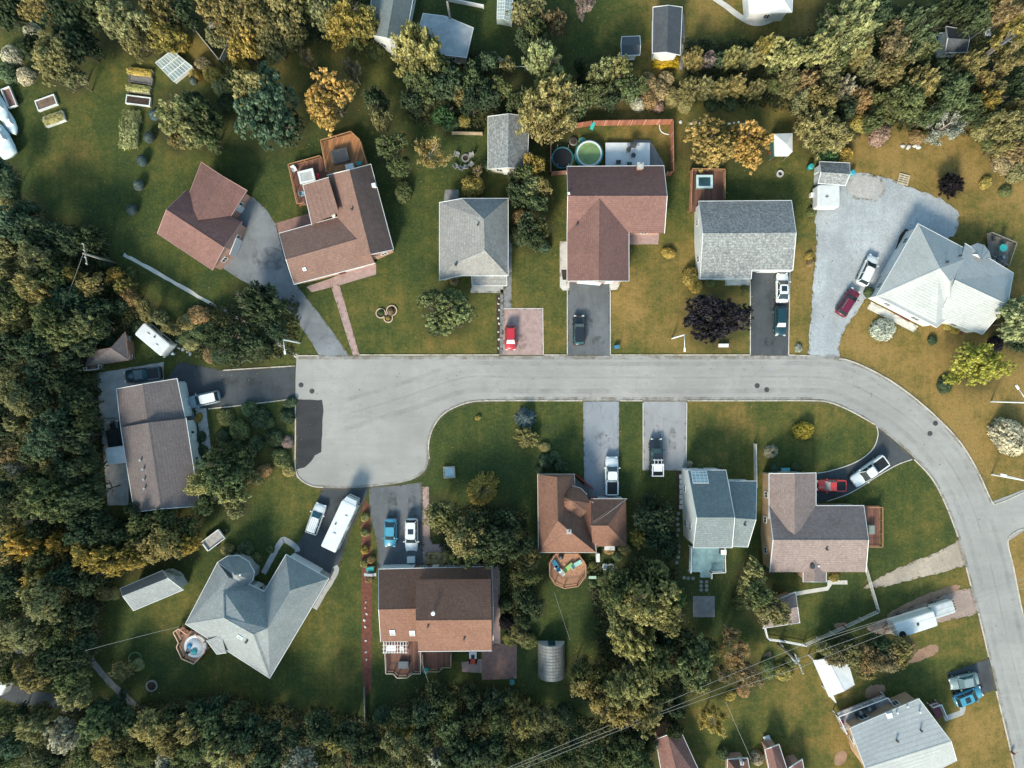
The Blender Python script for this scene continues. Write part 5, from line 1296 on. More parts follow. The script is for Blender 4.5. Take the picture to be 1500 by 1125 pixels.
# the wood on the left
T_("14,362,22,B,o 58,378,25,F,o,10 10,402,20,F,o 52,420,25,f,o,10 20,440,28,B,g 86,402,24,B,g 29,468,23,F,l 82,470,30,F,g,10 126,472,24,f,l,8 102,440,25,B,d 132,420,20,F,o 60,502,28,B,d 96,492,25,C,g 20,512,28,B,d 60,536,25,F,t 126,510,18,F,t,6 24,562,25,F,o 30,335,30,B,t 70,345,26,B,d 104,352,24,B,d 135,350,20,B,d 40,310,20,B,t,6 150,450,16,B,d 8,330,18,B,d 150,480,18,F,d 108,405,14,F,y,7 158,505,14,u,d 105,530,18,B,d 5,480,18,B,o")
T_("168,404,14,F,y,4 181,420,15,f,y,4.5 194,436,14,F,b,4.5 214,454,16,F,o,5 235,466,14,F,o,5 252,482,13,F,o,4 155,385,10,u,d 180,448,12,B,d,4 205,478,12,u,d,1.5 190,402,10,u,g")
T_("34,582,28,F,o,10 66,582,22,F,t 28,620,19,f,o 78,636,36,F,t,11 60,655,25,B,g 10,665,18,F,b 22,686,14,X,s 80,682,19,F,o 72,735,36,C,g,11 42,745,18,F,o 10,762,20,B,o 34,796,26,f,y,9 90,795,18,F,y 112,740,30,B,d 116,640,28,B,d 116,690,28,B,d 8,720,22,B,d 122,590,24,B,d 130,775,26,B,d 100,612,20,F,t 50,705,20,B,d 5,620,16,B,d 60,770,20,B,d 140,720,20,B,d,10 138,680,16,B,d,9 135,615,15,B,d,9 95,560,20,B,d 5,590,18,B,d 148,760,16,B,d 15,820,20,B,o 62,820,22,F,g 130,560,14,B,d,5")
T_("130,808,20,F,y,8 160,818,30,f,y,9 194,816,25,F,y,9 221,802,26,F,o,8 246,792,28,F,o,9 270,795,20,f,y,7 210,772,22,B,g,7 240,766,22,B,g,7 180,785,20,B,d,7 275,770,17,F,g,6 160,780,20,B,d 200,745,13,B,d,5")
T_("302,704,28,F,l,8 322,696,34,F,g,9 336,722,24,f,l,8 352,690,22,F,g,7 362,668,17,F,g,6 330,668,20,F,g,7 345,742,17,F,o,6 370,700,14,F,o,5 303,735,18,F,g,6")
T_("380,612,17,u,d,1.8 350,630,15,u,g,1.5 402,642,14,u,d,1.4 420,610,11,u,d,1.2 365,600,12,u,g,1.2 410,672,14,u,g,1.5 386,690,11,u,b,1.2 330,612,13,u,g,1 345,655,12,u,d,1.2 392,620,10,u,g,1 420,648,9,u,k,.9 422,690,9,u,o,.9 375,650,12,u,d,1.2 326,640,11,u,d,1 425,590,9,u,d,.8 290,612,6,u,y,.8 293,640,8,u,d,.8 296,660,8,u,d,.8")
T_("332,806,9,u,o,1.2 358,806,12,u,t,1.3 375,818,8,u,g,1 395,805,6,u,g,.8")
# centre
T_("644,754,25,F,l,7 680,786,32,F,o,9 722,790,30,B,d,9 700,768,24,F,d,8 740,762,20,B,d,7 660,760,18,F,g,7 695,812,18,F,g,6 770,830,17,F,o,6 665,815,14,F,g,5 742,800,22,B,d,8 720,815,16,F,g,6 768,800,15,B,d,6 755,780,14,u,d,1.5")
T_("770,612,17,N,n,2.0 771,641,17,f,l,2.2 800,676,11,u,d,1.2 822,684,11,u,d,1.2 798,655,8,u,o,.8 812,668,8,u,g,.8 790,688,7,u,d,.8 700,612,4,u,y,.5")
T_("1135,686,8,b,t,1.3 1167,685,8,b,t,1.3 1178,631,14,u,w,1.6 1026,684,5,u,g,.6 1054,684,5,u,g,.6 1010,680,5,u,s,.6")
T_("945,760,22,B,d,6 938,789,15,f,y,5 970,758,20,B,d,6 955,735,14,B,d,4 940,830,20,F,g 965,785,18,B,d,6 980,800,18,B,d,6 1103,840,20,C,l,6 1105,870,24,C,g,7 1126,890,26,F,o,7 1090,855,14,F,l,5 1088,880,14,u,g 1112,850,8,u,y,2 1140,902,16,F,o,6 1223,846,7,u,y,.9 893,805,8,u,b,.8 905,815,8,u,g,.8 915,805,9,u,o,.8")
# lower middle woods
T_("900,860,28,F,g,10 940,880,42,F,l,13 908,902,26,F,l,10 926,934,38,f,l,12 962,858,30,C,g,10 974,898,28,F,l,11 904,1034,34,f,o,11 924,1000,36,F,l,12 952,962,30,C,g,11 946,1040,27,F,o,10 962,1018,20,F,g 985,875,20,C,e,8 890,1000,16,F,l,7 975,940,18,B,d 960,835,18,F,o,8")
T_("1012,966,32,C,g,9 1020,996,19,F,l,7 1000,938,20,B,d 1035,950,16,B,g 1013,975,9,F,b,9 1074,952,28,X,b,6 1092,985,22,F,b,5 1058,985,16,X,b,5 1070,925,14,X,b,5 1044,1056,27,X,y,6 985,1066,15,B,d 1148,986,13,u,y,1.3 1130,985,10,u,g,1 1090,1012,10,u,b,.8 1070,1020,8,u,y,.7 1125,975,10,u,g 1060,1105,9,u,g 1110,1112,10,u,s,1.2 990,1035,14,B,d 1160,970,9,u,g,1")
T_("850,980,18,F,g,7 850,998,20,F,o,7 876,985,18,F,g,6 870,1010,14,F,o,6 768,872,20,B,d,7 770,845,19,F,g,7 786,890,14,F,t,5 742,912,11,u,p,1.2 762,930,15,F,o,5 765,905,14,B,d,5 775,940,12,u,g 745,938,9,u,y,.9 780,815,14,F,o,6 868,828,6,u,g,.8 880,850,8,u,g,.8 868,855,6,u,g 740,885,10,u,d")
# bottom edge
T_("622,1040,22,B,d 660,1062,22,F,g 692,1048,18,B,d 690,1102,22,f,t,8 670,1088,20,B,d 730,1052,20,F,g 770,1058,22,f,l,8 796,1054,16,F,o 640,1110,13,f,s,5 722,1092,22,B,d 640,1014,18,B,d 690,1014,16,B,d 722,1022,18,B,d 800,1092,18,B,d 770,1095,18,F,g 745,1020,14,F,g 655,1032,18,B,g 620,1075,18,B,d 750,1110,16,F,g 830,1050,15,u,d 845,1075,14,B,d,5 830,1110,18,B,g 870,1105,20,F,g 590,1045,18,B,d 608,1115,16,F,o 560,1050,14,u,d 660,1115,16,B,g")
T_("920,1102,25,F,g 940,1116,20,F,g 908,1078,20,B,d 890,1110,18,B,g 950,1085,13,B,d,5 930,1070,14,B,d")
T_("310,1062,26,F,g 328,1094,28,f,l,9 356,1106,22,F,o 362,1070,25,B,d 396,1112,25,B,d 444,1114,27,F,s,8 491,1086,18,f,l,7 470,1062,22,B,d 511,1072,20,B,d 530,1102,18,B,d 520,1116,14,F,b 580,1086,20,F,o,8 590,1070,14,f,y,6 556,1106,16,F,g 396,1070,20,B,d,7 430,1075,18,B,d,6 475,1110,16,F,g 345,1045,20,B,d 545,1078,16,B,d")
T_("69,876,32,F,o,11 58,852,22,f,y,9 20,850,24,B,d 45,926,28,F,o,10 86,926,24,F,g 10,912,25,F,o 55,980,28,F,o,9 110,986,22,B,g 86,962,28,B,d 106,1018,22,f,o,7 20,880,20,B,g 125,960,18,B,d,7 100,900,20,B,d 130,900,18,B,d,7 130,850,20,B,d 100,840,22,B,d 150,870,12,u,o,1.3 165,870,10,u,o,1.2 12,940,16,F,o,6 130,935,16,B,d,6")
T_("54,1062,26,f,o,8 96,1076,25,F,s,7 10,1050,20,F,g 20,1090,22,F,t 149,1062,30,C,g,9 165,1086,28,F,o 130,1100,22,B,g 226,1062,28,F,o,9 210,1100,22,F,g 250,1082,22,F,o 282,1062,26,f,o,9 290,1094,24,F,g 250,1114,22,F,s,7 60,1112,20,F,o 120,1116,18,F,o 190,1055,22,B,d 175,1025,14,B,d,6 255,1045,20,B,d 35,1045,14,B,d 265,1110,18,B,g 150,1035,16,B,d 290,1040,18,B,d 320,1030,16,B,d,6 180,982,17,F,o,4 200,975,9,u,l,1 180,1110,18,B,d 10,1115,18,F,g 85,1112,14,B,d 15,985,16,F,g")
# tall hedge by the lower lane
T_("1208,950,13,F,o,5 1222,962,16,F,b,5 1245,958,20,F,o,6 1270,964,20,F,b,6 1292,966,22,F,b,6 1312,950,20,F,o,6 1328,944,14,F,b,5 1268,985,12,F,o,4 1290,945,18,B,d,5 1240,942,14,B,d,4 1320,968,9,F,o,4")
T_("1360,1090,0.1,u,d 1460,660,0.1,u,d")
# garden plants set by hand
for i, (x, y) in enumerate([(226,168),(218,201),(208,235),(203,271),(193,307),(283,118)]):
    tree(x, y, 8 if i < 5 else 6, 1.5, 'ball', 'n', ['topmost of the row of blue green ball shrubs below the raised beds', 'second ball shrub down the row below the raised beds', 'middle ball shrub of the row below the raised beds', 'fourth ball shrub down the row below the raised beds', 'lowest ball shrub of the row near the rosy brown garage', 'lone small ball shrub beside the cold frame'][i], group='clipped ball shrubs' if i < 5 else None)
tree(190, 190, 12, 1.4, 'hedge', 'l', 'oblong leafy green hedge below the raised beds', squash=2.1, rot=-.1)
tree(707, 717, 25, 3.2, 'spiky', 'y', 'golden spiky shrub with arching blades on the shaded lawn')
tree(1131, 662, 11, 1.6, 'spiky', 's', 'pale spiky plant beside the white fence line')
tree(976, 91, 17, 1.1, 'hedge', 'v', 'bright yellow flower hedge below the long charcoal shed', squash=.42, rot=0)
for i, (x, y, c) in enumerate([(534,758,'l'),(534,781,'l'),(534,806,'y'),(533,826,'l'),(543,820,'b'),(541,848,'b')]):
    tree(x, y, 6, 1.0, 'bush', c, f"{['topmost', 'second', 'third', 'fourth'][i]} little bush down the red mulch bed" if i < 4 else ['bronze bush beside the top of the red mulch bed', 'low bronze bush beside the brown house corner'][i - 4], group='bushes along the mulch bed' if i < 4 else None)
TREES = [t for t in TREES if t['r'] > 1]
# ------------------------------------------------------------------ street furniture, fences, garden things
def street_lamp(label, top, head, z=7.2):
    a = W(*top, z); b = W(*head, z); t = thing('street_lamp', label, 'street lamp', (a.x, a.y, 0), 0, 'street lamps with a long arm')
    MB().lathe((a.x, a.y, 0), [(.14, 0), (.12, .3), (.08, z)], 10).build('pole', OFFWHITE, t, True)
    m = b - a; q = MB(); e = a + m * .82
    q.tube(a, e, .055, .045); q.build('arm', OFFWHITE, t, True)
    d = m.normalized(); ang = math.atan2(d.y, d.x)
    MB().box(tuple(e.lerp(b, .5) + Vector((0, 0, .02))), ((b - e).length + .2, .28, .14), ang, 0, .8).build('lamp_head', M('lamp_white', (.7, .72, .72), .4, .06), t)
    MB().box(tuple(e.lerp(b, .5) - Vector((0, 0, .07))), ((b - e).length * .6, .24, .04), ang).build('lens', CLEARLENS, t)
street_lamp('street lamp on the kerb left of the dark purple tree', (1002.5,490.5), (1003,514)); street_lamp('street lamp beside the foot of the garage drive', (415,497.5), (417.5,518))
street_lamp('street lamp at the right edge above the side street', (1507,705), (1467,695)); street_lamp('street lamp at the right edge near the pale round bush', (1506,590), (1489,565))

def utility_pole(label, top, z, cross=None, extra=None):
    a = W(*top, z); t = thing('utility_pole', label, 'power pole', (a.x, a.y, 0))
    MB().lathe((a.x, a.y, 0), [(.19, 0), (.13, z)], 10).build('pole', POLEWOOD, t, True)
    if cross:
        d = Vector((math.cos(R(cross)), math.sin(R(cross)), 0)); q = MB(); q.bar(a - d * 1.5 - Vector((0,0,.5)), a + d * 1.5 - Vector((0,0,.5)), .12, .14); co = q.build('crossarm', POLEWOOD, t)
        for k in (-1.35, -.5, .5, 1.35): MB().lathe(a + d * k - Vector((0,0,.36)), [(.05, 0), (.08, .1), (.05, .25)], 8).build('insulator', WHITE, co)
    if extra: 
        MB().lathe((a.x + .35, a.y + .1, z - 2.2), [(.25, 0), (.27, .8), (.1, .9)], 12).build('transformer', GREYMETAL, t, True)
    return a
pa = utility_pole('wooden power pole leaning in view beside the crossing white fences', (1172,974), 7.6, 112, True)
pb = utility_pole('weathered power pole standing in the left wood', (122,371), 7.6, 100)
pc = utility_pole('power pole rising beside the weathered barn roof at the top', (655,2), 7.6)
def wire(label, pts, sag=.35, r=.021, group=None, name='power_line'):
    mb = MB(); P = [Vector(p) for p in pts]
    for a, b in zip(P, P[1:]):
        n = max(4, int((b - a).length / 4)); q = [a.lerp(b, i / n) - Vector((0, 0, sag * 4 * (i / n) * (1 - i / n))) for i in range(n + 1)]
        for u, v in zip(q, q[1:]): mb.tube(u, v, r, n=4)
    tag(mb.build(name, WIRE, None, origin=True), label, 'cable', group)
wire('uppermost of the power lines crossing the bottom right', [W(725,1133,7.6), W(975,1029,7.5), W(1183,942,7.6), W(1356,890,7.6), W(1540,836,7.6)], .15)
wire('middle of the power lines crossing the bottom right', [W(738,1131,7.6), W(972,1041,7.5), W(1169,965,7.6), W(1340,905,7.6), W(1540,843,7.6)], .15)
wire('lowest of the power lines crossing the bottom right', [W(745,1135,7.6), W(972,1045,7.5), W(1174,977,7.6), W(1325,918,7.6), W(1540,850,7.6)], .15)
wire('thin power line hanging just under the middle one by the mulch track', [W(1182,948,6.6), W(1330,898,6.6), W(1540,838,6.6)], .1)
wire('service cable from the wood pole down into the trees', [W(122,371,7.5), W(96,440,6.6), W(48,562,5.2)], .1)
wire('service cable from the dark lawn to the round deck of the turret house', [W(125,953,6.2), W(262,918,3.4)], .2)
wire('service cable crossing the lawn above the barrel roofed shed', [W(812,868,2.5), W(835,938,3.4)], .1)
wire('service cable running down the lawn to the red brown hut', [W(1063,1028,6.5), W(1100,1112,3.4)], .1)
wire('service cable from the small red deck down the dark lawn', [W(613,955,4.5), W(637,1030,5.)], .1)

MAN = thing('manhole_cover', 'x', 'manhole cover', (0, 0, 0))
MB().lathe((0, 0, .034), [(.46, 0), (.46, .012), (.40, .016), (0.01, .016)], 20).build('frame_ring', DARKMETAL, MAN, local=True)
q = MB(); q.lathe((0, 0, .05), [(.36, 0), (.36, .008), (.01, .008)], 18)
for i in range(-3, 4): q.box((0, i * .09, .062), (.5, .03, .008))
q.build('lid', IRON, MAN, local=True)
def dup(o, loc, rz=0., label=None, group=None, scale=None):
    c = o.copy(); COL.objects.link(c); c.location = loc; c.rotation_euler = (0, 0, rz)
    if label: c['label'] = label
    if group: c['group'] = group
    if scale: c.scale = scale
    def kids(src, dst):
        for ch in list(src.children):
            if ch == dst: continue
            k = ch.copy(); COL.objects.link(k); k.parent = dst; kids(ch, k)
    kids(o, c); return c
for i, (x, y, l) in enumerate([(441,564,'manhole cover nearest the asphalt patch, upper left of its pair'), (457,573,'manhole cover just right of the asphalt patch corner'), (1109,565,'left manhole cover of the pair in the straight street'), (1123,571,'right manhole cover of the pair in the straight street'),
                               (1370,620,'upper manhole cover of the pair in the bend'), (1362,635,'lower manhole cover of the pair in the bend')]):
    if i == 0: MAN.location = W(x, y); MAN['label'] = l; MAN['group'] = 'manhole covers in the street'; MAN.scale = (.8, .8, 1)
    else: dup(MAN, W(x, y), i, l, 'manhole covers in the street', (.8, .8, 1))

def fence(label, pts, h, m, name='fence', th=.06, post=1.8, z0=.05, pm=None, sub='panel', rails=False, group=None):
    P = [W(*p, h) for p in pts]; P = [Vector((p.x, p.y, 0)) for p in P]; c = sum(P, Vector()) / len(P); t = thing(name, label, 'fence', c, 0, group)
    for a, b in zip(P, P[1:]):
        q = MB()
        if rails:
            for z in (h * .3, h * .62, h - .1): q.bar(a + Vector((0, 0, z)), b + Vector((0, 0, z)), th, .1)
        else: q.bar(a + Vector((0, 0, z0)), b + Vector((0, 0, z0)), th, h - z0 - .06); q.bar(a + Vector((0, 0, h - .06)), b + Vector((0, 0, h - .06)), th * 2, .05)
        q.build(sub, m, t)
        n = max(1, int((b - a).length / post)); q = MB()
        for i in range(n + 1): p = a.lerp(b, i / n); q.box((p.x, p.y, h / 2), (.12, .12, h + .06))
        o = q.build('post_row', pm or m, t)
    return t
fence('tall terracotta board fence round the pool yard', [(842,181),(868,177),(986,175),(987,252),(978,252)], 1.9, TERRACOTTA, pm=M('terracotta_post', (.46,.28,.2), .8, .15))
fence('brown fence on the far side of the pool yard beside the trees', [(831,250),(807,252),(807,190)], 1.7, M('dull_red_fence', (.22,.12,.09), .8, .25), pm=PALECONC)
fence('thin white fence line beside the tall white gabled house', [(1108,651),(1109,714)], 1.2, PALECONC)
fence('white rail fence angled round the dark garden below the rosy grey house', [(1118,905),(1126,938),(1150,941),(1181,947)], 1.1, WHITE, rails=True, th=.1)
fence('pale post and rail fence beside the rosy grey house running to the power lines', [(1270,830),(1289,897),(1240,920),(1182,946)], 1.2, M('pale_rail_fence', (.5,.48,.43), .7), rails=True)
fence('low grey fence at the end of the red mulch bed', [(533,1008),(534,1058)], 1.0, M('old_grey_fence', (.22,.2,.18), .8))
fence('white fence at the top edge beside the greenhouse', [(657,-3),(708,7)], 1.0, WHITE)
fence('short grey fence piece in the trees below the greenhouse', [(720,84),(745,88)], 1.0, OFFWHITE)
fence('weathered plank fence above the fire circle', [(662,193),(706,194)], 1.1, M('tan_fence', (.36,.28,.19), .8))
fence('angled grey fence round the yard of the top left decked corner', [(284,42),(321,88),(337,54)], 1.3, M('grey_tan_fence', (.36,.33,.28), .8))
fence('fallen white gate beside the leaning power pole', [(1145,945),(1166,972)], .9, WHITE, name='gate')

# pool yard
c = W(863, 225, 1.2); t = thing('above_ground_pool', 'round above ground pool with a green cover and a white rim', 'pool', (c.x, c.y, 0))
MB().lathe((c.x, c.y, 0), [(2.05, 0), (2.05, 1.18)], 32).build('pool_wall', TURQ, t, True); q = MB(); q.lathe((c.x, c.y, 1.18), [(1.62, 0), (1.62, .09), (1.85, .09), (1.85, 0), (1.62, 0)], 32, cap=False); q.build('rim', WHITE, t)
MB().lathe((c.x, c.y, 1.15), [(1.62, 0), (1.62, .05), (.8, .07), (.01, .06)], 32).build('cover', GREENCOVER, t)
def trampoline(label, px, py, r):
    c = W(px, py, .8); t = thing('trampoline', label, 'trampoline', (c.x, c.y, 0)); q = MB()
    q.lathe((c.x, c.y, .8), [(r * .9, 0), (r, .06), (r * 1.06, 0), (r, -.03), (r * .9, 0)], 28, cap=False); q.build('pad_ring', M('dark_teal_pad', (.02, .11, .13), .5), t)
    MB().lathe((c.x, c.y, .78), [(r * .9, 0), (r * .9, .02), (.01, .02)], 28).build('jumping_mat', BLACK, t)
    for i in range(6): a = i * math.pi / 3; q = MB(); q.tube((c.x + r * math.cos(a), c.y + r * math.sin(a), 0), (c.x + r * 1.03 * math.cos(a), c.y + r * 1.03 * math.sin(a), 2.3), .035, n=6); q.build('net_pole', GREYMETAL, t)
trampoline('round black trampoline with a teal pad in the pool yard', 824, 231, 1.55)
def disc(name, label, cat, px, py, r, h, m, top=None, prof=None):
    c = W(px, py, h); t = thing(name, label, cat, (c.x, c.y, 0)); MB().lathe((c.x, c.y, 0.01), prof or [(r * .9, 0), (r, h * .8), (r * .92, h)], 18).build('body', m, t, True)
    if top: MB().lathe((c.x, c.y, h + .012), [(r * .8, 0), (r * .75, .04), (.01, .05)], 18).build('top', top, t)
    return t
disc('paddling_pool', 'small light green paddling pool beside the big round pool', 'paddling pool', 853, 206, .55, .4, M('mint_plastic', (.2,.45,.25), .4), WATER)
disc('fire_bowl', 'grey stone fire bowl in the pool yard', 'fire bowl', 840, 207, .6, .45, DARKSTONE, SOIL)
t = thing('pool_deck', 'white painted deck behind the brick pink roofed house', 'deck', W(920, 227)); P = [W(x, y, .7) for x, y in ((887,209),(952,209),(952,246),(887,246))]
MB().prism(P, .55, .7).build('floor', M('white_deck', (.62,.64,.64), .6, .1, 1), t); q = MB()
for a in inset(P[::-1] if area2(P) < 0 else P, .15): q.box((a.x, a.y, .27), (.14, .14, .54))
q.build('support_post', WHITE, t)
def chair(label, px, py, z, rz, m, name='garden_chair', group=None):
    c = W(px, py, z + .5); t = thing(name, label, 'chair', (c.x, c.y, z), R(rz), group)
    MB().box((0, 0, .42), (.56, .56, .06)).build('seat', m, t, local=True); MB().hexa([(-.3, -.28, .45), (-.24, -.28, .45), (-.24, .28, .45), (-.3, .28, .45)], [(-.44, -.28, 1.0), (-.38, -.28, 1.0), (-.38, .28, 1.0), (-.44, .28, 1.0)]).build('backrest', m, t, local=True)
    for sx in (-1, 1):
        for sy in (-1, 1): q = MB(); q.box((sx * .23, sy * .25, .2), (.06, .06, .39)); q.build('leg', m, t, local=True)
    for sy in (-1, 1): q = MB(); q.box((0, sy * .31, .62), (.5, .07, .05)); q.build('armrest', m, t, local=True)
def table(label, px, py, z, r, m, name='garden_table', rnd=True, lx=1.2, ly=.8, rz=0., umb=None):
    c = W(px, py, z + .75); t = thing(name, label, 'table', (c.x, c.y, z), R(rz))
    if rnd: MB().lathe((0, 0, .7), [(r, 0), (r, .05), (.01, .05)], 18).build('tabletop', m, t, local=True)
    else: MB().box((0, 0, .72), (lx, ly, .06)).build('tabletop', m, t, local=True)
    for sx, sy in ((-1, -1), (1, -1), (1, 1), (-1, 1)): q = MB(); k = .6 * r if rnd else 1; q.box((sx * (k if rnd else lx / 2 - .08), sy * (k if rnd else ly / 2 - .08), .35), (.06, .06, .69)); q.build('leg', m, t, local=True)
def grill(label, px, py, z, rz, m=None):
    c = W(px, py, z + .9); t = thing('barbecue', label, 'barbecue', (c.x, c.y, z), R(rz)); m = m or DARKMETAL
    MB().box((0, 0, .45), (.9, .5, .7)).build('cabinet', m, t, local=True); MB().hexa([(-.45, -.28, .82), (.45, -.28, .82), (.45, .28, .82), (-.45, .28, .82)], [(-.42, -.12, 1.12), (.42, -.12, 1.12), (.42, .2, 1.12), (-.42, .2, 1.12)]).build('hood', m, t, local=True)
    for sx in (-1, 1): MB().box((sx * .68, 0, .82), (.4, .45, .05)).build('side_shelf', GREYMETAL, t, local=True)
table('dark round table nearest the chimney on the white pool deck', 921, 219, .7, .35, DARKMETAL); table('lower dark round table on the white pool deck', 928, 227, .7, .35, DARKMETAL)
chair('dark chair at the left of the white pool deck beside the roof', 906, 237, .7, 90, DARKMETAL); chair('dark chair at the right of its twin on the white pool deck', 922, 240, .7, 90, DARKMETAL); grill('dark barbecue at the top of the white pool deck', 928, 211, .7, 0)
t = thing('slide', 'turquoise garden slide against the terracotta fence', 'slide', W(868, 184)); a, b = W(870, 179, 1.4), W(866, 190, .1); q = MB(); q.bar(a, b, .5, .06); q.build('chute', TURQ, t); q = MB()
for s_ in (-.2, .2): q.tube((a.x + s_, a.y + .25, 0), (a.x + s_, a.y, 1.4), .04)
q.build('ladder', WHITE, t)
t = thing('garden_hose', 'pale hose curled on the grass by the terracotta fence corner', 'hose', W(972, 190)); q = MB(); L = [W(x, y, .04) for x, y in smooth_line([(966,182),(967,190),(972,195),(980,197)], 4)]
for a, b in zip(L, L[1:]): q.tube(a, b, .07)
q.build('hose', OFFWHITE, t)
def hot_tub(label, px, py, z, w, rz, water=WATER, rim=None):
    c = W(px, py, z + .8); t = thing('hot_tub', label, 'hot tub', (c.x, c.y, z), R(rz)); rim = rim or M('pale_acrylic', (.42, .55, .56), .3)
    MB().box((0, 0, .38), (w, w * .8, .76)).build('cabinet', GREYWOOD, t, local=True); q = MB()
    for sx in (-1, 1): q.box((sx * w * .43, 0, .8), (w * .14, w * .8, .07))
    for sy in (-1, 1): q.box((0, sy * w * .335, .8), (w * .72, w * .13, .07))
    q.build('rim', rim, t, local=True); MB().box((0, 0, .772), (w * .72, w * .54, .02)).build('water', water, t, local=True)
hot_tub('square hot tub with a pale blue rim on the red brown deck', 1032, 266, .7, 2.4, 0, glass('dark_water', (.02, .06, .08)))
hot_tub('dark covered hot tub on the upper cedar deck', 498, 228, 1.6, 2.4, 14, M('spa_cover', (.045, .05, .06), .7), M('spa_rim', (.06, .065, .07), .6))
hot_tub('pale covered hot tub on the lower cedar deck', 449, 258, .9, 2.3, 14, M('pale_spa_cover', (.4, .42, .42), .6), OFFWHITE)
table('white low table beside the wall of the upper cedar deck', 512, 244, 1.6, .5, OFFWHITE, rnd=False, rz=14); chair('turquoise chair in the corner of the upper cedar deck', 526, 239, 1.6, 100, TURQ); chair('pale blue chair at the foot of the lower cedar deck', 443, 284, .9, 10, M('pale_blue_plastic', (.25,.36,.4), .5)); chair('white chair in the upper corner of the lower cedar deck', 431, 248, .9, -60, WHITE)
chair('red chair beside the pale hot tub on the cedar deck', 464, 258, .9, 180, M('red_plastic', (.35,.03,.04), .5))
# planters and beds
def bed(label, px, py, L, Wd, rz, frame, plants=None, h=.45, name='raised_bed', cat='raised bed', fill=None, group=None):
    c = W(px, py, h); t = thing(name, label, cat, (c.x, c.y, 0), R(rz), group); q = MB(); th = .14
    for sy in (-1, 1): q.box((0, sy * (Wd / 2 - th / 2), h / 2), (L, th, h))
    for sx in (-1, 1): q.box((sx * (L / 2 - th / 2), 0, h / 2 - .004), (th, Wd - 2 * th, h))
    q.build('frame', frame, t, local=True); MB().box((0, 0, h * .4), (L - 2 * th - .004, Wd - 2 * th - .004, h * .7)).build('soil', fill or SOIL, t, local=True)
    if plants:
        o = bpy.data.objects.new('planting', PROTO['hedge'][0][0]); COL.objects.link(o); o.parent = t; o.scale = (L * .47, Wd * .47, .55); o.location = (0, 0, h * .6); o.color = (*mul(COLS[plants][1], 1.5), 1)
GRP = 'raised vegetable beds'
bed('topmost raised bed full of golden plants', 205, 106, 3.6, 1.1, -8, GREYWOOD, 'y'); bed('second raised bed with bare grey soil between planted ones', 206, 117, 3.5, 1.0, -8, GREYWOOD, None, fill=M('grey_soil', (.17,.16,.15), .9, .3, 2)); bed('third raised bed with yellow green plants', 203, 130, 3.5, 1.1, -8, GREYWOOD, 'l'); bed('lowest raised bed with pale frame and dark soil', 202, 147, 3.6, 1.3, -7, OFFWHITE)
bed('upper white framed planter on the open lawn', 67, 150, 3.0, 1.6, 20, OFFWHITE, None, fill=M('dry_soil', (.16,.11,.08), .9, .4, 2)); bed('lower white framed planter on the open lawn', 79, 174, 3.0, 1.5, 20, OFFWHITE, 'o')
bed('square wooden planter on the shaded lawn beside the cul de sac', 658, 692, 1.7, 1.7, 3, M('tan_planter', (.33,.29,.23), .8, .2, 3), None, name='planter', cat='planter', fill=M('pale_blue_fill', (.32,.42,.46), .6))
bed('brick edged planting bed in front of the two level brown house', 642, 820, 3.7, 2.1, 0, REDPAVE, 'b', .3, 'planter', 'planter')
t = thing('trefoil_planter', 'three lobed flower planter with pale stone edging on the front lawn', 'planter', W(566, 459))
for x, y, r in ((558,459,.75),(574,455,.8),(569,466,.7)):
    c = W(x, y); q = MB(); q.lathe((c.x, c.y, 0), [(r, 0), (r, .2), (r - .14, .2), (r - .14, .0)], 18, cap=False); e = q.build('edging', M('tan_edging', (.5,.38,.26), .85, .2, 3), t); MB().lathe((c.x, c.y, .02), [(r - .14, 0), (r - .14, .06), (.01, .1)], 18).build('soil', SOIL, t)
for x, y, r, cc in ((559,458,.42,'e'),(573,456,.38,'b'),(569,466,.35,'y')):
    o = bpy.data.objects.new('planting', PROTO['bush'][0][0]); COL.objects.link(o); o.parent = t; p = W(x, y); o.location = (p.x - t.location.x, p.y - t.location.y, .1); o.scale = (r, r, .5); o.color = (*COLS[cc][1], 1)
t = thing('cold_frame', 'square glazed cold frame with white bars on the grass', 'cold frame', W(254, 96)); P = [W(x, y, .9) for x, y in ((229,93),(253,75),(281,97),(254,119))]; q = MB()
q.prism(P, .0, .55); q.build('base', OFFWHITE, t); fr = MB(); gl = MB(); up = [Vector(p) for p in P]; up[0].z = up[1].z = 1.1; up[2].z = up[3].z = .7
lo = [Vector((p.x, p.y, .552)) for p in up]; gl.hexa([p + Vector((0, 0, 0)) for p in lo], up); gl.build('glazing', PANEGLASS, t)
for i in range(8): a = up[0].lerp(up[1], i / 7); b = up[3].lerp(up[2], i / 7); fr.bar(a, b, .1, .06)
for i in range(4): a = up[0].lerp(up[3], i / 3); b = up[1].lerp(up[2], i / 3); fr.bar(a + Vector((0,0,.005)), b + Vector((0,0,.005)), .12, .06)
fr.build('glazing_bar', OFFWHITE, t)
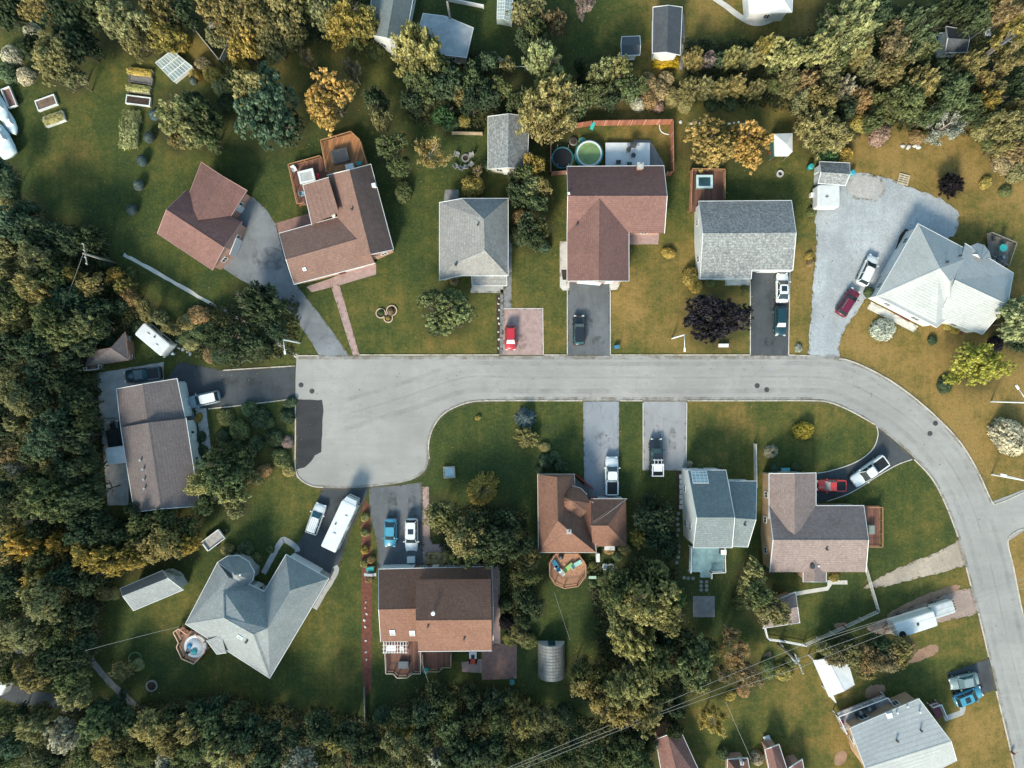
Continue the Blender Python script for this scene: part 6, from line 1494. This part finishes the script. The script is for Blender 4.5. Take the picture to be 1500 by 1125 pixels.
# stones
def stone_mesh(seed, n=2):
    bm = bmesh.new(); bmesh.ops.create_icosphere(bm, subdivisions=n, radius=1); rr = random.Random(seed)
    dirs = [(Vector((rr.gauss(0, 1), rr.gauss(0, 1), rr.gauss(0, 1))).normalized(), rr.uniform(.6, .95)) for _ in range(9)]
    for v in bm.verts:
        for d, h in dirs:
            k = v.co.dot(d)
            if k > h: v.co -= d * (k - h)
        v.co.z = v.co.z * .65 + .35
    me = bpy.data.meshes.new('boulder'); bm.to_mesh(me); bm.free(); return me
SM = [stone_mesh(i) for i in range(3)]; SMd = [m.copy() for m in SM]
for m in SM: m.materials.append(STONE)
for m in SMd: m.materials.append(DARKSTONE)
def boulders(label, pts, group, dark=False, rmin=.18, rmax=.4):
    for i, (x, y) in enumerate(pts):
        o = bpy.data.objects.new('boulder', (SMd if dark else SM)[i % 3]); COL.objects.link(o); r = random.uniform(rmin, rmax); o.location = W(x, y); o.scale = (r, r * random.uniform(.7, 1), r * .7); o.rotation_euler = (0, 0, random.uniform(0, 6)); tag(o, label, 'stone', group)
boulders('loose white stone in the rock border beside the caravan', [(260,499),(266,503),(274,508),(279,510),(284,506),(283,498),(270,496),(262,510),(268,512),(275,515),(279,519),(241,522),(252,517),(286,490),(280,485),(258,505)], 'white stones beside the caravan', False, .2, .42)
boulders('white boulder in the row above the pallet', [(1322,214),(1330,216),(1339,214),(1345,216)], 'white boulders above the pallet', False, .35, .6)
boulders('small white stone on the strip behind the two round gold trees', [(997,179),(1012,181),(1018,179),(1025,180),(1068,181),(1075,180),(1082,179),(1090,182),(1097,181),(1105,179)], 'white stones behind the gold trees', False, .15, .3)
boulders('pale edging stone in the mulch bed', [(536,882),(535,890),(537,899),(534,908),(535,918),(536,938),(536,955),(537,966)], 'stones down the mulch bed', False, .15, .25)
boulders('small stone along the narrow bed beside the front path', [(731,437),(730,445),(731,454),(730,466),(731,474),(730,486),(731,497),(730,510)], 'stones beside the front path', False, .14, .24)
STEP = MB(); STEP.box((0, 0, .03), (.62, .62, .06)); so = STEP.build('stepping_stone', PALECONC); so['label'] = 'square stepping stone beside the tall white gabled house'; so['category'] = 'stepping stone'
for i in range(7):
    o = so if i == 0 else so.copy(); o['group'] = 'stepping stones by the white gable'
    if i: COL.objects.link(o)
    o.location = W(998 + (i % 2) * .5, 698 + i * 7.4, 0) + Vector((0, 0, .02))
STEP = MB(); STEP.lathe((0, 0, 0), [(.26, 0), (.26, .06), (.01, .07)], 12); so = STEP.build('stepping_stone', GREYPAVE); so['label'] = 'round grey stepping stone on the dark path by the teal deck'; so['category'] = 'stepping stone'
pts = [(993 + random.uniform(-2, 2), 752 + i * 8) for i in range(10)] + [(1008 + i * 7, 847) for i in range(2)] + [(1027 + (i % 2) * 8, 852 + (i // 2) * 6) for i in range(6)] + [(1002,846)]
for i, p in enumerate(pts):
    o = so if i == 0 else so.copy(); o['group'] = 'round stepping stones by the teal deck'
    if i: COL.objects.link(o)
    o.location = W(*p) + Vector((0, 0, .005))
def ring(name, label, cat, px, py, r, m, inner=None, h=.25, w=.2):
    c = W(px, py); t = thing(name, label, cat, c); MB().lathe((c.x, c.y, 0), [(r, 0), (r, h), (r - w, h), (r - w, 0)], 22, cap=False).build('ring_wall', m, t)
    if inner: MB().lathe((c.x, c.y, 0.01), [(r - w, 0), (r - w, .06), (.01, .06)], 22).build('filling', inner, t)
ring('fire_pit', 'stone fire ring on the dark lawn below the round deck', 'fire pit', 223, 1004, .85, DARKSTONE, SOIL); ring('fire_pit', 'small pale fire ring on the grass below the white canopy', 'fire pit', 1142, 255, .5, STONE, SOIL, .3)
ring('hose_ring', 'pale green hose ring beside the small leafy tree', 'hose', 198, 965, 1.0, M('green_hose', (.12,.22,.12), .6), None, .08, .1); ring('fire_pit', 'dark fire pit in the circle of garden chairs', 'fire pit', 682, 232, .6, DARKSTONE, SOIL)
for i, (x, y, a) in enumerate([(670,226,-20),(690,227,200),(668,243,30),(676,246,60),(683,244,90),(690,240,140)]): chair(['pale chair at the upper edge of the fire circle', 'pale chair facing it across the top of the fire circle', 'lowest left chair of the fire circle', 'pale chair next along the lower arc of the fire circle', 'chair at the bottom middle of the fire circle', 'chair at the lower right of the fire circle'][i], x, y, 0, a, M('driftwood_grey', (.3,.3,.29), .8), group=None)
t = thing('pallet', 'wooden pallet lying on the dry grass above the gravel', 'pallet', W(1323, 263), R(-15)); q = MB()
for i in range(5): q.box((0, -.65 + i * .33, .14), (1.6, .2, .03))
q.build('deck_board', M('pallet_wood', (.45,.38,.27), .8), t, local=True); q = MB()
for x in (-.7, 0, .7): q.box((x, 0, .06), (.1, 1.5, .12))
q.build('bearer', M('pallet_wood', (.45,.38,.27)), t, local=True)
def drum(label, px, py, r, h, m, name='water_butt'): disc(name, label, 'barrel', px, py, r, h, m, m)
drum('turquoise barrel left of the shed by the gravel', 1189, 243, .42, 1.0, TURQ); drum('round blue barrel right of the shed by the gravel', 1250, 252, .4, 1.0, M('sky_blue', (.05,.3,.38), .4)); drum('teal barrel by the lawn next to the red paved patio', 750, 1000, .4, .9, M('dull_teal', (.05,.2,.22), .5)); drum('small teal barrel beside the lower deck railing', 624, 983, .45, 1.0, TURQ)
def crate(name, label, cat, px, py, sz, rz, m, lid=None, z=0.):
    c = W(px, py, sz[2] + z); t = thing(name, label, cat, (c.x, c.y, z), R(rz)); MB().box((0, 0, sz[2] / 2), sz).build('body', m, t, local=True, bevel=.03); MB().box((0, 0, sz[2] + .03), (sz[0] * 1.04, sz[1] * 1.04, .06)).build('lid', lid or m, t, local=True, bevel=.02)
crate('storage_box', 'small white storage box on the shared drive above the brown house', 'box', 602, 820, (1.1, .9, .7), 2, WHITE); crate('storage_box', 'white box beside the white utility cabin', 'box', 1192, 285, (.8, .6, .7), 0, WHITE); crate('storage_box', 'pale crate at the end of the dark red brown deck', 'box', 1277, 776, (.8, 1.2, .8), 0, M('grey_green', (.2,.24,.22), .7), z=.8)
crate('storage_box', 'dark square box on the red deck behind the brown house', 'box', 591, 974, (1.4, 1.0, .5), 0, M('slate_box', (.09,.11,.13), .6), z=.7); crate('air_conditioner', 'white unit against the wall below the small brown wing', 'machine', 876, 817, (.5, 1.2, .9), 0, OFFWHITE); crate('storage_box', 'dark bin with a pale lid below the grey porch', 'box', 1060, 809, (.8, .7, .9), 0, DARKMETAL, WHITE, .9)
crate('letterbox', 'small blue box on the front verge right of the grey drive', 'box', 904, 508, (.7, .5, .6), 10, M('verge_blue', (.05,.18,.3), .5)); crate('letterbox', 'white and terracotta letterbox stand beneath the dark purple tree', 'box', 1060, 506, (1.4, .5, .5), 0, M('terra_box', (.5,.36,.28), .6), WHITE)
t = thing('bench', 'turquoise bench between two ball shrubs against the rosy grey house', 'bench', W(1151, 688)); c = W(1151, 688, .5); MB().box((c.x, c.y, .45), (1.3, .5, .08)).build('seat', M('bench_blue', (.12,.42,.46), .5), t); MB().box((c.x, c.y - .28, .7), (1.3, .06, .5)).build('backrest', M('bench_blue', (.12,.42,.46)), t)
for s_ in (-.55, .55): q = MB(); q.box((c.x + s_, c.y, .2), (.08, .45, .41)); q.build('leg', WHITE, t)
t = thing('ride_on_mower', 'small red and white ride on mower on the pink patio', 'mower', W(693, 963), R(-90)); MB().box((.35, 0, .5), (.9, .8, .5), 0, 0, .85).build('bonnet', M('mower_red', (.38,.05,.03), .4), t, local=True, bevel=.05); MB().box((-.5, 0, .45), (1.0, 1.1, .3)).build('deck', OFFWHITE, t, local=True, bevel=.04); MB().box((-.4, 0, .78), (.45, .5, .3)).build('seat', BLACK, t, local=True, bevel=.05)
for x, y in ((.55,-.5),(.55,.5),(-.7,-.6),(-.7,.6)): q = MB(); q.tube((x, y - .08, .28), (x, y + .08, .28), .28, n=12); q.build('wheel', RUBBER, t, local=True)
# things on the octagonal deck and the round deck
def lounger(label, px, py, z, rz, m):
    c = W(px, py, z + .4); t = thing('sun_lounger', label, 'lounger', (c.x, c.y, z), R(rz)); MB().box((.3, 0, .32), (1.2, .6, .1)).build('seat', m, t, local=True); MB().hexa([(-.35, -.3, .3), (-.25, -.3, .3), (-.25, .3, .3), (-.35, .3, .3)], [(-.85, -.3, .75), (-.75, -.3, .75), (-.75, .3, .75), (-.85, .3, .75)]).build('backrest', m, t, local=True)
    for x, y in ((.8,-.25),(.8,.25),(-.25,-.25),(-.25,.25)): q = MB(); q.box((x, y, .14), (.05, .05, .27)); q.build('leg', OFFWHITE, t, local=True)
lounger('blue lounger on the octagonal deck', 815, 829, .8, 120, M('azure', (.03,.2,.36), .5)); lounger('white lounger next to the blue one on the octagonal deck', 820, 836, .8, 140, WHITE); lounger('lime lounger in the middle of the octagonal deck', 832, 832, .8, 40, M('lime', (.25,.45,.15), .5)); lounger('pale aqua lounger at the right of the octagonal deck', 844, 827, .8, 30, M('aqua', (.3,.55,.5), .5))
disc('paddling_pool', 'orange ringed paddling pool on the octagonal deck', 'paddling pool', 845, 842, .75, .3, M('orange_ring', (.5,.24,.06), .5), M('amber_water', (.3,.2,.06), .2)); disc('drum_table', 'small brown tub at the top of the octagonal deck', 'tub', 822, 816, .4, 1.3, DARKMETAL)
c = W(287, 946, 1.3); t = thing('round_hot_tub', 'round pale blue hot tub sunk in the round deck', 'hot tub', (c.x, c.y, 1.0)); MB().lathe((c.x, c.y, 1.0), [(1.55, 0), (1.55, .5)], 26).build('tub_wall', WHITE, t, True); MB().lathe((c.x, c.y, 1.5), [(1.55, 0), (1.6, .06), (1.25, .06), (1.25, 0)], 26, cap=False).build('rim', WHITE, t); MB().lathe((c.x, c.y, 1.46), [(1.25, 0), (1.25, .03), (.01, .03)], 26).build('water', glass('pale_water', (.22,.38,.42), .05), t)
disc('pool_float', 'turquoise float in the round hot tub on the round deck', 'float', 291, 949, .42, .2, TURQ).location.z = 1.5; disc('pool_float', 'dark blue float in the round hot tub on the round deck', 'float', 284, 941, .36, .2, M('azure', (.03,.2,.36), .5)).location.z = 1.5
chair('brown chair on the small upper part of the round deck', 270, 926, 1.0, 0, M('rust_chair', (.25,.1,.05), .6)); chair('dark chair by the round hot tub on the deck', 277, 952, 1.0, 60, DARKMETAL)
chair('dark chair on the long deck of the pale sheet roofed house', 1256, 1047, 1.0, 20, DARKMETAL); grill('grey barbecue on the long deck of the pale sheet roofed house', 1268, 1042, 1.0, 22); chair('maroon chair at the corner of the long deck', 1234, 1058, 1.0, 20, M('maroon_plastic', (.2,.02,.05), .5)); table('dark square table on the long deck of the pale house', 1278, 1036, 1.0, .5, DARKMETAL, rnd=False, lx=1.0, ly=1.0, rz=22)
table('white garden table below the small brown wing', 893, 803, 0, .5, WHITE, rnd=False, lx=1.5, ly=.6); chair('dark garden chair left of its pair on the lawn by the octagonal deck', 886, 829, 0, 90, OFFWHITE); chair('dark garden chair right of its pair on the lawn by the octagonal deck', 895, 829, 0, 90, OFFWHITE); table('pale green low table beside the octagonal deck', 868, 846, 0, .4, M('pale_green', (.35,.5,.38), .5), rnd=False, lx=1.1, ly=.4)
table('glass table on the terrace of the very pale roofed house', 1470, 363, .5, .55, TURQ); chair('dark chair on the left of that small terrace', 1456, 350, .5, 0, DARKMETAL); chair('dark chair at the top of that small terrace', 1472, 352, .5, -90, DARKMETAL); grill('barbecue at the lower end of the small terrace', 1464, 379, .5, 20)
table('white table under the pergola of the two level brown house', 573, 950, .7, .6, WHITE, rnd=False, lx=1.4, ly=.8); chair('white chair under the pergola next to the white table', 588, 950, .7, 180, WHITE); grill('pale barbecue below the dark drive beside the mulch bed', 542, 842, 0, 0, GREYMETAL); crate('potting_bench', 'turquoise topped bench beside the top of the mulch bed', 'bench', 542, 834, (1.0, .6, .7), 5, WHITE, TURQ)
# white canopy
t = thing('canopy', 'white peaked canopy tent beside the two round gold trees', 'tent', W(1146, 212)); P = [W(x, y, 2.2) for x, y in ((1134,196),(1161,195),(1161,222),(1155,228),(1135,228))]; c = sum(P, Vector()) / 5 + Vector((0, 0, .7)); CV = M('canvas_white', (.66,.68,.66), .7, .08, 1.5)
q = MB(); q.add(P + [c], [(i, (i + 1) % 5, 5) for i in range(5)]); q.build('roof', CV, t, recalc=False); q = MB(); q.add([tuple(p) for p in P] + [(p.x, p.y, 1.9) for p in P], [(i, (i + 1) % 5, 5 + (i + 1) % 5, 5 + i) for i in range(5)]); q.build('valance', CV, t, recalc=False); q = MB()
for p in P: q.tube((p.x, p.y, 0), p, .04)
q.build('leg_frame', GREYMETAL, t); q = MB(); a, b = W(1134,198,2), W(1135,226,2); q.bar((a.x, a.y, .05), (b.x, b.y, .05), .05, 1.9); q.build('side_wall', M('canvas_green', (.05,.14,.11), .7), t)
crate('storage_box', 'small red box beside the white canopy', 'box', 1131, 223, (.6, .4, .5), 10, M('red_box', (.35,.04,.03), .5))
boat('upper pale covered boat cut by the left edge above the slim one', -2, 158, -58, .8)
t = thing('tarpaulin_frame', 'white framed trailer bed with a rusty floor beside the covered boats', 'trailer', W(19, 146), R(-68)); MB().box((0, 0, .5), (2.9, 1.2, .1)).build('floor', M('rust_floor', (.2,.11,.09), .9, .3, 2), t, local=True); q = MB()
for sy in (-1, 1): q.box((0, sy * .62, .7), (3.0, .1, .4))
for sx in (-1, 1): q.box((sx * 1.45, 0, .7), (.1, 1.14, .4))
q.build('side_board', WHITE, t, local=True)
for sy in (-1, 1): q = MB(); q.tube((0, sy * .75, .28), (0, sy * .9, .28), .28, n=12); q.build('wheel', RUBBER, t, local=True)
# yard of the top left corner house
t = thing('timber_deck', 'grey ground deck with a table inside the angled fence', 'deck', W(318, 45)); P = [W(x, y, .3) for x, y in ((303,40),(325,22),(338,52),(318,62))]; MB().prism(P, .05, .3).build('floor', M('weathered_deck', (.36,.33,.3), .8, .3, 1.5), t); q = MB()
for a in inset(P[::-1] if area2(P) < 0 else P, .2): q.box((a.x, a.y, .03), (.2, .2, .04))
q.build('support_post', GREYWOOD, t); chair('blue chair at the top of the grey ground deck', 308, 30, .3, -40, M('blue_chair', (.04,.2,.36), .5)); chair('red chair next to the blue one on the grey ground deck', 317, 33, .3, -60, M('red_plastic', (.35,.03,.04))); table('brown table on the grey ground deck', 320, 45, .3, .5, GREYWOOD)
# fallen pale trunks in the top right wood
for l, a, b in (('upper long fallen trunk in the top right wood', (1437,38), (1478,8)), ('middle long fallen trunk below the yellow crown', (1444,82), (1490,50)), ('lower fallen trunk reaching the edge of the wood', (1462,106), (1500,86)), ('short fallen pole beside the navy roofed shed', (1378,117), (1398,112))):
    a, b = W(*a, .9), W(*b, 1.6); q = MB(); q.tube(a, b, .22, .1, 8); q.tube(a.lerp(b, .5), a.lerp(b, .5) + Vector((.9, 1.2, .3)), .08, .04); q.tube(a.lerp(b, .7), a.lerp(b, .7) + Vector((1.2, -.6, .3)), .07, .03); tag(q.build('fallen_trunk', PALEBARK, None, True, origin=True), l, 'log')
t = thing('trellis', 'white slatted trellis leaning beside the fallen trunks', 'trellis', W(1444, 48)); q = MB()
for i in range(5): a, b = W(1440 + i * 2.2, 42 + i * .2, .5), W(1442 + i * 2.2, 53, .3); q.bar(a, b, .08, .05)
q.build('slat', OFFWHITE, t); q = MB(); q.bar(W(1439,44,.46), W(1451,43,.46), .06, .04); q.bar(W(1441,51,.3), W(1453,50,.3), .06, .04); q.build('rail', OFFWHITE, t)
t = thing('hydrant', 'small rusty hydrant at the kerb near the bottom right', 'hydrant', W(1481, 1101)); c = W(1481, 1101); MB().lathe((c.x, c.y, 0), [(.2, 0), (.16, .1), (.15, .6), (.2, .65), (.1, .8), (.02, .85)], 12).build('barrel', M('rust_red', (.2,.09,.06), .6), t, True); q = MB(); q.tube((c.x - .28, c.y, .45), (c.x + .28, c.y, .45), .07, n=8); q.build('outlet', IRON, t)
t = thing('swing_frame', 'white swing frame in the trees below the greenhouse', 'swing', W(761, 96)); q = MB()
for x0 in (754, 769): 
    for dy in (92, 103): q.tube(W(x0, dy, 0), W(x0, 97.5, 1.9), .05)
q.build('leg', OFFWHITE, t); q = MB(); q.tube(W(754,97.5,1.9), W(769,97.5,1.9), .05); q.build('crossbar', OFFWHITE, t); MB().box(tuple(W(761,97.5,.5)), (.6, .25, .05)).build('seat', DARKMETAL, t)
# ------------------------------------------------------------------ finish: plants, ground, light, camera
plant_all()
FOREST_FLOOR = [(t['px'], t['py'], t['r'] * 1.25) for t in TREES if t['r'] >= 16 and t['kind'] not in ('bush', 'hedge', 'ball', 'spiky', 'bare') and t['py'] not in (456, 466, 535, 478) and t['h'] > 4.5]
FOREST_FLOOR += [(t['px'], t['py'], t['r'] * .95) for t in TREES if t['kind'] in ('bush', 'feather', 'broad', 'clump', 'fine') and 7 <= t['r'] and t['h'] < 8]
make_ground()
# undergrowth beneath the woods: uncountable, one object
WOODS = [[(-20,320),(150,340),(165,400),(240,470),(200,490),(140,520),(150,600),(150,760),(290,770),(280,810),(170,830),(150,900),(120,960),(100,1010),(-20,990)], [(-20,1035),(130,1040),(210,1030),(330,1020),(560,1055),(620,1005),(760,1010),(800,1040),(880,1060),(960,1060),(950,1130),(-20,1130)],
 [(860,830),(990,830),(1000,930),(1040,990),(960,1060),(880,1050),(840,1010),(880,960)], [(600,60),(700,80),(760,160),(700,190),(600,180)], [(1000,60),(1170,60),(1300,10),(1500,0),(1500,230),(1400,200),(1300,190),(1220,210),(1150,160),(1000,150)], [(310,0),(560,0),(560,70),(440,60),(400,90),(310,60)], [(280,450),(440,440),(430,520),(320,535),(270,510)], [(640,740),(770,750),(775,940),(740,930),(735,830),(650,820)]]
pts = []
rr = random.Random(5)
for poly in WOODS:
    xs = [p[0] for p in poly]; ys = [p[1] for p in poly]; A = abs(area2(poly)) / 2; n = int(A * .055); k = 0
    while k < n:
        x, y = rr.uniform(min(xs), max(xs)), rr.uniform(min(ys), max(ys))
        if inside((x, y), poly): pts.append((x, y)); k += 1
C = []; N = []; Z = []; Tt = []
for x, y in pts:
    p = W(x, y); m = 9; r = rr.uniform(.25, .7); t0 = rr.uniform(.1, .8)
    q = rng.normal(size=(m, 3)) * r * .5; q[:, 2] = np.abs(q[:, 2]) * .8 + .1
    C.append(q + np.array([p.x, p.y, 0])); N.append(rng.normal(size=(m, 3)) * .5 + np.array([0, 0, 1])); Z.append(rng.uniform(.08, .2, m)); Tt.append(t0 + rng.normal(size=m) * .15)
me = leaves_mesh('undergrowth', np.concatenate(C), np.concatenate(N), np.concatenate(Z), np.concatenate(Tt))
o = bpy.data.objects.new('undergrowth', me); COL.objects.link(o); o.color = (.085, .095, .042, 1)
tag(o, 'low leafy undergrowth covering the floor of the woods', 'undergrowth', kind='stuff')

# fallen leaves on the lawns round the trees: uncountable, one object
C = []
solid = [d for d in (road_pts,)]
for t in TREES:
    if t['kind'] not in ('broad', 'fine', 'clump', 'feather', 'tall', 'bare') or rr.random() < .25: continue
    m = int(t['r'] * rr.uniform(.8, 2.6))
    for k in range(m):
        a = rr.uniform(0, 6.28); d_ = t['r'] * abs(rr.gauss(.9, .75)); p = W(t['px'] + d_ * math.cos(a) , t['py'] + d_ * math.sin(a)); C.append((p.x, p.y, .055 + rr.random() * .02))
for k in range(2500):
    p = W(rr.uniform(0, 1500), rr.uniform(0, 1125)); C.append((p.x, p.y, .055))
C = np.array(C); n = len(C)
me = leaves_mesh('fallen_leaves', C, rng.normal(size=(n, 3)) * .18 + np.array([0, 0, 1]), rng.uniform(.035, .1, n), rng.random(n))
o = bpy.data.objects.new('fallen_leaves', me); COL.objects.link(o); o.color = (.26, .165, .06, 1)
tag(o, 'fallen autumn leaves scattered over lawns and drives', 'fallen leaves', kind='stuff')

SUN_EL, SUN_AZ = R(34), math.atan2(-.36, -.93)       # azimuth measured from +Y towards +X
w = bpy.data.worlds.new('World'); scene.world = w; w.use_nodes = True
nt = w.node_tree; bg = nt.nodes['Background']; sky = nt.nodes.new('ShaderNodeTexSky'); sky.sky_type = 'NISHITA'; sky.sun_disc = False
sky.sun_elevation = SUN_EL; sky.sun_rotation = SUN_AZ; sky.air_density = 1.3; sky.dust_density = 1.5; sky.ozone_density = 1.5
tn = nt.nodes.new('ShaderNodeMix'); tn.data_type = 'RGBA'; tn.blend_type = 'MULTIPLY'; tn.inputs[0].default_value = 1; tn.inputs[7].default_value = (.92, 1.06, .97, 1)
nt.links.new(sky.outputs[0], tn.inputs[6]); nt.links.new(tn.outputs[2], bg.inputs['Color']); bg.inputs['Strength'].default_value = .15
ld = bpy.data.lights.new('sun', 'SUN'); ld.energy = 2.95; ld.angle = R(13.0); ld.color = (1, .89, .73)
lo = bpy.data.objects.new('sun', ld); COL.objects.link(lo); lo.location = (-60, -100, 120)
d = Vector((math.sin(SUN_AZ) * math.cos(SUN_EL), math.cos(SUN_AZ) * math.cos(SUN_EL), math.sin(SUN_EL)))
lo.rotation_euler = d.to_track_quat('Z', 'Y').to_euler()
cd = bpy.data.cameras.new('camera'); cam = bpy.data.objects.new('camera', cd); COL.objects.link(cam); cam.location = (0, 0, H); cam.rotation_euler = (0, 0, 0)
cd.sensor_width = 36; cd.lens = 24; cd.clip_start = .5; cd.clip_end = 6000; scene.camera = cam
vs = scene.view_settings; vs.view_transform = 'Standard'; vs.look = 'None'; vs.gamma = 1; vs.exposure = .95; vs.use_curve_mapping = False
scene.render.engine = 'CYCLES'
scene.cycles.max_bounces = 6; scene.cycles.diffuse_bounces = 3; scene.cycles.transmission_bounces = 3; scene.cycles.use_denoising = True
